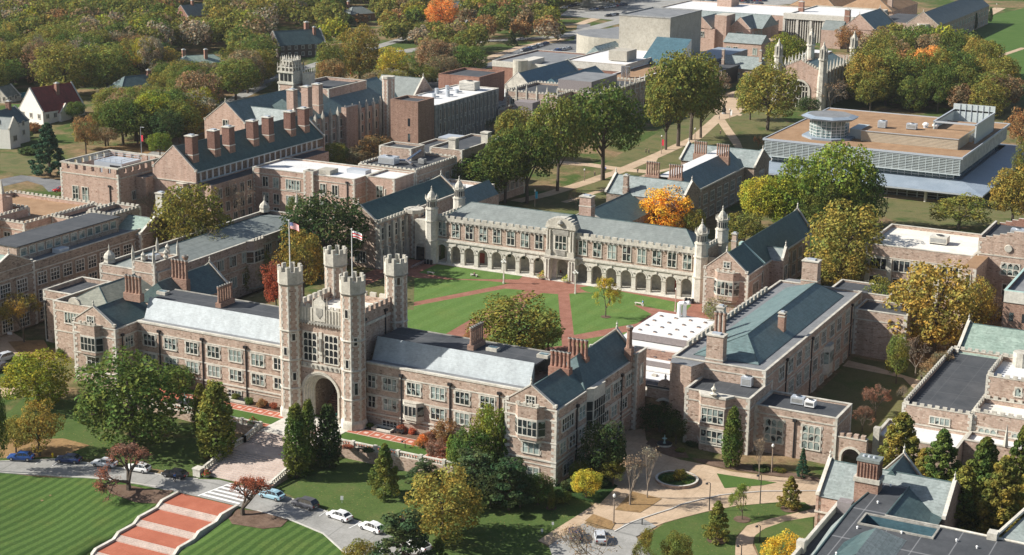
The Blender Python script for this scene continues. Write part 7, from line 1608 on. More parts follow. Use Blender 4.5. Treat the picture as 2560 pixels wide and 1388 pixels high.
for a in [
 # foreground and front terrace
 (330, 1112, 862, 285, 'broad', 'green', 'big dark green tree in front of the left wing'), (95, 1012, 868, 170, 'broad', 'ygreen', 'yellow green round tree at the left before the pavilion'),
 (100, 1140, 1000, 115, 'ragged', 'amber', 'orange brown tree above the two dark blue cars'), (40, 1132, 1040, 80, 'round', 'amber', 'small amber tree at the left edge above the blue cars'), (-5, 1180, 950, 60, 'round', 'green', 'green tree cut by the left edge over the road'),
 (543, 1150, 955, 128, 'column', 'olive', 'broad columnar tree left of the stairs'), (503, 1090, 960, 58, 'column', 'olive', 'narrow columnar tree behind the broad one left of the stairs'),
 (742, 1195, 1012, 86, 'column', 'green', 'nearest columnar tree right of the stairs'), (772, 1172, 1000, 62, 'column', 'green', 'tall slim columnar tree right of the stairs'), (822, 1168, 1012, 84, 'column', 'dgreen', 'dark columnar tree by the right balustrade'),
 (322, 1225, 1116, 165, 'crab', 'purple', 'purple red crabapple beside the road in a mulch bed'), (607, 1288, 1198, 125, 'crab', 'red', 'thin red crabapple at the right of the stepped walk'),
 (962, 1240, 1108, 82, 'cypress', 'olive', 'small cedar shaped tree in front of the balustrade wall'), (450, 990, 905, 95, 'round', 'green', 'small green tree against the left wing'), (250, 900, 800, 10, 'shrub', 'green', 'thin twig by the left pavilion'),
 (1222, 1175, 1005, 100, 'round', 'lime', 'bright green upright tree next to the right pavilion'), (1180, 1200, 1065, 110, 'round', 'green', 'green bushy tree before the right pavilion'), (1128, 1175, 1085, 48, 'cypress', 'lime', 'slim bright green tree on the terrace edge'), (1255, 1190, 1030, 60, 'conifer', 'green', 'green tree touching the pavilion corner'),
 (1115, 1130, 1036, 80, 'ragged', 'rust', 'rust brown shrub tree on the terrace'), (1090, 1165, 1095, 60, 'ragged', 'purple', 'plum coloured shrub tree on the terrace end'), (1150, 1190, 1110, 70, 'round', 'green', 'round green shrub tree behind the pines'), (1300, 1270, 1180, 80, 'round', 'dgreen', 'dark rounded yew in front of the pavilion'), (1052, 1150, 1088, 55, 'crab', 'orange', 'orange leaved dwarf tree at the end of the red terrace walk'),
 (1108, 1350, 1160, 200, 'broad', 'amber', 'big amber and green tree on the front slope'), (1008, 1440, 1275, 190, 'pine', 'conif', 'dark spreading pine by the white cars at the bottom'), (905, 1440, 1345, 90, 'round', 'olive', 'pale olive bush at the bottom edge by the pines'), (1098, 1420, 1340, 50, 'cypress', 'green', 'small green conifer at the bottom edge'),
 (1185, 1245, 1125, 160, 'pine', 'conif', 'dark pine below the terrace wall'), (1272, 1275, 1145, 150, 'pine', 'conif', 'dark pine in front of the right pavilion'), (1345, 1262, 1180, 85, 'round', 'green', 'green rounded bush under the right pavilion window'), (1225, 1270, 1170, 90, 'round', 'conif', 'dark bushy yew between the pines'), (1060, 1210, 1150, 90, 'pine', 'conif', 'low pine against the balustrade wall'), (1150, 1275, 1175, 90, 'pine', 'dgreen', 'shadowy pine behind the big amber tree'),
 (1465, 1245, 1172, 82, 'round', 'yellow', 'golden yellow bush beside the pavilion'), (1450, 1210, 1150, 60, 'round', 'green', 'green bush behind the golden bush'), (1505, 1200, 1042, 125, 'broad', 'dgreen', 'big dark evergreen against the shaded pavilion wall'), (1532, 1215, 1138, 72, 'ragged', 'olive', 'loose olive shrub tree at the plaza edge'),
 (1575, 1263, 1140, 62, 'barecolumn', 'grey', 'left of two bare upright trees on the plaza'), (1618, 1245, 1108, 58, 'barecolumn', 'grey', 'right of two bare upright trees on the plaza'), (1897, 1202, 1092, 36, 'barecolumn', 'grey', 'bare upright tree in front of the mullioned annex'),
 (1378, 1275, 1212, 24, 'column', 'olive', 'staked sapling on the shaded lawn'), (1478, 1440, 1318, 170, 'bare', 'brown', 'leafless spreading tree over the small car park'),
 (1855, 1300, 1215, 62, 'sparse', 'lime', 'thin light green young tree by the curved path'), (1792, 1350, 1252, 72, 'cypress', 'olive', 'rounded young tree in a mulch ring on the lawn'), (1974, 1272, 1190, 62, 'cypress', 'amber', 'golden brown young cypress by the curved path'),
 (1690, 1440, 1322, 75, 'round', 'olive', 'olive tree at the bottom edge of the lawn'), (1622, 1440, 1328, 75, 'sparse', 'olive', 'sparse tree at the bottom edge beside the road'), (1950, 1440, 1325, 110, 'ragged', 'yellow', 'yellow leaved tree at the bottom beside the black roof'),
 (1828, 1168, 1018, 66, 'column', 'green', 'dense columnar tree against the bay windowed block'), (2005, 1192, 1118, 42, 'spruce', 'blueg', 'small blue green spruce by the annex'),
 (1650, 1080, 1012, 110, 'ragged', 'dgreen', 'dark shaded tree by the arched doorway'), (1690, 1110, 1040, 60, 'ragged', 'dgreen', 'dark shrub tree beside the bay windowed block'),
 (2245, 1230, 1030, 150, 'cypress', 'olive', 'tall olive cypress in front of the white terrace roof'), (2345, 1260, 1072, 130, 'cypress', 'green', 'green cypress before the white flat roof'), (2450, 1300, 1092, 150, 'cypress', 'green', 'broad green cypress at the lower right'), (2400, 1350, 1165, 150, 'cypress', 'olive', 'olive cypress behind the black roof'), (2545, 1280, 1060, 110, 'cypress', 'green', 'tall green cypress at the right edge'), (2495, 1370, 1140, 160, 'cypress', 'olive', 'cypress above the black roofed building'), (2300, 1250, 1120, 80, 'cypress', 'amber', 'rusty cypress between two green ones'), (2555, 1345, 1180, 110, 'cypress', 'amber', 'rust tinged cypress cut by the right edge'), (2440, 1345, 1240, 110, 'cypress', 'green', 'low green cypress against the black roof'),
 # right court
 (2188, 1045, 968, 68, 'sparse', 'purple', 'reddish sparse tree in the shaded court'), (2155, 1082, 1018, 62, 'sparse', 'purple', 'small reddish tree behind the annex roof'), (2288, 940, 845, 70, 'bare', 'grey', 'leafless tree by the court walk'), (2345, 985, 885, 90, 'sparse', 'brown', 'brown sparse tree beside the black flat roof'), (2420, 900, 855, 60, 'sparse', 'purple', 'purple twiggy tree left of the mint roof'), (2260, 1010, 960, 40, 'bare', 'brown', 'thin bare tree at the court corner'), (2380, 900, 840, 70, 'bare', 'grey', 'bare shrub tree under the golden tree'),
 # courtyard
 (1290, 900, 726, 235, 'broad', 'olive', 'big olive tree in the courtyard behind the right wing'), (1370, 880, 800, 80, 'ragged', 'olive', 'low olive tree beside the big courtyard tree'), (1514, 793, 695, 72, 'sparse', 'yellow', 'slim yellowing young tree on the courtyard lawn'), (1182, 880, 820, 60, 'ragged', 'rust', 'brownish small tree left of the big courtyard tree'),
 (758, 760, 562, 130, 'ragged', 'amber', 'amber tree behind the gate tower'), (690, 790, 650, 75, 'ragged', 'red', 'red tree behind the left wing'), (640, 730, 620, 95, 'round', 'olive', 'olive tree beside the red tree'), (812, 690, 478, 215, 'round', 'dgreen', 'large dark green tree left of the buttressed hall'), (890, 640, 520, 60, 'round', 'dgreen', 'dark green tree touching the buttressed hall'), (745, 600, 480, 60, 'round', 'green', 'green tree behind the white flagpole'), (730, 700, 590, 60, 'ragged', 'brown', 'brown tree between amber tree and slate topped hall'), (600, 745, 650, 60, 'round', 'green', 'shaded green tree behind the dark cross gable'),
 (482, 705, 452, 190, 'round', 'olive', 'big olive tree rising over the slate topped hall'), (498, 735, 560, 150, 'bare', 'olive', 'nearly leafless tree against the slate topped hall'), (545, 740, 640, 80, 'bare', 'brown', 'bare tree in the shade of the slate topped hall'), (605, 560, 450, 90, 'bare', 'grey', 'bare grey tree before the white roofed range'), (385, 560, 480, 80, 'bare', 'grey', 'bare tree before the pink battlemented block'),
 (60, 856, 738, 105, 'sparse', 'amber', 'half bare amber tree on the left path'), (165, 870, 830, 50, 'sparse', 'brown', 'small brown tree beside the granite annex'),
 (835, 425, 352, 78, 'round', 'olive', 'round olive tree before the chimneyed laboratory'), (935, 415, 335, 90, 'ragged', 'rust', 'rust red tree at the foot of the brick stair tower'), (890, 425, 365, 60, 'ragged', 'brown', 'brown tree between the olive and rust trees'), (1205, 330, 285, 85, 'round', 'dgreen', 'dark tree beside the concrete laboratory'), (1245, 350, 300, 60, 'bare', 'brown', 'bare tree beside the greenhouse'),
 # park
 (1393, 478, 232, 140, 'park', 'olive', 'tall park tree with a visible trunk behind the arcade'), (1318, 508, 300, 150, 'park', 'green', 'green park tree left of the chimneyed granite stack'), (1507, 450, 205, 190, 'park', 'green', 'broad tall park tree in the middle of the path junction'), (1195, 505, 380, 150, 'round', 'green', 'green tree behind the left domed turret'), (1262, 508, 330, 130, 'park', 'green', 'green tree between two taller park trees'), (1440, 520, 470, 40, 'bare', 'rust', 'small bare tree behind the arcade roof'), (1290, 400, 265, 110, 'park', 'olive', 'yellowing park tree in front of the science hall'),
 (1695, 366, 125, 165, 'park', 'olive', 'tall olive park tree left of the student centre'), (1726, 350, 125, 160, 'park', 'olive', 'second tall park tree left of the student centre'), (1665, 375, 190, 110, 'park', 'olive', 'left of the tall park trees near the lamp path'), (1752, 345, 190, 110, 'park', 'olive', 'right of the tall park trees near the plaza'), (1918, 326, 150, 150, 'round', 'amber', 'amber tree in front of the chapel'), (1875, 300, 185, 75, 'round', 'olive', 'olive tree beside the amber chapel tree'), (1960, 215, 72, 95, 'round', 'lime', 'bright green tree behind the chapel'), (2075, 275, 195, 85, 'bare', 'brown', 'bare tree in front of the chapel flank'), (2020, 290, 240, 60, 'round', 'dgreen', 'dark bush at the chapel foot'), (1790, 240, 170, 80, 'ragged', 'grey', 'bare headed tree by the low slate hall'), (1905, 200, 165, 50, 'ragged', 'rust', 'rusty tree left of the chapel turret'), (2120, 130, 62, 75, 'ragged', 'rust', 'rust tree above the chapel'), (1895, 380, 340, 26, 'sparse', 'brown', 'sapling on the park lawn by the student centre'),
 # behind right hall and student centre
 (2092, 575, 335, 185, 'broad', 'lime', 'tall green tree in front of the student centre'), (1995, 575, 372, 130, 'broad', 'lime', 'lime green tree left of the tall green tree'), (2150, 580, 392, 120, 'broad', 'green', 'dark green tree right of the tall green tree'), (1900, 570, 430, 110, 'round', 'yellow', 'bright yellow tree beside the clustered chimney hall'), (1955, 575, 430, 110, 'broad', 'ygreen', 'yellow green tree between the yellow and green ones'), (2140, 440, 335, 85, 'ragged', 'yellow', 'yellow crown showing above the green trees'), (2050, 590, 450, 110, 'round', 'green', 'low green tree before the tall green tree'),
 (1663, 590, 458, 138, 'broad', 'gold', 'golden orange tree behind the arcade'), (1735, 600, 520, 60, 'round', 'olive', 'small olive tree right of the golden tree'), (1860, 620, 530, 115, 'ragged', 'olive', 'olive tree behind the right domed turrets'), (2395, 575, 482, 150, 'ragged', 'olive', 'round grey green shrub on the lawn below the canopy'),
 (2110, 720, 488, 205, 'broad', 'amber', 'large amber tree left of the white roofed classroom hall'), (2090, 740, 620, 140, 'ragged', 'amber', 'brown amber tree under the large amber tree'), (2330, 885, 638, 240, 'broad', 'amber', 'wide golden tree in front of the classroom hall'), (2200, 830, 690, 100, 'round', 'olive', 'green gold tree left of the wide golden tree'), (2430, 850, 690, 110, 'ragged', 'amber', 'rusty tree right of the wide golden tree'), (2240, 960, 830, 60, 'round', 'olive', 'olive tree behind the black roofed wing'), (2470, 850, 740, 70, 'bare', 'grey', 'grey bare tree beneath the medallion gable'),
 (2530, 570, 410, 130, 'round', 'amber', 'amber tree at the right edge above the stepped gable'), (2550, 380, 265, 80, 'ragged', 'rust', 'rust tree cut by the right edge behind the student centre'), (2555, 480, 340, 60, 'ragged', 'olive', 'olive tree cut by the right edge beside the canopy'),
 (1800, 870, 745, 100, 'bare', 'olive', 'twiggy grey tree beside the white roofed pavilion'), (1785, 800, 765, 50, 'round', 'lime', 'green bush below the stone bay'),
 # left suburb, hand placed
 (428, 350, 205, 120, 'broad', 'green', 'big green tree on the street corner behind the chimneyed laboratory'), (345, 358, 240, 85, 'ragged', 'brown', 'brown tree right of the red tiled house'), (270, 365, 250, 80, 'round', 'olive', 'olive tree in front of the red tiled house'), (125, 440, 305, 105, 'conifer', 'blueg', 'blue green conifer below the white gabled house'), (215, 385, 285, 70, 'ragged', 'rust', 'rusty tree below the red tiled house'), (400, 390, 330, 62, 'round', 'lime', 'small light green tree behind the battlemented block'), (190, 300, 250, 50, 'round', 'green', 'green shrub tree hugging the red tiled house'),
 (495, 310, 165, 130, 'broad', 'brown', 'broad brown tree behind the street corner'), (165, 240, 95, 160, 'broad', 'olive', 'large olive tree directly above the red tiled house'), (270, 235, 95, 150, 'broad', 'olive', 'broad olive tree behind the blue roofed house'), (340, 170, 85, 100, 'ragged', 'rust', 'rusty orange tree above the blue roofed house'), (410, 190, 115, 90, 'ragged', 'amber', 'orange brown tree left of the green roofed house'), (590, 250, 140, 120, 'round', 'olive', 'olive tree below the green roofed house'),
 (1105, 80, -12, 85, 'broad', 'orange', 'brilliant orange tree at the top centre'), (982, 215, 108, 85, 'broad', 'yellow', 'yellow tree behind the gothic tower hall'), (900, 205, 50, 110, 'broad', 'amber', 'tall amber tree beside the campus street'), (1085, 190, 90, 90, 'round', 'brown', 'round brown tree by the campus street'), (1120, 190, 105, 80, 'round', 'brown', 'brown tree next to the round one by the street'), (1175, 165, 122, 25, 'conifer', 'conif', 'small dark conifer at the street bend'), (1280, 115, 78, 32, 'conifer', 'conif', 'green conifer beside the parked cars'), (2505, 235, 165, 62, 'round', 'orange', 'orange red tree on the far right lawn'),
 (2215, 80, 30, 18, 'column', 'dgreen', 'left dark columnar tree on the far lawn'), (2475, 55, 20, 16, 'column', 'dgreen', 'right dark columnar tree on the far lawn'), (2437, 75, 32, 16, 'column', 'dgreen', 'middle dark columnar tree on the far lawn'), (2362, 110, 85, 9, 'column', 'rust', 'tiny rust columnar tree by the far path'), (2395, 92, 70, 9, 'column', 'dgreen', 'tiny dark columnar tree by the far path')]:
    if a[6].startswith('thin twig'): continue
    TR(*a, name=NM[a[4]], z=None)
# ---- the woods
SOLID = []
for o in list(bpy.data.objects):
    if o.type == 'MESH' and o.parent is not None and o.name.split('.')[0] in ('wall', 'canopy', 'auditorium', 'tower_wall', 'covered_walk', 'glazing', 'fly_tower'):
        pl = o.parent; rz = pl.rotation_euler[2] if pl.type == 'EMPTY' else 0
        xs_ = [v.co.x for v in o.data.vertices]; ys_ = [v.co.y for v in o.data.vertices]
        cx, cy = pl.location[0], pl.location[1]
        if rz: rr = max(max(map(abs, xs_)), max(map(abs, ys_))); SOLID.append((cx-rr, cx+rr, cy-rr, cy+rr))
        else: SOLID.append((min(xs_)+cx, max(xs_)+cx, min(ys_)+cy, max(ys_)+cy))
def inpoly(x, y, p):
    c = False; j = len(p)-1
    for i in range(len(p)):
        if (p[i][1] > y) != (p[j][1] > y) and x < (p[j][0]-p[i][0])*(y-p[i][1])/(p[j][1]-p[i][1])+p[i][0]: c = not c
        j = i
    return c
WL = [(-60, 470), (-60, -90), (1620, -90), (1500, 60), (1420, 60), (1400, 110), (1230, 175), (1000, 262), (880, 250), (700, 240), (540, 300), (430, 375), (140, 420), (60, 400)]
WR = [(2190, 150), (2290, 120), (2330, 160), (2400, 150), (2480, 190), (2470, 240), (2540, 260), (2490, 300), (2300, 285), (2150, 290), (2130, 240)]
CLEAR = [(62, 208, 245, 322), (0, 255, 78, 365), (300, 190, 378, 218), (440, 125, 562, 156), (455, 8, 512, 50), (690, 70, 795, 128), (876, 22, 920, 42), (700, 120, 790, 200), (540, 230, 1000, 330), (1235, 100, 1450, 160), (860, 130, 900, 205), (1400, 20, 1560, 60), (1070, -10, 1140, 62), (150, 360, 420, 470), (950, 115, 1020, 175), (870, 60, 935, 140)]
RW = random.Random(4); cand = []
y = 150.
while y < 1500:
    stp = 8.6+max(0, y-300)*.014
    x = -720.
    while x < 260:
        px, py, w = proj(x, y, 2.2); jx, jy = RW.uniform(-4.2, 4.2), RW.uniform(-.4, .4)*stp
        if -80 < px < 2640 and -95 < py < 480:
            X_, Y_ = x+jx, y+jy; bx, by, w = proj(X_, Y_, 2.2)
            if inpoly(bx, by, WL) or inpoly(bx, by, WR): cand.append((w, X_, Y_, bx, by))
        x += 9.2+max(0, y-400)*.003
    y += stp
cand.sort(); kept = []
for w, X_, Y_, bx, by in cand:
    if any(a-5 < X_ < b_+5 and c-6 < Y_ < d+5 for a, b_, c, d in SOLID): continue
    open_ = 850 < bx < 1480 and by > 45 and by < 270
    if open_ and RW.random() < .32: continue
    h = RW.uniform(11, 20) if not open_ else RW.uniform(9, 15); wd = RW.uniform(11, 19)*(1 if not open_ else .85); r_px = wd/2*F/w; bad = False
    for (a, c, b_, d) in CLEAR:
        if bx+r_px*.75 > a and bx-r_px*.75 < b_ and by > c+6:
            hm = ztop(X_, Y_, d-4)-2.2
            if hm < h: h = hm; wd = min(wd, h*1.25+2)
            if hm < 4.5: bad = True; break
    if bad: continue
    kept.append((w, X_, Y_, bx, by, h, wd))
PALW = [('olive', 46), ('green', 22), ('brown', 14), ('rust', 3), ('amber', 8), ('grey', 7), ('ygreen', 5), ('orange', 1), ('dgreen', 4)]
PAL = [n for n, k in PALW for _ in range(k)]
WORD = dict(olive='olive green', green='mid green', brown='brown leaved', rust='rust coloured', amber='amber gold', grey='grey twiggy', ygreen='yellow green', orange='bright orange', dgreen='dark green', yellow='yellow')
def zone(px, py):
    if px > 2000: return 'in the wood behind the student centre and chapel'
    if px < 250: return 'in the woods above the red tiled house' if py < 260 else 'by the red tiled and white gabled houses'
    if px < 560: return 'in the woods around the green roofed house' if py > 90 else 'in the far woods left of the red brick house'
    if px < 860: return 'in the woods around the dark shingled house' if py > 60 else 'in the far woods right of the red brick house'
    return 'along the streets behind the concrete laboratory' if py > 60 else 'in the far woods around the brilliant orange tree'
print('woods', len(kept))
NT = 205
for i, (w, X_, Y_, bx, by, h, wd) in enumerate(kept[:NT]):
    c = RW.choice(PAL); c = 'olive' if (bx > 2000 and c in ('grey',)) else c
    kd = RW.choice(['round', 'broad', 'ragged', 'round']) if c != 'grey' else RW.choice(['ragged', 'bare']); zn = zone(bx, by)
    plant('broadleaf_tree' if kd != 'bare' else 'bare_tree', X_, Y_, 2.2, h*(1.15 if bx > 2000 else 1), wd, kd, c, '%s tree %s' % (WORD[c], zn), group='%s trees %s' % (WORD[c], zn))
# everything farther off is one wood
WC = ['olive', 'olive', 'green', 'brown', 'amber', 'olive', 'olive', 'grey', 'green', 'olive', 'brown', 'rust', 'ygreen', 'olive']
for c in set(WC): m_leaf('leaf_'+c, COLS[c])
rr = random.Random(9); wm = MB(); v = wm.v; f = []; mats_ = sorted(set(WC)); mi_ = []
for (w, X_, Y_, bx, by, h, wd) in kept[NT:]:
    cidx = mats_.index(rr.choice(WC)); nf = len(f); zc = 2.2+h*.56; hz = h*.44
    for k in range(17):
        u = max(-.6, -.6+1.57*(k+.5)/17); s_ = sqrt(1-u*u); a = k*2.4+rr.random()*.7; q = .58+.28*rr.random(); c = Vector((X_+cos(a)*s_*q*wd/2, Y_+sin(a)*s_*q*wd/2, zc+u*q*hz)); R = wd*(.13+.06*rr.random())
        for _ in range(34):
            d = Vector((rr.gauss(0, 1), rr.gauss(0, 1), rr.gauss(.15, 1))).normalized(); quadleaf(v, f, c+d*R*(.65+.35*rr.random()), d+Vector((rr.gauss(0, .5), rr.gauss(0, .5), rr.gauss(.35, .5))), .36+w*.0004, rr)
    mi_ += [cidx]*(len(f)-nf)
print('stuff quads', len(f))
me = mkmesh('woods', v, f, 'leaf_'+mats_[0])
for c in mats_[1:]: me.materials.append(MATS['leaf_'+c])
me.polygons.foreach_set('material_index', mi_)
wo = bpy.data.objects.new('woods', me); link(wo); tag(wo, 'autumn woods fading into the distance at the top of the photo', 'woods', kind='stuff')
# ---- shrubs and flowers
def shrub(px, py, wpx, hpx, col, label, name='shrub', cat='shrub', z=None, group=None):
    if z is None: x, y, z = GP(px, py)
    else: x, y = P(px, py, z)
    return TR_(x, y, z, wpx, py-hpx, col, label, name, cat, group)
def TR_(x, y, z, wpx, top, col, label, name, cat, group): return plant(name, x, y, z, max(.6, ztop(x, y, top)-z), wpx/F*proj(x, y, z)[2], 'shrub', col, label, cat, group)
for a in [(655, 1018, 34, 26, 'rust', 'rust red flowering shrub left of the gate by the lamp'), (622, 1010, 30, 22, 'green', 'green shrub by the bench left of the gate'), (684, 1022, 24, 20, 'red', 'red shrub nearest the left front turret'), (590, 1000, 30, 20, 'green', 'green shrub under the downpipe left of the gate'),
          (905, 1060, 40, 24, 'rust', 'rust flowering shrub right of the right front turret'), (925, 1070, 22, 16, 'green', 'small green shrub behind the right bench'), (1005, 1080, 32, 24, 'red', 'red shrub under the stone oriel'), (1030, 1085, 26, 22, 'red', 'dark red shrub right of the stone oriel'), (1070, 1100, 40, 25, 'purple', 'purplish shrub on the right terrace bed'), (1050, 1115, 36, 20, 'rust', 'low rust shrub at the end of the terrace lawn'), (870, 1120, 40, 12, 'red', 'row of red leaved plants behind the balustrade'), (920, 1130, 40, 12, 'dgreen', 'dark green low planting behind the balustrade')]:
    shrub(*a, z=TZ)
for a in [(1100, 1195, 50, 30, 'green', 'green shrub below the end of the terrace wall'), (1310, 1250, 60, 36, 'dgreen', 'dark laurel at the corner of the pavilion'), (1400, 1255, 70, 36, 'green', 'green laurel under the basement window'), (1245, 1265, 60, 34, 'conif', 'dark shrub among the pines'), (1500, 1215, 50, 26, 'dgreen', 'dark shrub by the evergreen'), (1080, 1225, 60, 30, 'dgreen', 'dark shrub under the low pine'), (1420, 1225, 50, 34, 'conif', 'yew at the pavilion corner'), (1730, 1115, 40, 14, 'dgreen', 'low green plants by the fountain bed'), (1700, 1130, 30, 12, 'olive', 'low yellowing plants by the fountain bed'),
          (1905, 1175, 60, 12, 'dgreen', 'dark groundcover clump before the annex window'), (1950, 1180, 40, 14, 'olive', 'yellowish clump before the annex'), (1700, 1202, 44, 36, 'olive', 'feathery grasses inside the round planter'), (1672, 1205, 40, 22, 'green', 'dark green plants at left in the round planter'), (1718, 1210, 40, 16, 'green', 'green plants at right in the round planter'), (2050, 780, 50, 20, 'green', 'green hedge behind the long hipped hall'),
          (170, 880, 30, 24, 'olive', 'scrub beside the granite annex wall'), (150, 890, 30, 28, 'green', 'green bush at the corner of the granite annex'), (520, 1148, 26, 12, 'brown', 'dry shrub at the foot of the broad columnar tree'), (775, 1185, 30, 12, 'green', 'small shrub below the dark columnar tree'), (1755, 430, 50, 18, 'green', 'hedge beside the clustered chimney hall'), (880, 175, 60, 12, 'dgreen', 'dark hedge by the campus street'), (80, 330, 60, 30, 'rust', 'rust bushes along the red tiled house fence'), (55, 345, 60, 22, 'dgreen', 'dark clipped hedge by the white gabled house'), (75, 385, 80, 20, 'dgreen', 'long dark hedge below the white gabled house'), (1620, 905, 30, 12, 'red', 'bright red bush beside the pavilion patio')]:
    shrub(*a)
# ================================================================== vehicles
b = NB('car_paint'); oi = b.n('ShaderNodeObjectInfo'); b.out(oi.outputs['Color'], .3, .6)
m_plain('car_glass', (.02, .025, .03), .08, .8)
def loft(m, secs, k, close=True):
    for a, c in zip(secs, secs[1:]):
        n = len(a)
        for i in range(n-1): m.face([a[i], a[i+1], c[i+1], c[i]], k)
def make_car(kind):
    t = thing('parked_car', 'x', 'car')
    L, Wd = (4.6, 1.8) if kind != 'van' else (4.75, 1.85); h = L/2
    if kind == 'sedan': lo = [(-h, .42, .62), (-h+.12, .3, .74), (-h+.9, .24, .84), (-.75, .22, .92), (.95, .22, .96), (h-.65, .24, .98), (h-.08, .3, .88), (h, .42, .66)]; cab = [(-1.05, .93), (-.35, 1.40), (.75, 1.44), (1.35, 1.30), (1.85, .98)]
    elif kind == 'van': lo = [(-h, .42, .66), (-h+.1, .3, .84), (-h+.8, .24, .96), (-.9, .22, 1.02), (.95, .22, 1.04), (h-.5, .24, 1.05), (h-.06, .3, 1.0), (h, .42, .7)]; cab = [(-1.3, 1.02), (-.55, 1.58), (.6, 1.66), (1.7, 1.60), (2.25, 1.05)]
    else: lo = [(-h, .42, .62), (-h+.12, .3, .74), (-h+.9, .24, .84), (-.75, .22, .9), (.95, .22, .95), (h-.5, .24, .97), (h-.06, .3, .9), (h, .42, .66)]; cab = [(-1.05, .92), (-.3, 1.42), (.7, 1.46), (1.6, 1.25), (2.1, .97)]
    m = MB(); secs = []
    for x, z0, z1 in lo:
        w = Wd/2*(.86 if abs(x) > h-.05 else .96 if abs(x) > h-.3 else 1)
        secs.append([(x, -w*.94, z0), (x, -w, z0+.14), (x, -w, z1-.22), (x, -w*.9, z1), (x, w*.9, z1), (x, w, z1-.22), (x, w, z0+.14), (x, w*.94, z0), (x, -w*.94, z0)])
    loft(m, secs, 'car_paint'); m.face(secs[0][:-1], 'car_paint'); m.face(secs[-1][:-1][::-1], 'car_paint')
    w = Wd/2*.74; roof = cab[1:-1]; 
    for (xa, za), (xb, zb) in zip(roof, roof[1:]): m.face([(xa, -w, za+.02), (xb, -w, zb+.02), (xb, w, zb+.02), (xa, w, za+.02)], 'car_paint')
    for x in (-h+.85, h-.85):                                  # dark wheel arches
        for s in (-1, 1): m.ng(x, 0, .01, .01, 0, .01, 3, 'rubber')
    smooth_o = m.obj('body', t)
    g = MB(); wb = Wd/2*.9
    g.face([(cab[0][0], -wb, cab[0][1]), (cab[0][0], wb, cab[0][1]), (cab[1][0], w, cab[1][1]), (cab[1][0], -w, cab[1][1])][::-1], 'car_glass'); g.obj('windscreen', t)
    g = MB(); g.face([(cab[-1][0], -wb, cab[-1][1]), (cab[-1][0], wb, cab[-1][1]), (cab[-2][0], w, cab[-2][1]), (cab[-2][0], -w, cab[-2][1])], 'car_glass'); g.obj('rear_window', t)
    for s in (-1, 1):
        g = MB(); pts = [(cab[0][0], s*wb, cab[0][1])]+[(x, s*w, z) for x, z in cab[1:-1]]+[(cab[-1][0], s*wb, cab[-1][1])]
        g.face(pts if s < 0 else pts[::-1], 'car_glass'); g.obj('side_window', t)
        p = MB()
        for x in (-.35, .55, 1.3): p.tube((x+.1, s*(wb+.01), cab[0][1]), (x, s*(w+.015), 1.38), .035, .035, 4, 'car_paint')
        p.tube((cab[0][0], s*wb, cab[0][1]), (cab[1][0], s*w, cab[1][1]+.02), .05, .05, 4, 'car_paint'); p.tube((cab[-1][0], s*wb, cab[-1][1]), (cab[-2][0], s*w, cab[-2][1]+.02), .06, .06, 4, 'car_paint'); p.box(-.95, -.75, s*wb, s*(wb+.2), .92, 1.05, 'car_paint'); p.obj('pillar', t)
        for x in (-h+.85, h-.85):
            wm = MB(); wm.tube((x, s*(Wd/2-.2), .33), (x, s*(Wd/2+.02), .33), .33, .33, 14, 'rubber'); wo = wm.obj('wheel', t); rm = MB(); rm.tube((x, s*(Wd/2-.02), .33), (x, s*(Wd/2+.035), .33), .21, .19, 12, 'chrome'); rm.obj('rim', wo)
        hl = MB(); hl.box(-h-.015, -h+.25, s*.5, s*.8, .55, .7, 'head_lamp'); hl.obj('headlight', t)
        tl = MB(); tl.box(h-.12, h+.012, s*.5, s*.82, .62, .82, 'tail_red'); tl.obj('tail_light', t)
    pm = MB(); pm.box(h-.02, h+.02, -.25, .25, .45, .57, 'white_paint'); pm.obj('number_plate', t)
    return t
PROTOC = {}
def car(kind, x, y, z, rz, colr, label, group=None):
    if kind not in PROTOC: PROTOC[kind] = make_car(kind); c = PROTOC[kind]
    else: c = copy_tree(PROTOC[kind])
    c.location = (x, y, z+.08); c.rotation_euler = (0, 0, rz); c['label'] = label
    if group: c['group'] = group
    for o in CH[c.name]: o.color = (*colr, 1)
    return c
CC = dict(silver=(.5, .52, .54), white=(.78, .78, .76), black=(.012, .012, .014), blue=(.02, .07, .25), navy=(.015, .03, .10), lightblue=(.30, .48, .56), dgrey=(.09, .09, .1), red=(.4, .02, .02), green=(.02, .1, .05))
front = [('sedan', 680, 1246, 'lightblue', 'light blue sedan parked nearest the stairs'), ('van', 763, 1268, 'dgrey', 'dark grey minivan between the light blue and white cars'), ('sedan', 849, 1298, 'white', 'white sedan parked next to the dark grey minivan'), ('hatch', 930, 1327, 'white', 'white coupe with sunroof parked right of the white sedan'), ('hatch', 1045, 1372, 'white', 'white car mostly hidden behind the dark spreading pine')]
for i, (k, px, py, cl, lab) in enumerate(front):
    x, y, z = GP(px, py); a = front[max(0, i-1)]; c = front[min(4, i+1)]; p = GP(a[1], a[2]); q = GP(c[1], c[2]); car(k, x, y, z, atan2(q[1]-p[1], q[0]-p[0]), CC[cl], lab, 'cars parked along the kerb')
left = [('sedan', 53, 1150, 'blue', 'bright blue sedan parked at the far left'), ('sedan', 172, 1156, 'navy', 'navy blue sedan parked below the yellow hydrant'), ('sedan', 262, 1166, 'silver', 'silver car nose showing left of the crabapple'), ('hatch', 345, 1178, 'white', 'white car seen through the purple crabapple'), ('sedan', 438, 1193, 'black', 'black sedan parked left of the stairs')]
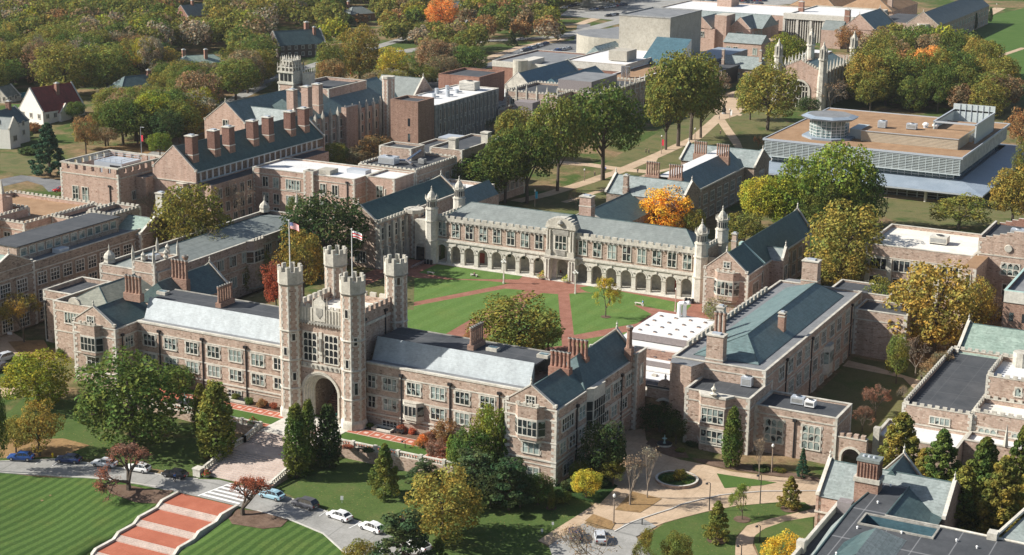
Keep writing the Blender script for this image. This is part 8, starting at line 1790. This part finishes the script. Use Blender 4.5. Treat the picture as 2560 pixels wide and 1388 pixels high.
for i, (k, px, py, cl, lab) in enumerate(left):
    x, y, z = GP(px, py); a = left[max(0, i-1)]; c = left[min(4, i+1)]; p = GP(a[1], a[2]); q = GP(c[1], c[2]); car(k, x, y, z, atan2(q[1]-p[1], q[0]-p[0]), CC[cl], lab, 'cars parked along the kerb')
x, y, z = GP(1437, 1343); car('hatch', x, y, z, radians(-62), CC['navy'], 'dark blue hatchback in the small car park'); x, y, z = GP(1500, 1350); car('sedan', x, y, z, radians(-62), CC['silver'], 'silver car behind the leafless tree in the small car park')
for px, py, k, cl, lab in ((8, 903, 'van', 'silver', 'pale van at the left edge beside the path'), (3, 925, 'sedan', 'dgrey', 'dark car at the left edge below the pale van')): x, y, z = GP(px, py); car(k, x, y, z, radians(80), CC[cl], lab)
RC = random.Random(5); kinds = ['sedan', 'hatch', 'van']
def row(p, q, n, where, ang, skip=.12):
    for i in range(n):
        if RC.random() < skip: continue
        px = p[0]+(q[0]-p[0])*i/max(1, n-1); py = p[1]+(q[1]-p[1])*i/max(1, n-1); x, y = P(px, py, 2.2); cl = RC.choice(['white', 'white', 'silver', 'silver', 'black', 'dgrey', 'navy', 'red', 'blue'])
        nmc = dict(dgrey='dark grey', navy='navy blue').get(cl, cl)
        car(RC.choice(kinds), x, y, 2.2, ang+RC.uniform(-.03, .03), CC[cl], '%s car %s' % (nmc, where), '%s cars %s' % (nmc, where))
row((1312, 129), (1372, 109), 8, 'in the small lot behind the art school', radians(70)); row((1352, 140), (1420, 124), 6, 'in the second row behind the art school', radians(70)); row((1270, 160), (1300, 140), 3, 'in the dark lot left of the silo', radians(60))
row((1410, 22), (1440, 14), 5, 'at the top edge left of the far lot', radians(60)); row((1480, 26), (1560, 14), 12, 'in the far lot at the top centre', radians(65)); row((1740, 6), (1910, 4), 24, 'in the big lot along the top edge', radians(60)); row((1750, 15), (1900, 12), 20, 'in the front row of the big top lot', radians(60)); row((1520, 42), (1560, 36), 5, 'beside the fly tower lot', radians(65))
for px, py, k, cl, lab in ((1305, 101, 'sedan', 'white', 'white car alone on the street by the dark conifer'), (1262, 206, 'sedan', 'red', 'red car at the corner of the art school'), (1206, 194, 'hatch', 'red', 'red hatchback parked left of the art school'), (152, 480, 'sedan', 'red', 'dark red car behind the battlemented block'), (845, 146, 'sedan', 'silver', 'silver car by the dark shingled house'), (1078, 205, 'van', 'black', 'black van under the trees on the campus street')): x, y = P(px, py, 2.2); car(k, x, y, 2.2, radians(60), CC[cl], lab)
# ================================================================== people
def make_person(shirt, trousers, sit=False, walk=.35, hairk='hair'):
    t = thing('person', 'x', 'person')
    def sk(name, vs_, es, rs, k, parent):
        me = bpy.data.meshes.new(name); me.from_pydata(vs_, es, []); o = bpy.data.objects.new(name, me); link(o, parent); regch(parent, o); me.materials.append(MATS[k])
        md = o.modifiers.new('skin', 'SKIN'); md.use_smooth_shade = True; me.skin_vertices[0].data[0].use_root = True
        for i, r_ in enumerate(rs): me.skin_vertices[0].data[i].radius = (r_, r_)
        sb = o.modifiers.new('sub', 'SUBSURF'); sb.levels = 1; sb.render_levels = 1; return o
    dz = -.42 if sit else 0
    hip = (0, 0, .93+dz); L = []
    def leg(s, w): 
        if sit: return [(0, s*.1, .90+dz), (-.42, s*.12, .50), (-.40, s*.12, .1), (-.54, s*.12, .05)]
        return [(0, s*.1, .88), (-.18*w*s, s*.11, .50), (.12*w*s, s*.1, .09), (.12*w*s-.15, s*.1, .04)]
    def arm(s, w): return [(0, s*.19, 1.42+dz), (.07*w*s, s*.25, 1.15+dz), (-.14*w*s-.08, s*.24, .90+dz), (-.16*w*s-.12, s*.24, .84+dz)]
    w = walk*2.2; V = [hip, (0, 0, 1.15+dz), (0, 0, 1.40+dz), (-.01, 0, 1.50+dz), (-.02, 0, 1.60+dz), (-.03, 0, 1.74+dz)]; R_ = [.13, .12, .13, .05, .085, .075]; E_ = [(0, 1), (1, 2), (2, 3), (3, 4), (4, 5)]
    for s in (-1, 1):
        b0 = len(V); V += leg(s, w); R_ += [.085, .06, .04, .035]; E_ += [(0, b0), (b0, b0+1), (b0+1, b0+2), (b0+2, b0+3)]
        b0 = len(V); A = arm(s, w); V += A; R_ += [.055, .04, .028, .024]; E_ += [(2, b0), (b0, b0+1), (b0+1, b0+2), (b0+2, b0+3)]
        h = Vector(A[3])
        for j in range(5):
            k0 = len(V); dx = (-.03+.017*j) if j < 4 else -.045; ln = (.07, .085, .08, .065, .045)[j]
            V += [tuple(h+Vector((dx, 0, -.03 if j < 4 else 0))), tuple(h+Vector((dx-.012, -s*.008, -.03-ln if j < 4 else -ln)))]; R_ += [.009, .008]; E_ += [(b0+3, k0), (k0, k0+1)]
    sk('body', V, E_, R_, 'skin', t)
    V = [hip]; R_ = [.15]; E_ = []
    for s in (-1, 1): b0 = len(V); V += leg(s, w)[:3]; R_ += [.1, .075, .06]; E_ += [(0, b0), (b0, b0+1), (b0+1, b0+2)]
    sk('trousers', V, E_, R_, trousers, t)
    V = [(0, 0, .95+dz), (0, 0, 1.15+dz), (0, 0, 1.40+dz)]; R_ = [.145, .14, .15]; E_ = [(0, 1), (1, 2)]
    for s in (-1, 1): b0 = len(V); V += arm(s, w)[:3]; R_ += [.07, .055, .045]; E_ += [(2, b0), (b0, b0+1), (b0+1, b0+2)]
    sk('shirt', V, E_, R_, shirt, t); sk('hair', [(.02, 0, 1.64+dz), (.0, 0, 1.77+dz)], [(0, 1)], [.085, .09], hairk, t)
    f_ = MB()
    for s in (-1, 1): f_.box(-.125, -.115, s*.02, s*.045, 1.675+dz, 1.69+dz, 'iron_black')
    f_.box(-.14, -.115, -.012, .012, 1.63+dz, 1.67+dz, 'skin'); f_.box(-.122, -.112, -.025, .025, 1.6+dz, 1.608+dz, 'cloth_red'); f_.obj('face', t)
    return t
PP = {}
def person(px, py, rz, shirt, tr, label, sit=False, z=None, seat=0):
    if z is None: x, y, z = GP(px, py)
    else: x, y = P(px, py, z)
    k = (shirt, tr, sit); 
    if k not in PP: PP[k] = make_person(shirt, tr, sit); t = PP[k]
    else: t = copy_tree(PP[k])
    t.location = (x, y, z+.08); t.rotation_euler = (0, 0, rz); t['label'] = label; return t
person(1607, 768, radians(30), 'cloth_blue', 'cloth_white', 'person in a blue top and white trousers standing on the courtyard path', z=2.2)
person(437, 1206, radians(-100), 'cloth_blue', 'cloth_dark', 'person in dark clothes walking past the black sedan')
person(2303, 955, radians(-60), 'cloth_white', 'cloth_dark', 'person in a white shirt walking in the shaded court')
person(1186, 694, radians(-80), 'cloth_dark', 'cloth_dark', 'person in black sitting on the stone bench in the courtyard', True, z=2.2)
person(1393, 684, radians(-70), 'cloth_red', 'cloth_grey', 'person in red sitting at the left of the arcade doorway table', True, z=2.5); person(1402, 686, radians(190), 'cloth_red', 'cloth_dark', 'person in red sitting at the right of the arcade doorway table', True, z=2.5)
for i, (px, py, rz, sh, lab) in enumerate(((1615, 384, .5, 'cloth_dark', 'left of two dark dressed people on the tan park path'), (1622, 385, .7, 'cloth_dark', 'right of two dark dressed people on the tan park path'), (1594, 434, 2, 'cloth_dark', 'person in dark clothes striding on the wide tan path'), (1487, 442, 1, 'cloth_dark', 'person in black in the tree shade on the tan path'), (1514, 430, 1, 'cloth_blue', 'person in blue in front of the middle park tree trunk'), (1801, 338, 1.2, 'cloth_dark', 'person in black walking beside the student centre'), (1812, 272, 2, 'cloth_dark', 'person by the rabbit like sculpture plaza'), (1798, 300, .3, 'cloth_grey', 'person in grey near the white banner'))):
    person(px, py, rz, sh, 'cloth_dark' if sh != 'cloth_grey' else 'cloth_grey', lab.replace('rabbit like sculpture plaza', 'dark statue on the park plaza'), z=2.2)
# ================================================================== lamps
def lamp(px, py, top, kind, label, banner=None, z=None, name='street_lamp'):
    if z is None: x, y, z = GP(px, py)
    else: x, y = P(px, py, z)
    h = ztop(x, y, top)-z; t = thing(name, label, 'lamp', (x, y, z)); m = MB(); e = MB()
    if kind == 'globe': m.ng(x, y, .14, .09, z-.3, z+h-.75, 8, 'granite_brown'); m.ng(x, y, .16, .2, z+h-.78, z+h-.62, 8, 'iron_black'); e.lathe(x, y, [(.14, z+h-.62), (.26, z+h-.4), (.24, z+h-.15), (.08, z+h-.02), (.03, z+h+.1)], 8, 'lamp_glass')
    elif kind == 'obelisk':
        m.ng(x, y, .3, .3, z-.3, z+.35, 4, 'limestone'); m.ng(x, y, .2, .1, z+.35, z+h-.5, 4, 'granite_pink'); e.lathe(x, y, [(.1, z+h-.5), (.2, z+h-.3), (.1, z+h)], 8, 'lamp_glass')
    elif kind == 'cluster':
        m.ng(x, y, .3, .3, z-.3, z+.4, 4, 'limestone'); m.ng(x, y, .2, .1, z+.4, z+h-.6, 4, 'limestone_pale'); m.box(x-.55, x+.55, y-.05, y+.05, z+h-1.0, z+h-.9, 'iron_black'); m.box(x-.05, x+.05, y-.55, y+.55, z+h-1.0, z+h-.9, 'iron_black')
        for dx, dy in ((.55, 0), (-.55, 0), (0, .55), (0, -.55), (0, 0)): zz = z+h-.9+(.45 if dx == dy == 0 else 0); e.lathe(x+dx, y+dy, [(.08, zz), (.2, zz+.15), (.18, zz+.35), (.04, zz+.5)], 8, 'lamp_glass')
    elif kind == 'neck':
        m.ng(x, y, .1, .06, z-.3, z+h, 8, 'iron_black'); m.tube((x, y, z+h-.05), (x-.35, y, z+h+.12), .05, .05, 6, 'iron_black'); m.tube((x-.35, y, z+h+.12), (x-.6, y, z+h-.05), .05, .05, 6, 'iron_black'); e.lathe(x-.6, y, [(.26, z+h-.3), (.2, z+h-.12), (.05, z+h-.02)], 8, 'iron_black')
    elif kind == 'high':
        m.ng(x, y, .12, .07, z-.3, z+h, 8, 'metal_panel'); m.tube((x, y, z+h), (x+1.6, y-.6, z+h+.2), .06, .05, 6, 'metal_panel'); e.box(x+1.3, x+2.0, y-.85, y-.5, z+h+.1, z+h+.25, 'metal_panel')
    m.obj('post', t); e.obj('lamp_head', t)
    if banner:
        w = MB(); w.box(x+.1, x+.85, y-.02, y+.02, z+h*.45, z+h*.45+2.0, banner); w.obj('banner', t)
    return t
for a in [(1259, 709, 648, 'cluster', 'stone lamp with clustered globes left of the arcade doorway', None, 2.2), (1438, 735, 675, 'cluster', 'stone lamp with clustered globes right of the arcade doorway', None, 2.2), (1688, 780, 720, 'obelisk', 'slim stone lamp at the right corner of the courtyard', None, 2.2),
          (1534, 1310, 1235, 'globe', 'lamp with acorn globe beside the triangular planted bed', None, None), (1929, 1182, 1110, 'globe', 'tall brown lamp with acorn globe by the annex', None, None), (1530, 1160, 1125, 'globe', 'globe lamp in front of the dark evergreen', None, None),
          (1773, 1277, 1208, 'neck', 'black gooseneck lamp at the left of the curved plaza kerb', None, None), (1900, 1260, 1188, 'neck', 'black gooseneck lamp in the middle of the curved kerb', None, None), (1899, 1356, 1315, 'neck', 'black gooseneck lamp by the lower winding path', None, None), (1853, 1392, 1364, 'neck', 'black gooseneck lamp at the bottom edge', None, None),
          (1013, 1152, 1103, 'neck', 'black lamp at the end of the terrace', None, None), (661, 1018, 972, 'neck', 'black lamp in the flower bed left of the gate', None, None), (2289, 990, 972, 'globe', 'globe lamp in the shaded court', None, None),
          (354, 382, 318, 'high', 'street light with a red banner behind the chimneyed laboratory', 'banner_red', 2.2), (874, 203, 162, 'high', 'street light with a red banner on the left campus lawn', 'banner_red', 2.2), (1653, 385, 338, 'globe', 'lamp with a red banner in the park', 'banner_red', 2.2), (1337, 514, 474, 'globe', 'lamp with a blue banner behind the arcade', 'banner_blue', 2.2), (1824, 302, 272, 'globe', 'lamp with a white banner on the park plaza', 'flag_white', 2.2), (1737, 349, 320, 'globe', 'lamp between the tall park tree trunks', None, 2.2), (1461, 450, 422, 'globe', 'lamp by the middle park tree', None, 2.2),
          (2216, 530, 483, 'neck', 'black lamp on the lawn below the canopy', None, 2.2), (2399, 70, 55, 'globe', 'first far lamp along the top right path', None, 2.2), (2430, 57, 41, 'globe', 'second far lamp along the top right path', None, 2.2), (2462, 40, 24, 'globe', 'third far lamp along the top right path', None, 2.2), (2491, 22, 9, 'globe', 'fourth far lamp along the top right path', None, 2.2), (1650, 155, 98, 'high', 'tall pole beside the curved auditorium', None, 2.2)]:
    lamp(a[0], a[1], a[2], a[3], a[4], a[5], a[6])
# ================================================================== benches, bins, planters, small things
def place(px, py, z=None):
    if z is None: return GP(px, py)
    x, y = P(px, py, z); return x, y, z
def bench(px, py, rz, kind, label, z=None, group=None):
    x, y, z = place(px, py, z); t = thing('park_bench', label, 'bench', (x, y, z), rz, group); k = 'limestone_pale' if kind == 'stone' else 'iron_black'
    def mk(n, *bx):
        m = MB(); [m.box(*q, k) for q in bx]; m.obj(n, t, off=(0, 0, 0))
    mk('seat', (-.95, .95, -.25, .25, .38, .47))
    for s in (-.7, .7): mk('leg', (s-.1, s+.1, -.2, .2, -.1, .38))
    if kind != 'stone': mk('backrest', *[(-.95, .95, .22, .27, .52+i*.12, .6+i*.12) for i in range(3)])
    return t
bench(1077, 685, 0, 'stone', 'empty stone bench on the courtyard lawn left of the sitting person', 2.2); bench(1185, 691, 0, 'stone', 'stone bench with the sitting person in the courtyard', 2.2); bench(1597, 762, 0, 'stone', 'stone bench beside the person in blue', 2.2)
for px, py, l in ((603, 1006, 'black bench left of the gate, farther from it'), (668, 1019, 'black bench left of the gate, nearer to it'), (894, 1064, 'black bench right of the gate, nearer to it'), (997, 1084, 'black bench right of the gate, farther from it'), (905, 1128, 'black bench by the balustrade facing the terrace lawn')): bench(px, py, radians(0), 'iron', l, TZ+.04)
def bin_(px, py, label, z=None, group=None, k='iron_black'):
    x, y, z = place(px, py, z); t = thing('litter_bin', label, 'bin', (x, y, z), 0, group); m = MB(); m.ng(0, 0, .33, .36, 0, .95, 10, k); m.obj('body', t, off=(0, 0, 0)); m = MB(); m.lathe(0, 0, [(.38, .95), (.34, 1.1), (.15, 1.2), (.02, 1.22)], 10, 'iron_black' if k == 'iron_black' else k); m.obj('lid', t, off=(0, 0, 0))
for i in range(3): bin_(1062+i*8, 659+i*1.3, 'black bin in the row of three at the left end of the arcade', 2.2, 'three black bins at the left end of the arcade'); bin_(1715+i*8, 757+i*1.3, 'black bin in the row of three at the right end of the arcade', 2.2, 'three black bins at the right end of the arcade')
bin_(843, 1048, 'dark green bin at the foot of the right front turret', TZ, None, 'bin_green')
m_plain('petal_red', (.5, .05, .04), .7); m_plain('petal_yellow', (.62, .5, .05), .7)
RF = random.Random(3)
def flowers(px, py, r, cols, label, z=None, pot=True):
    x, y, z = place(px, py, z); t = thing('flower_planter', label, 'planter', (x, y, z)); 
    if pot: m = MB(); m.lathe(0, 0, [(r*.5, 0), (r*.75, .25), (r*.8, .55), (r*.7, .56)], 12, 'limestone'); m.obj('bowl', t, off=(0, 0, 0))
    for nme, k, n in (('foliage', 'leaf', 420),)+tuple(('flowers', c, 130) for c in cols):
        v = []; f = []
        for _ in range(n):
            a = RF.random()*6.28; q = r*sqrt(RF.random()); zz = .5+(1-q/r)*.9*r+RF.random()*.2*r; quadleaf(v, f, (cos(a)*q, sin(a)*q, zz*(1.05 if nme != 'foliage' else .95)), (cos(a), sin(a), 1), .09, RF)
        o = bpy.data.objects.new(nme, mkmesh(nme, v, f, k)); link(o, t); o.color = (.08, .15, .03, 1)
flowers(1357, 697, 1.5, ['petal_yellow', 'petal_red'], 'round planter of red and yellow flowers left of the arcade doorway', 2.2); flowers(1418, 706, 1.5, ['petal_yellow'], 'round planter of yellow flowers right of the arcade doorway', 2.2)
flowers(742, 1022, 1.0, ['petal_red', 'petal_yellow'], 'pot of red and lime flowers at the left jamb of the gate', TZ); flowers(516, 1192, .9, ['petal_red'], 'pot of red flowers on the left foot of the stairs'); flowers(647, 1218, .9, ['petal_red'], 'pot of red flowers on the right foot of the stairs')
for px, py, l in ((570, 1135, 'red geraniums on the left landing, lower one'), (585, 1110, 'red geraniums on the left landing, upper one'), (632, 1062, 'red geraniums at the top of the left stairs'), (699, 1158, 'orange geraniums beside the nearest columnar tree')): flowers(px, py, 1.1, ['petal_red'], l, None if py > 1070 else TZ)
def ringwall(px, py, R, label, name='planter_wall'):
    x, y, z = GP(px, py); m = MB(); n = 36
    for i in range(n):
        a, c = 2*pi*i/n, 2*pi*(i+1)/n; A = [(x+q*cos(a), y+q*sin(a)) for q in (R-.4, R)]; C_ = [(x+q*cos(c), y+q*sin(c)) for q in (R-.4, R)]; m.prism([A[0], A[1], C_[1], C_[0]], z-.4, z+.5, 'granite_tan', top='limestone_pale')
    m.prism([(x+(R-.42)*cos(2*pi*i/24), y+(R-.42)*sin(2*pi*i/24)) for i in range(24)], z, z+.3, 'ivy'); tag(m.obj(name), label, 'planter')
ringwall(1692, 1202, 3.7, 'round planter with a low pale stone wall in the middle of the plaza')
def fountain(px, py, R, label, z=None):
    x, y, z = place(px, py, z); t = thing('fountain', label, 'fountain', (x, y, z)); m = MB(); m.ng(0, 0, R, R, -.1, .4, 24, 'limestone', top='iron_black'); m.obj('basin', t, off=(0, 0, 0)); m = MB(); m.lathe(0, 0, [(.3, .4), (.15, .7), (.12, 1.1), (.5, 1.3), (.1, 1.4), (.06, 2.0)], 10, 'copper_mint'); m.obj('statue', t, off=(0, 0, 0))
fountain(1661, 1113, 1.4, 'small round fountain with a green figure in the shaded bed'); fountain(462, 1008, 1.8, 'fountain with white water on the red left terrace', TZ)
def hydrant(px, py, label):
    x, y, z = GP(px, py); t = thing('fire_hydrant', label, 'hydrant', (x, y, z)); m = MB(); m.lathe(0, 0, [(.22, 0), (.2, .08), (.15, .1), (.15, .6), (.2, .62), (.16, .75), (.05, .85)], 8, 'hydrant'); m.obj('body', t, off=(0, 0, 0)); m = MB(); m.tube((-.25, 0, .48), (.25, 0, .48), .07, .07, 8, 'hydrant'); m.obj('nozzle', t, off=(0, 0, 0))
hydrant(132, 1143, 'yellow fire hydrant on the verge above the navy sedan'); hydrant(2342, 848, 'yellow fire hydrant under the wide golden tree')
def sign(px, py, top, k, w, label, z=None):
    x, y, z = place(px, py, z); h = ztop(x, y, top)-z; t = thing('sign', label, 'sign', (x, y, z), radians(20)); m = MB(); m.box(-.03, .03, -.03, .03, -.2, h, 'metal_panel'); m.obj('post', t, off=(0, 0, 0)); m = MB(); m.box(-w/2, w/2, -.06, -.03, h*.45, h, k); m.obj('panel', t, off=(0, 0, 0))
for a in ((855, 1258, 1240, 'flag_white', .5, 'small white sign on the lawn above the white sedan'), (1382, 1318, 1305, 'flag_white', .35, 'small white sign on the lawn near the small car park'), (1355, 1335, 1322, 'flag_white', .35, 'second small white sign above the small car park'), (1110, 1370, 1358, 'banner_blue', .35, 'small blue sign on the leafy lawn'), (25, 842, 830, 'flag_white', 1.1, 'white board on the path left of the granite annex'), (1, 842, 830, 'flag_white', 1.1, 'white board cut by the left edge')): sign(*a)
x, y, z = GP(1605, 1313); m = MB(); m.ng(0, 0, .09, .09, -.1, 1.0, 8, 'iron_black'); m.ng(0, 0, .11, .06, 1.0, 1.1, 8, 'iron_black'); o = m.obj('bollard', off=(0, 0, 0)); o.location = (x, y, z); tag(o, 'black bollard in the road at the plaza kerb', 'bollard')
for px, py, R, lab in ((1792, 1352, 1.6, 'around the rounded young tree'), (1855, 1300, 1.4, 'around the light green young tree'), (1974, 1274, 1.5, 'under the golden cypress'), (1514, 793, 1.1, 'under the courtyard sapling'), (1378, 1272, .9, 'around the staked sapling')):
    x, y, z = GP(px, py); ringdisc('mulch_ring', x, y, 0.01, R, z+.12, 'mulch')
def bike():
    t = thing('bicycle', 'x', 'bicycle')
    for s in (-.5, .5):
        m = MB()
        for i in range(14): a, c = 2*pi*i/14, 2*pi*(i+1)/14; m.tube((s+.33*cos(a), 0, .34+.33*sin(a)), (s+.33*cos(c), 0, .34+.33*sin(c)), .025, .025, 4, 'rubber')
        m.obj('wheel', t)
    m = MB(); 
    for p, q in (((-.5, 0, .34), (-.2, 0, .85)), ((-.2, 0, .85), (.4, 0, .82)), ((.4, 0, .82), (.5, 0, .34)), ((0, 0, .34), (.4, 0, .75)), ((0, 0, .34), (-.2, 0, .85)), ((-.5, 0, .34), (0, 0, .34))): m.tube(p, q, .03, .03, 5, 'chrome')
    m.obj('frame', t); m = MB(); m.box(-.35, -.1, -.07, .07, .9, .97, 'rubber'); m.obj('saddle', t); m = MB(); m.box(.36, .42, -.28, .28, .98, 1.03, 'iron_black'); m.box(.37, .41, -.02, .02, .8, 1.0, 'iron_black'); m.obj('handlebar', t); return t
bk = bike()
for i in range(9):
    o = bk if i == 0 else copy_tree(bk); x, y = P(1031+i*4.6, 673-i*2.0, 2.2); o.location = (x, y, 2.25); o.rotation_euler = (0, 0, radians(15+i*3)); o['label'] = 'bicycle in the rack left of the arcade'; o['group'] = 'bicycles in the rack left of the arcade'
x, y = P(1810, 285, 2.2); t = thing('statue', 'dark statue of a leaping figure on the park plaza', 'statue', (x, y, 2.2)); m = MB(); m.ng(0, 0, .9, .8, 0, .6, 10, 'concrete_grey'); m.obj('plinth', t, off=(0, 0, 0)); m = MB(); m.lathe(0, 0, [(.5, .6), (.8, 1.2), (.6, 2.2), (.3, 2.8)], 8, 'iron_black'); m.tube((0, 0, 2.6), (.7, 0, 4.4), .25, .06, 6, 'iron_black'); m.tube((0, 0, 2.6), (-.5, 0, 4.0), .25, .06, 6, 'iron_black'); m.obj('figure', t, off=(0, 0, 0))
x, y, _ = GP(1397, 690); t = thing('cafe_table', 'small table in the arcade doorway between two people in red', 'table', (*P(1397, 685, 2.5), 2.5)); m = MB(); m.ng(0, 0, .45, .45, .72, .76, 12, 'limestone_pale'); m.obj('tabletop', t, off=(0, 0, 0)); m = MB(); m.ng(0, 0, .05, .05, 0, .72, 6, 'iron_black'); m.obj('leg', t, off=(0, 0, 0))
for px, py, w, d, lab in ((612, 997, 4.0, 1.6, 'left light well with pale kerb under the basement windows'), (975, 1066, 4.0, 1.6, 'right light well with pale kerb under the basement windows')):
    x, y = P(px, py, TZ); m = MB(); m.ring(x-w/2, x+w/2, -.6, 1.4, TZ, TZ+.45, .25, 'limestone_pale'); m.box(x-w/2+.25, x+w/2-.25, -.35, 1.4, TZ, TZ+.06, 'iron_black'); tag(m.obj('light_well'), lab, 'light well')
# ================================================================== autumn haze
hm = bpy.data.materials.new('haze'); hm.use_nodes = True; ht = hm.node_tree; ht.nodes.clear()
ho = ht.nodes.new('ShaderNodeOutputMaterial'); pv = ht.nodes.new('ShaderNodeVolumePrincipled'); ht.links.new(pv.outputs[0], ho.inputs['Volume'])
pv.inputs['Color'].default_value = (.93, .96, 1, 1); pv.inputs['Density'].default_value = .00004; pv.inputs['Anisotropy'].default_value = .2
MATS['haze'] = hm; m = MB(); m.box(-4900, 4900, -900, 7200, -14, 122, 'haze'); tag(m.obj('haze'), 'thin bluish autumn haze over the whole campus', 'haze', kind='stuff')
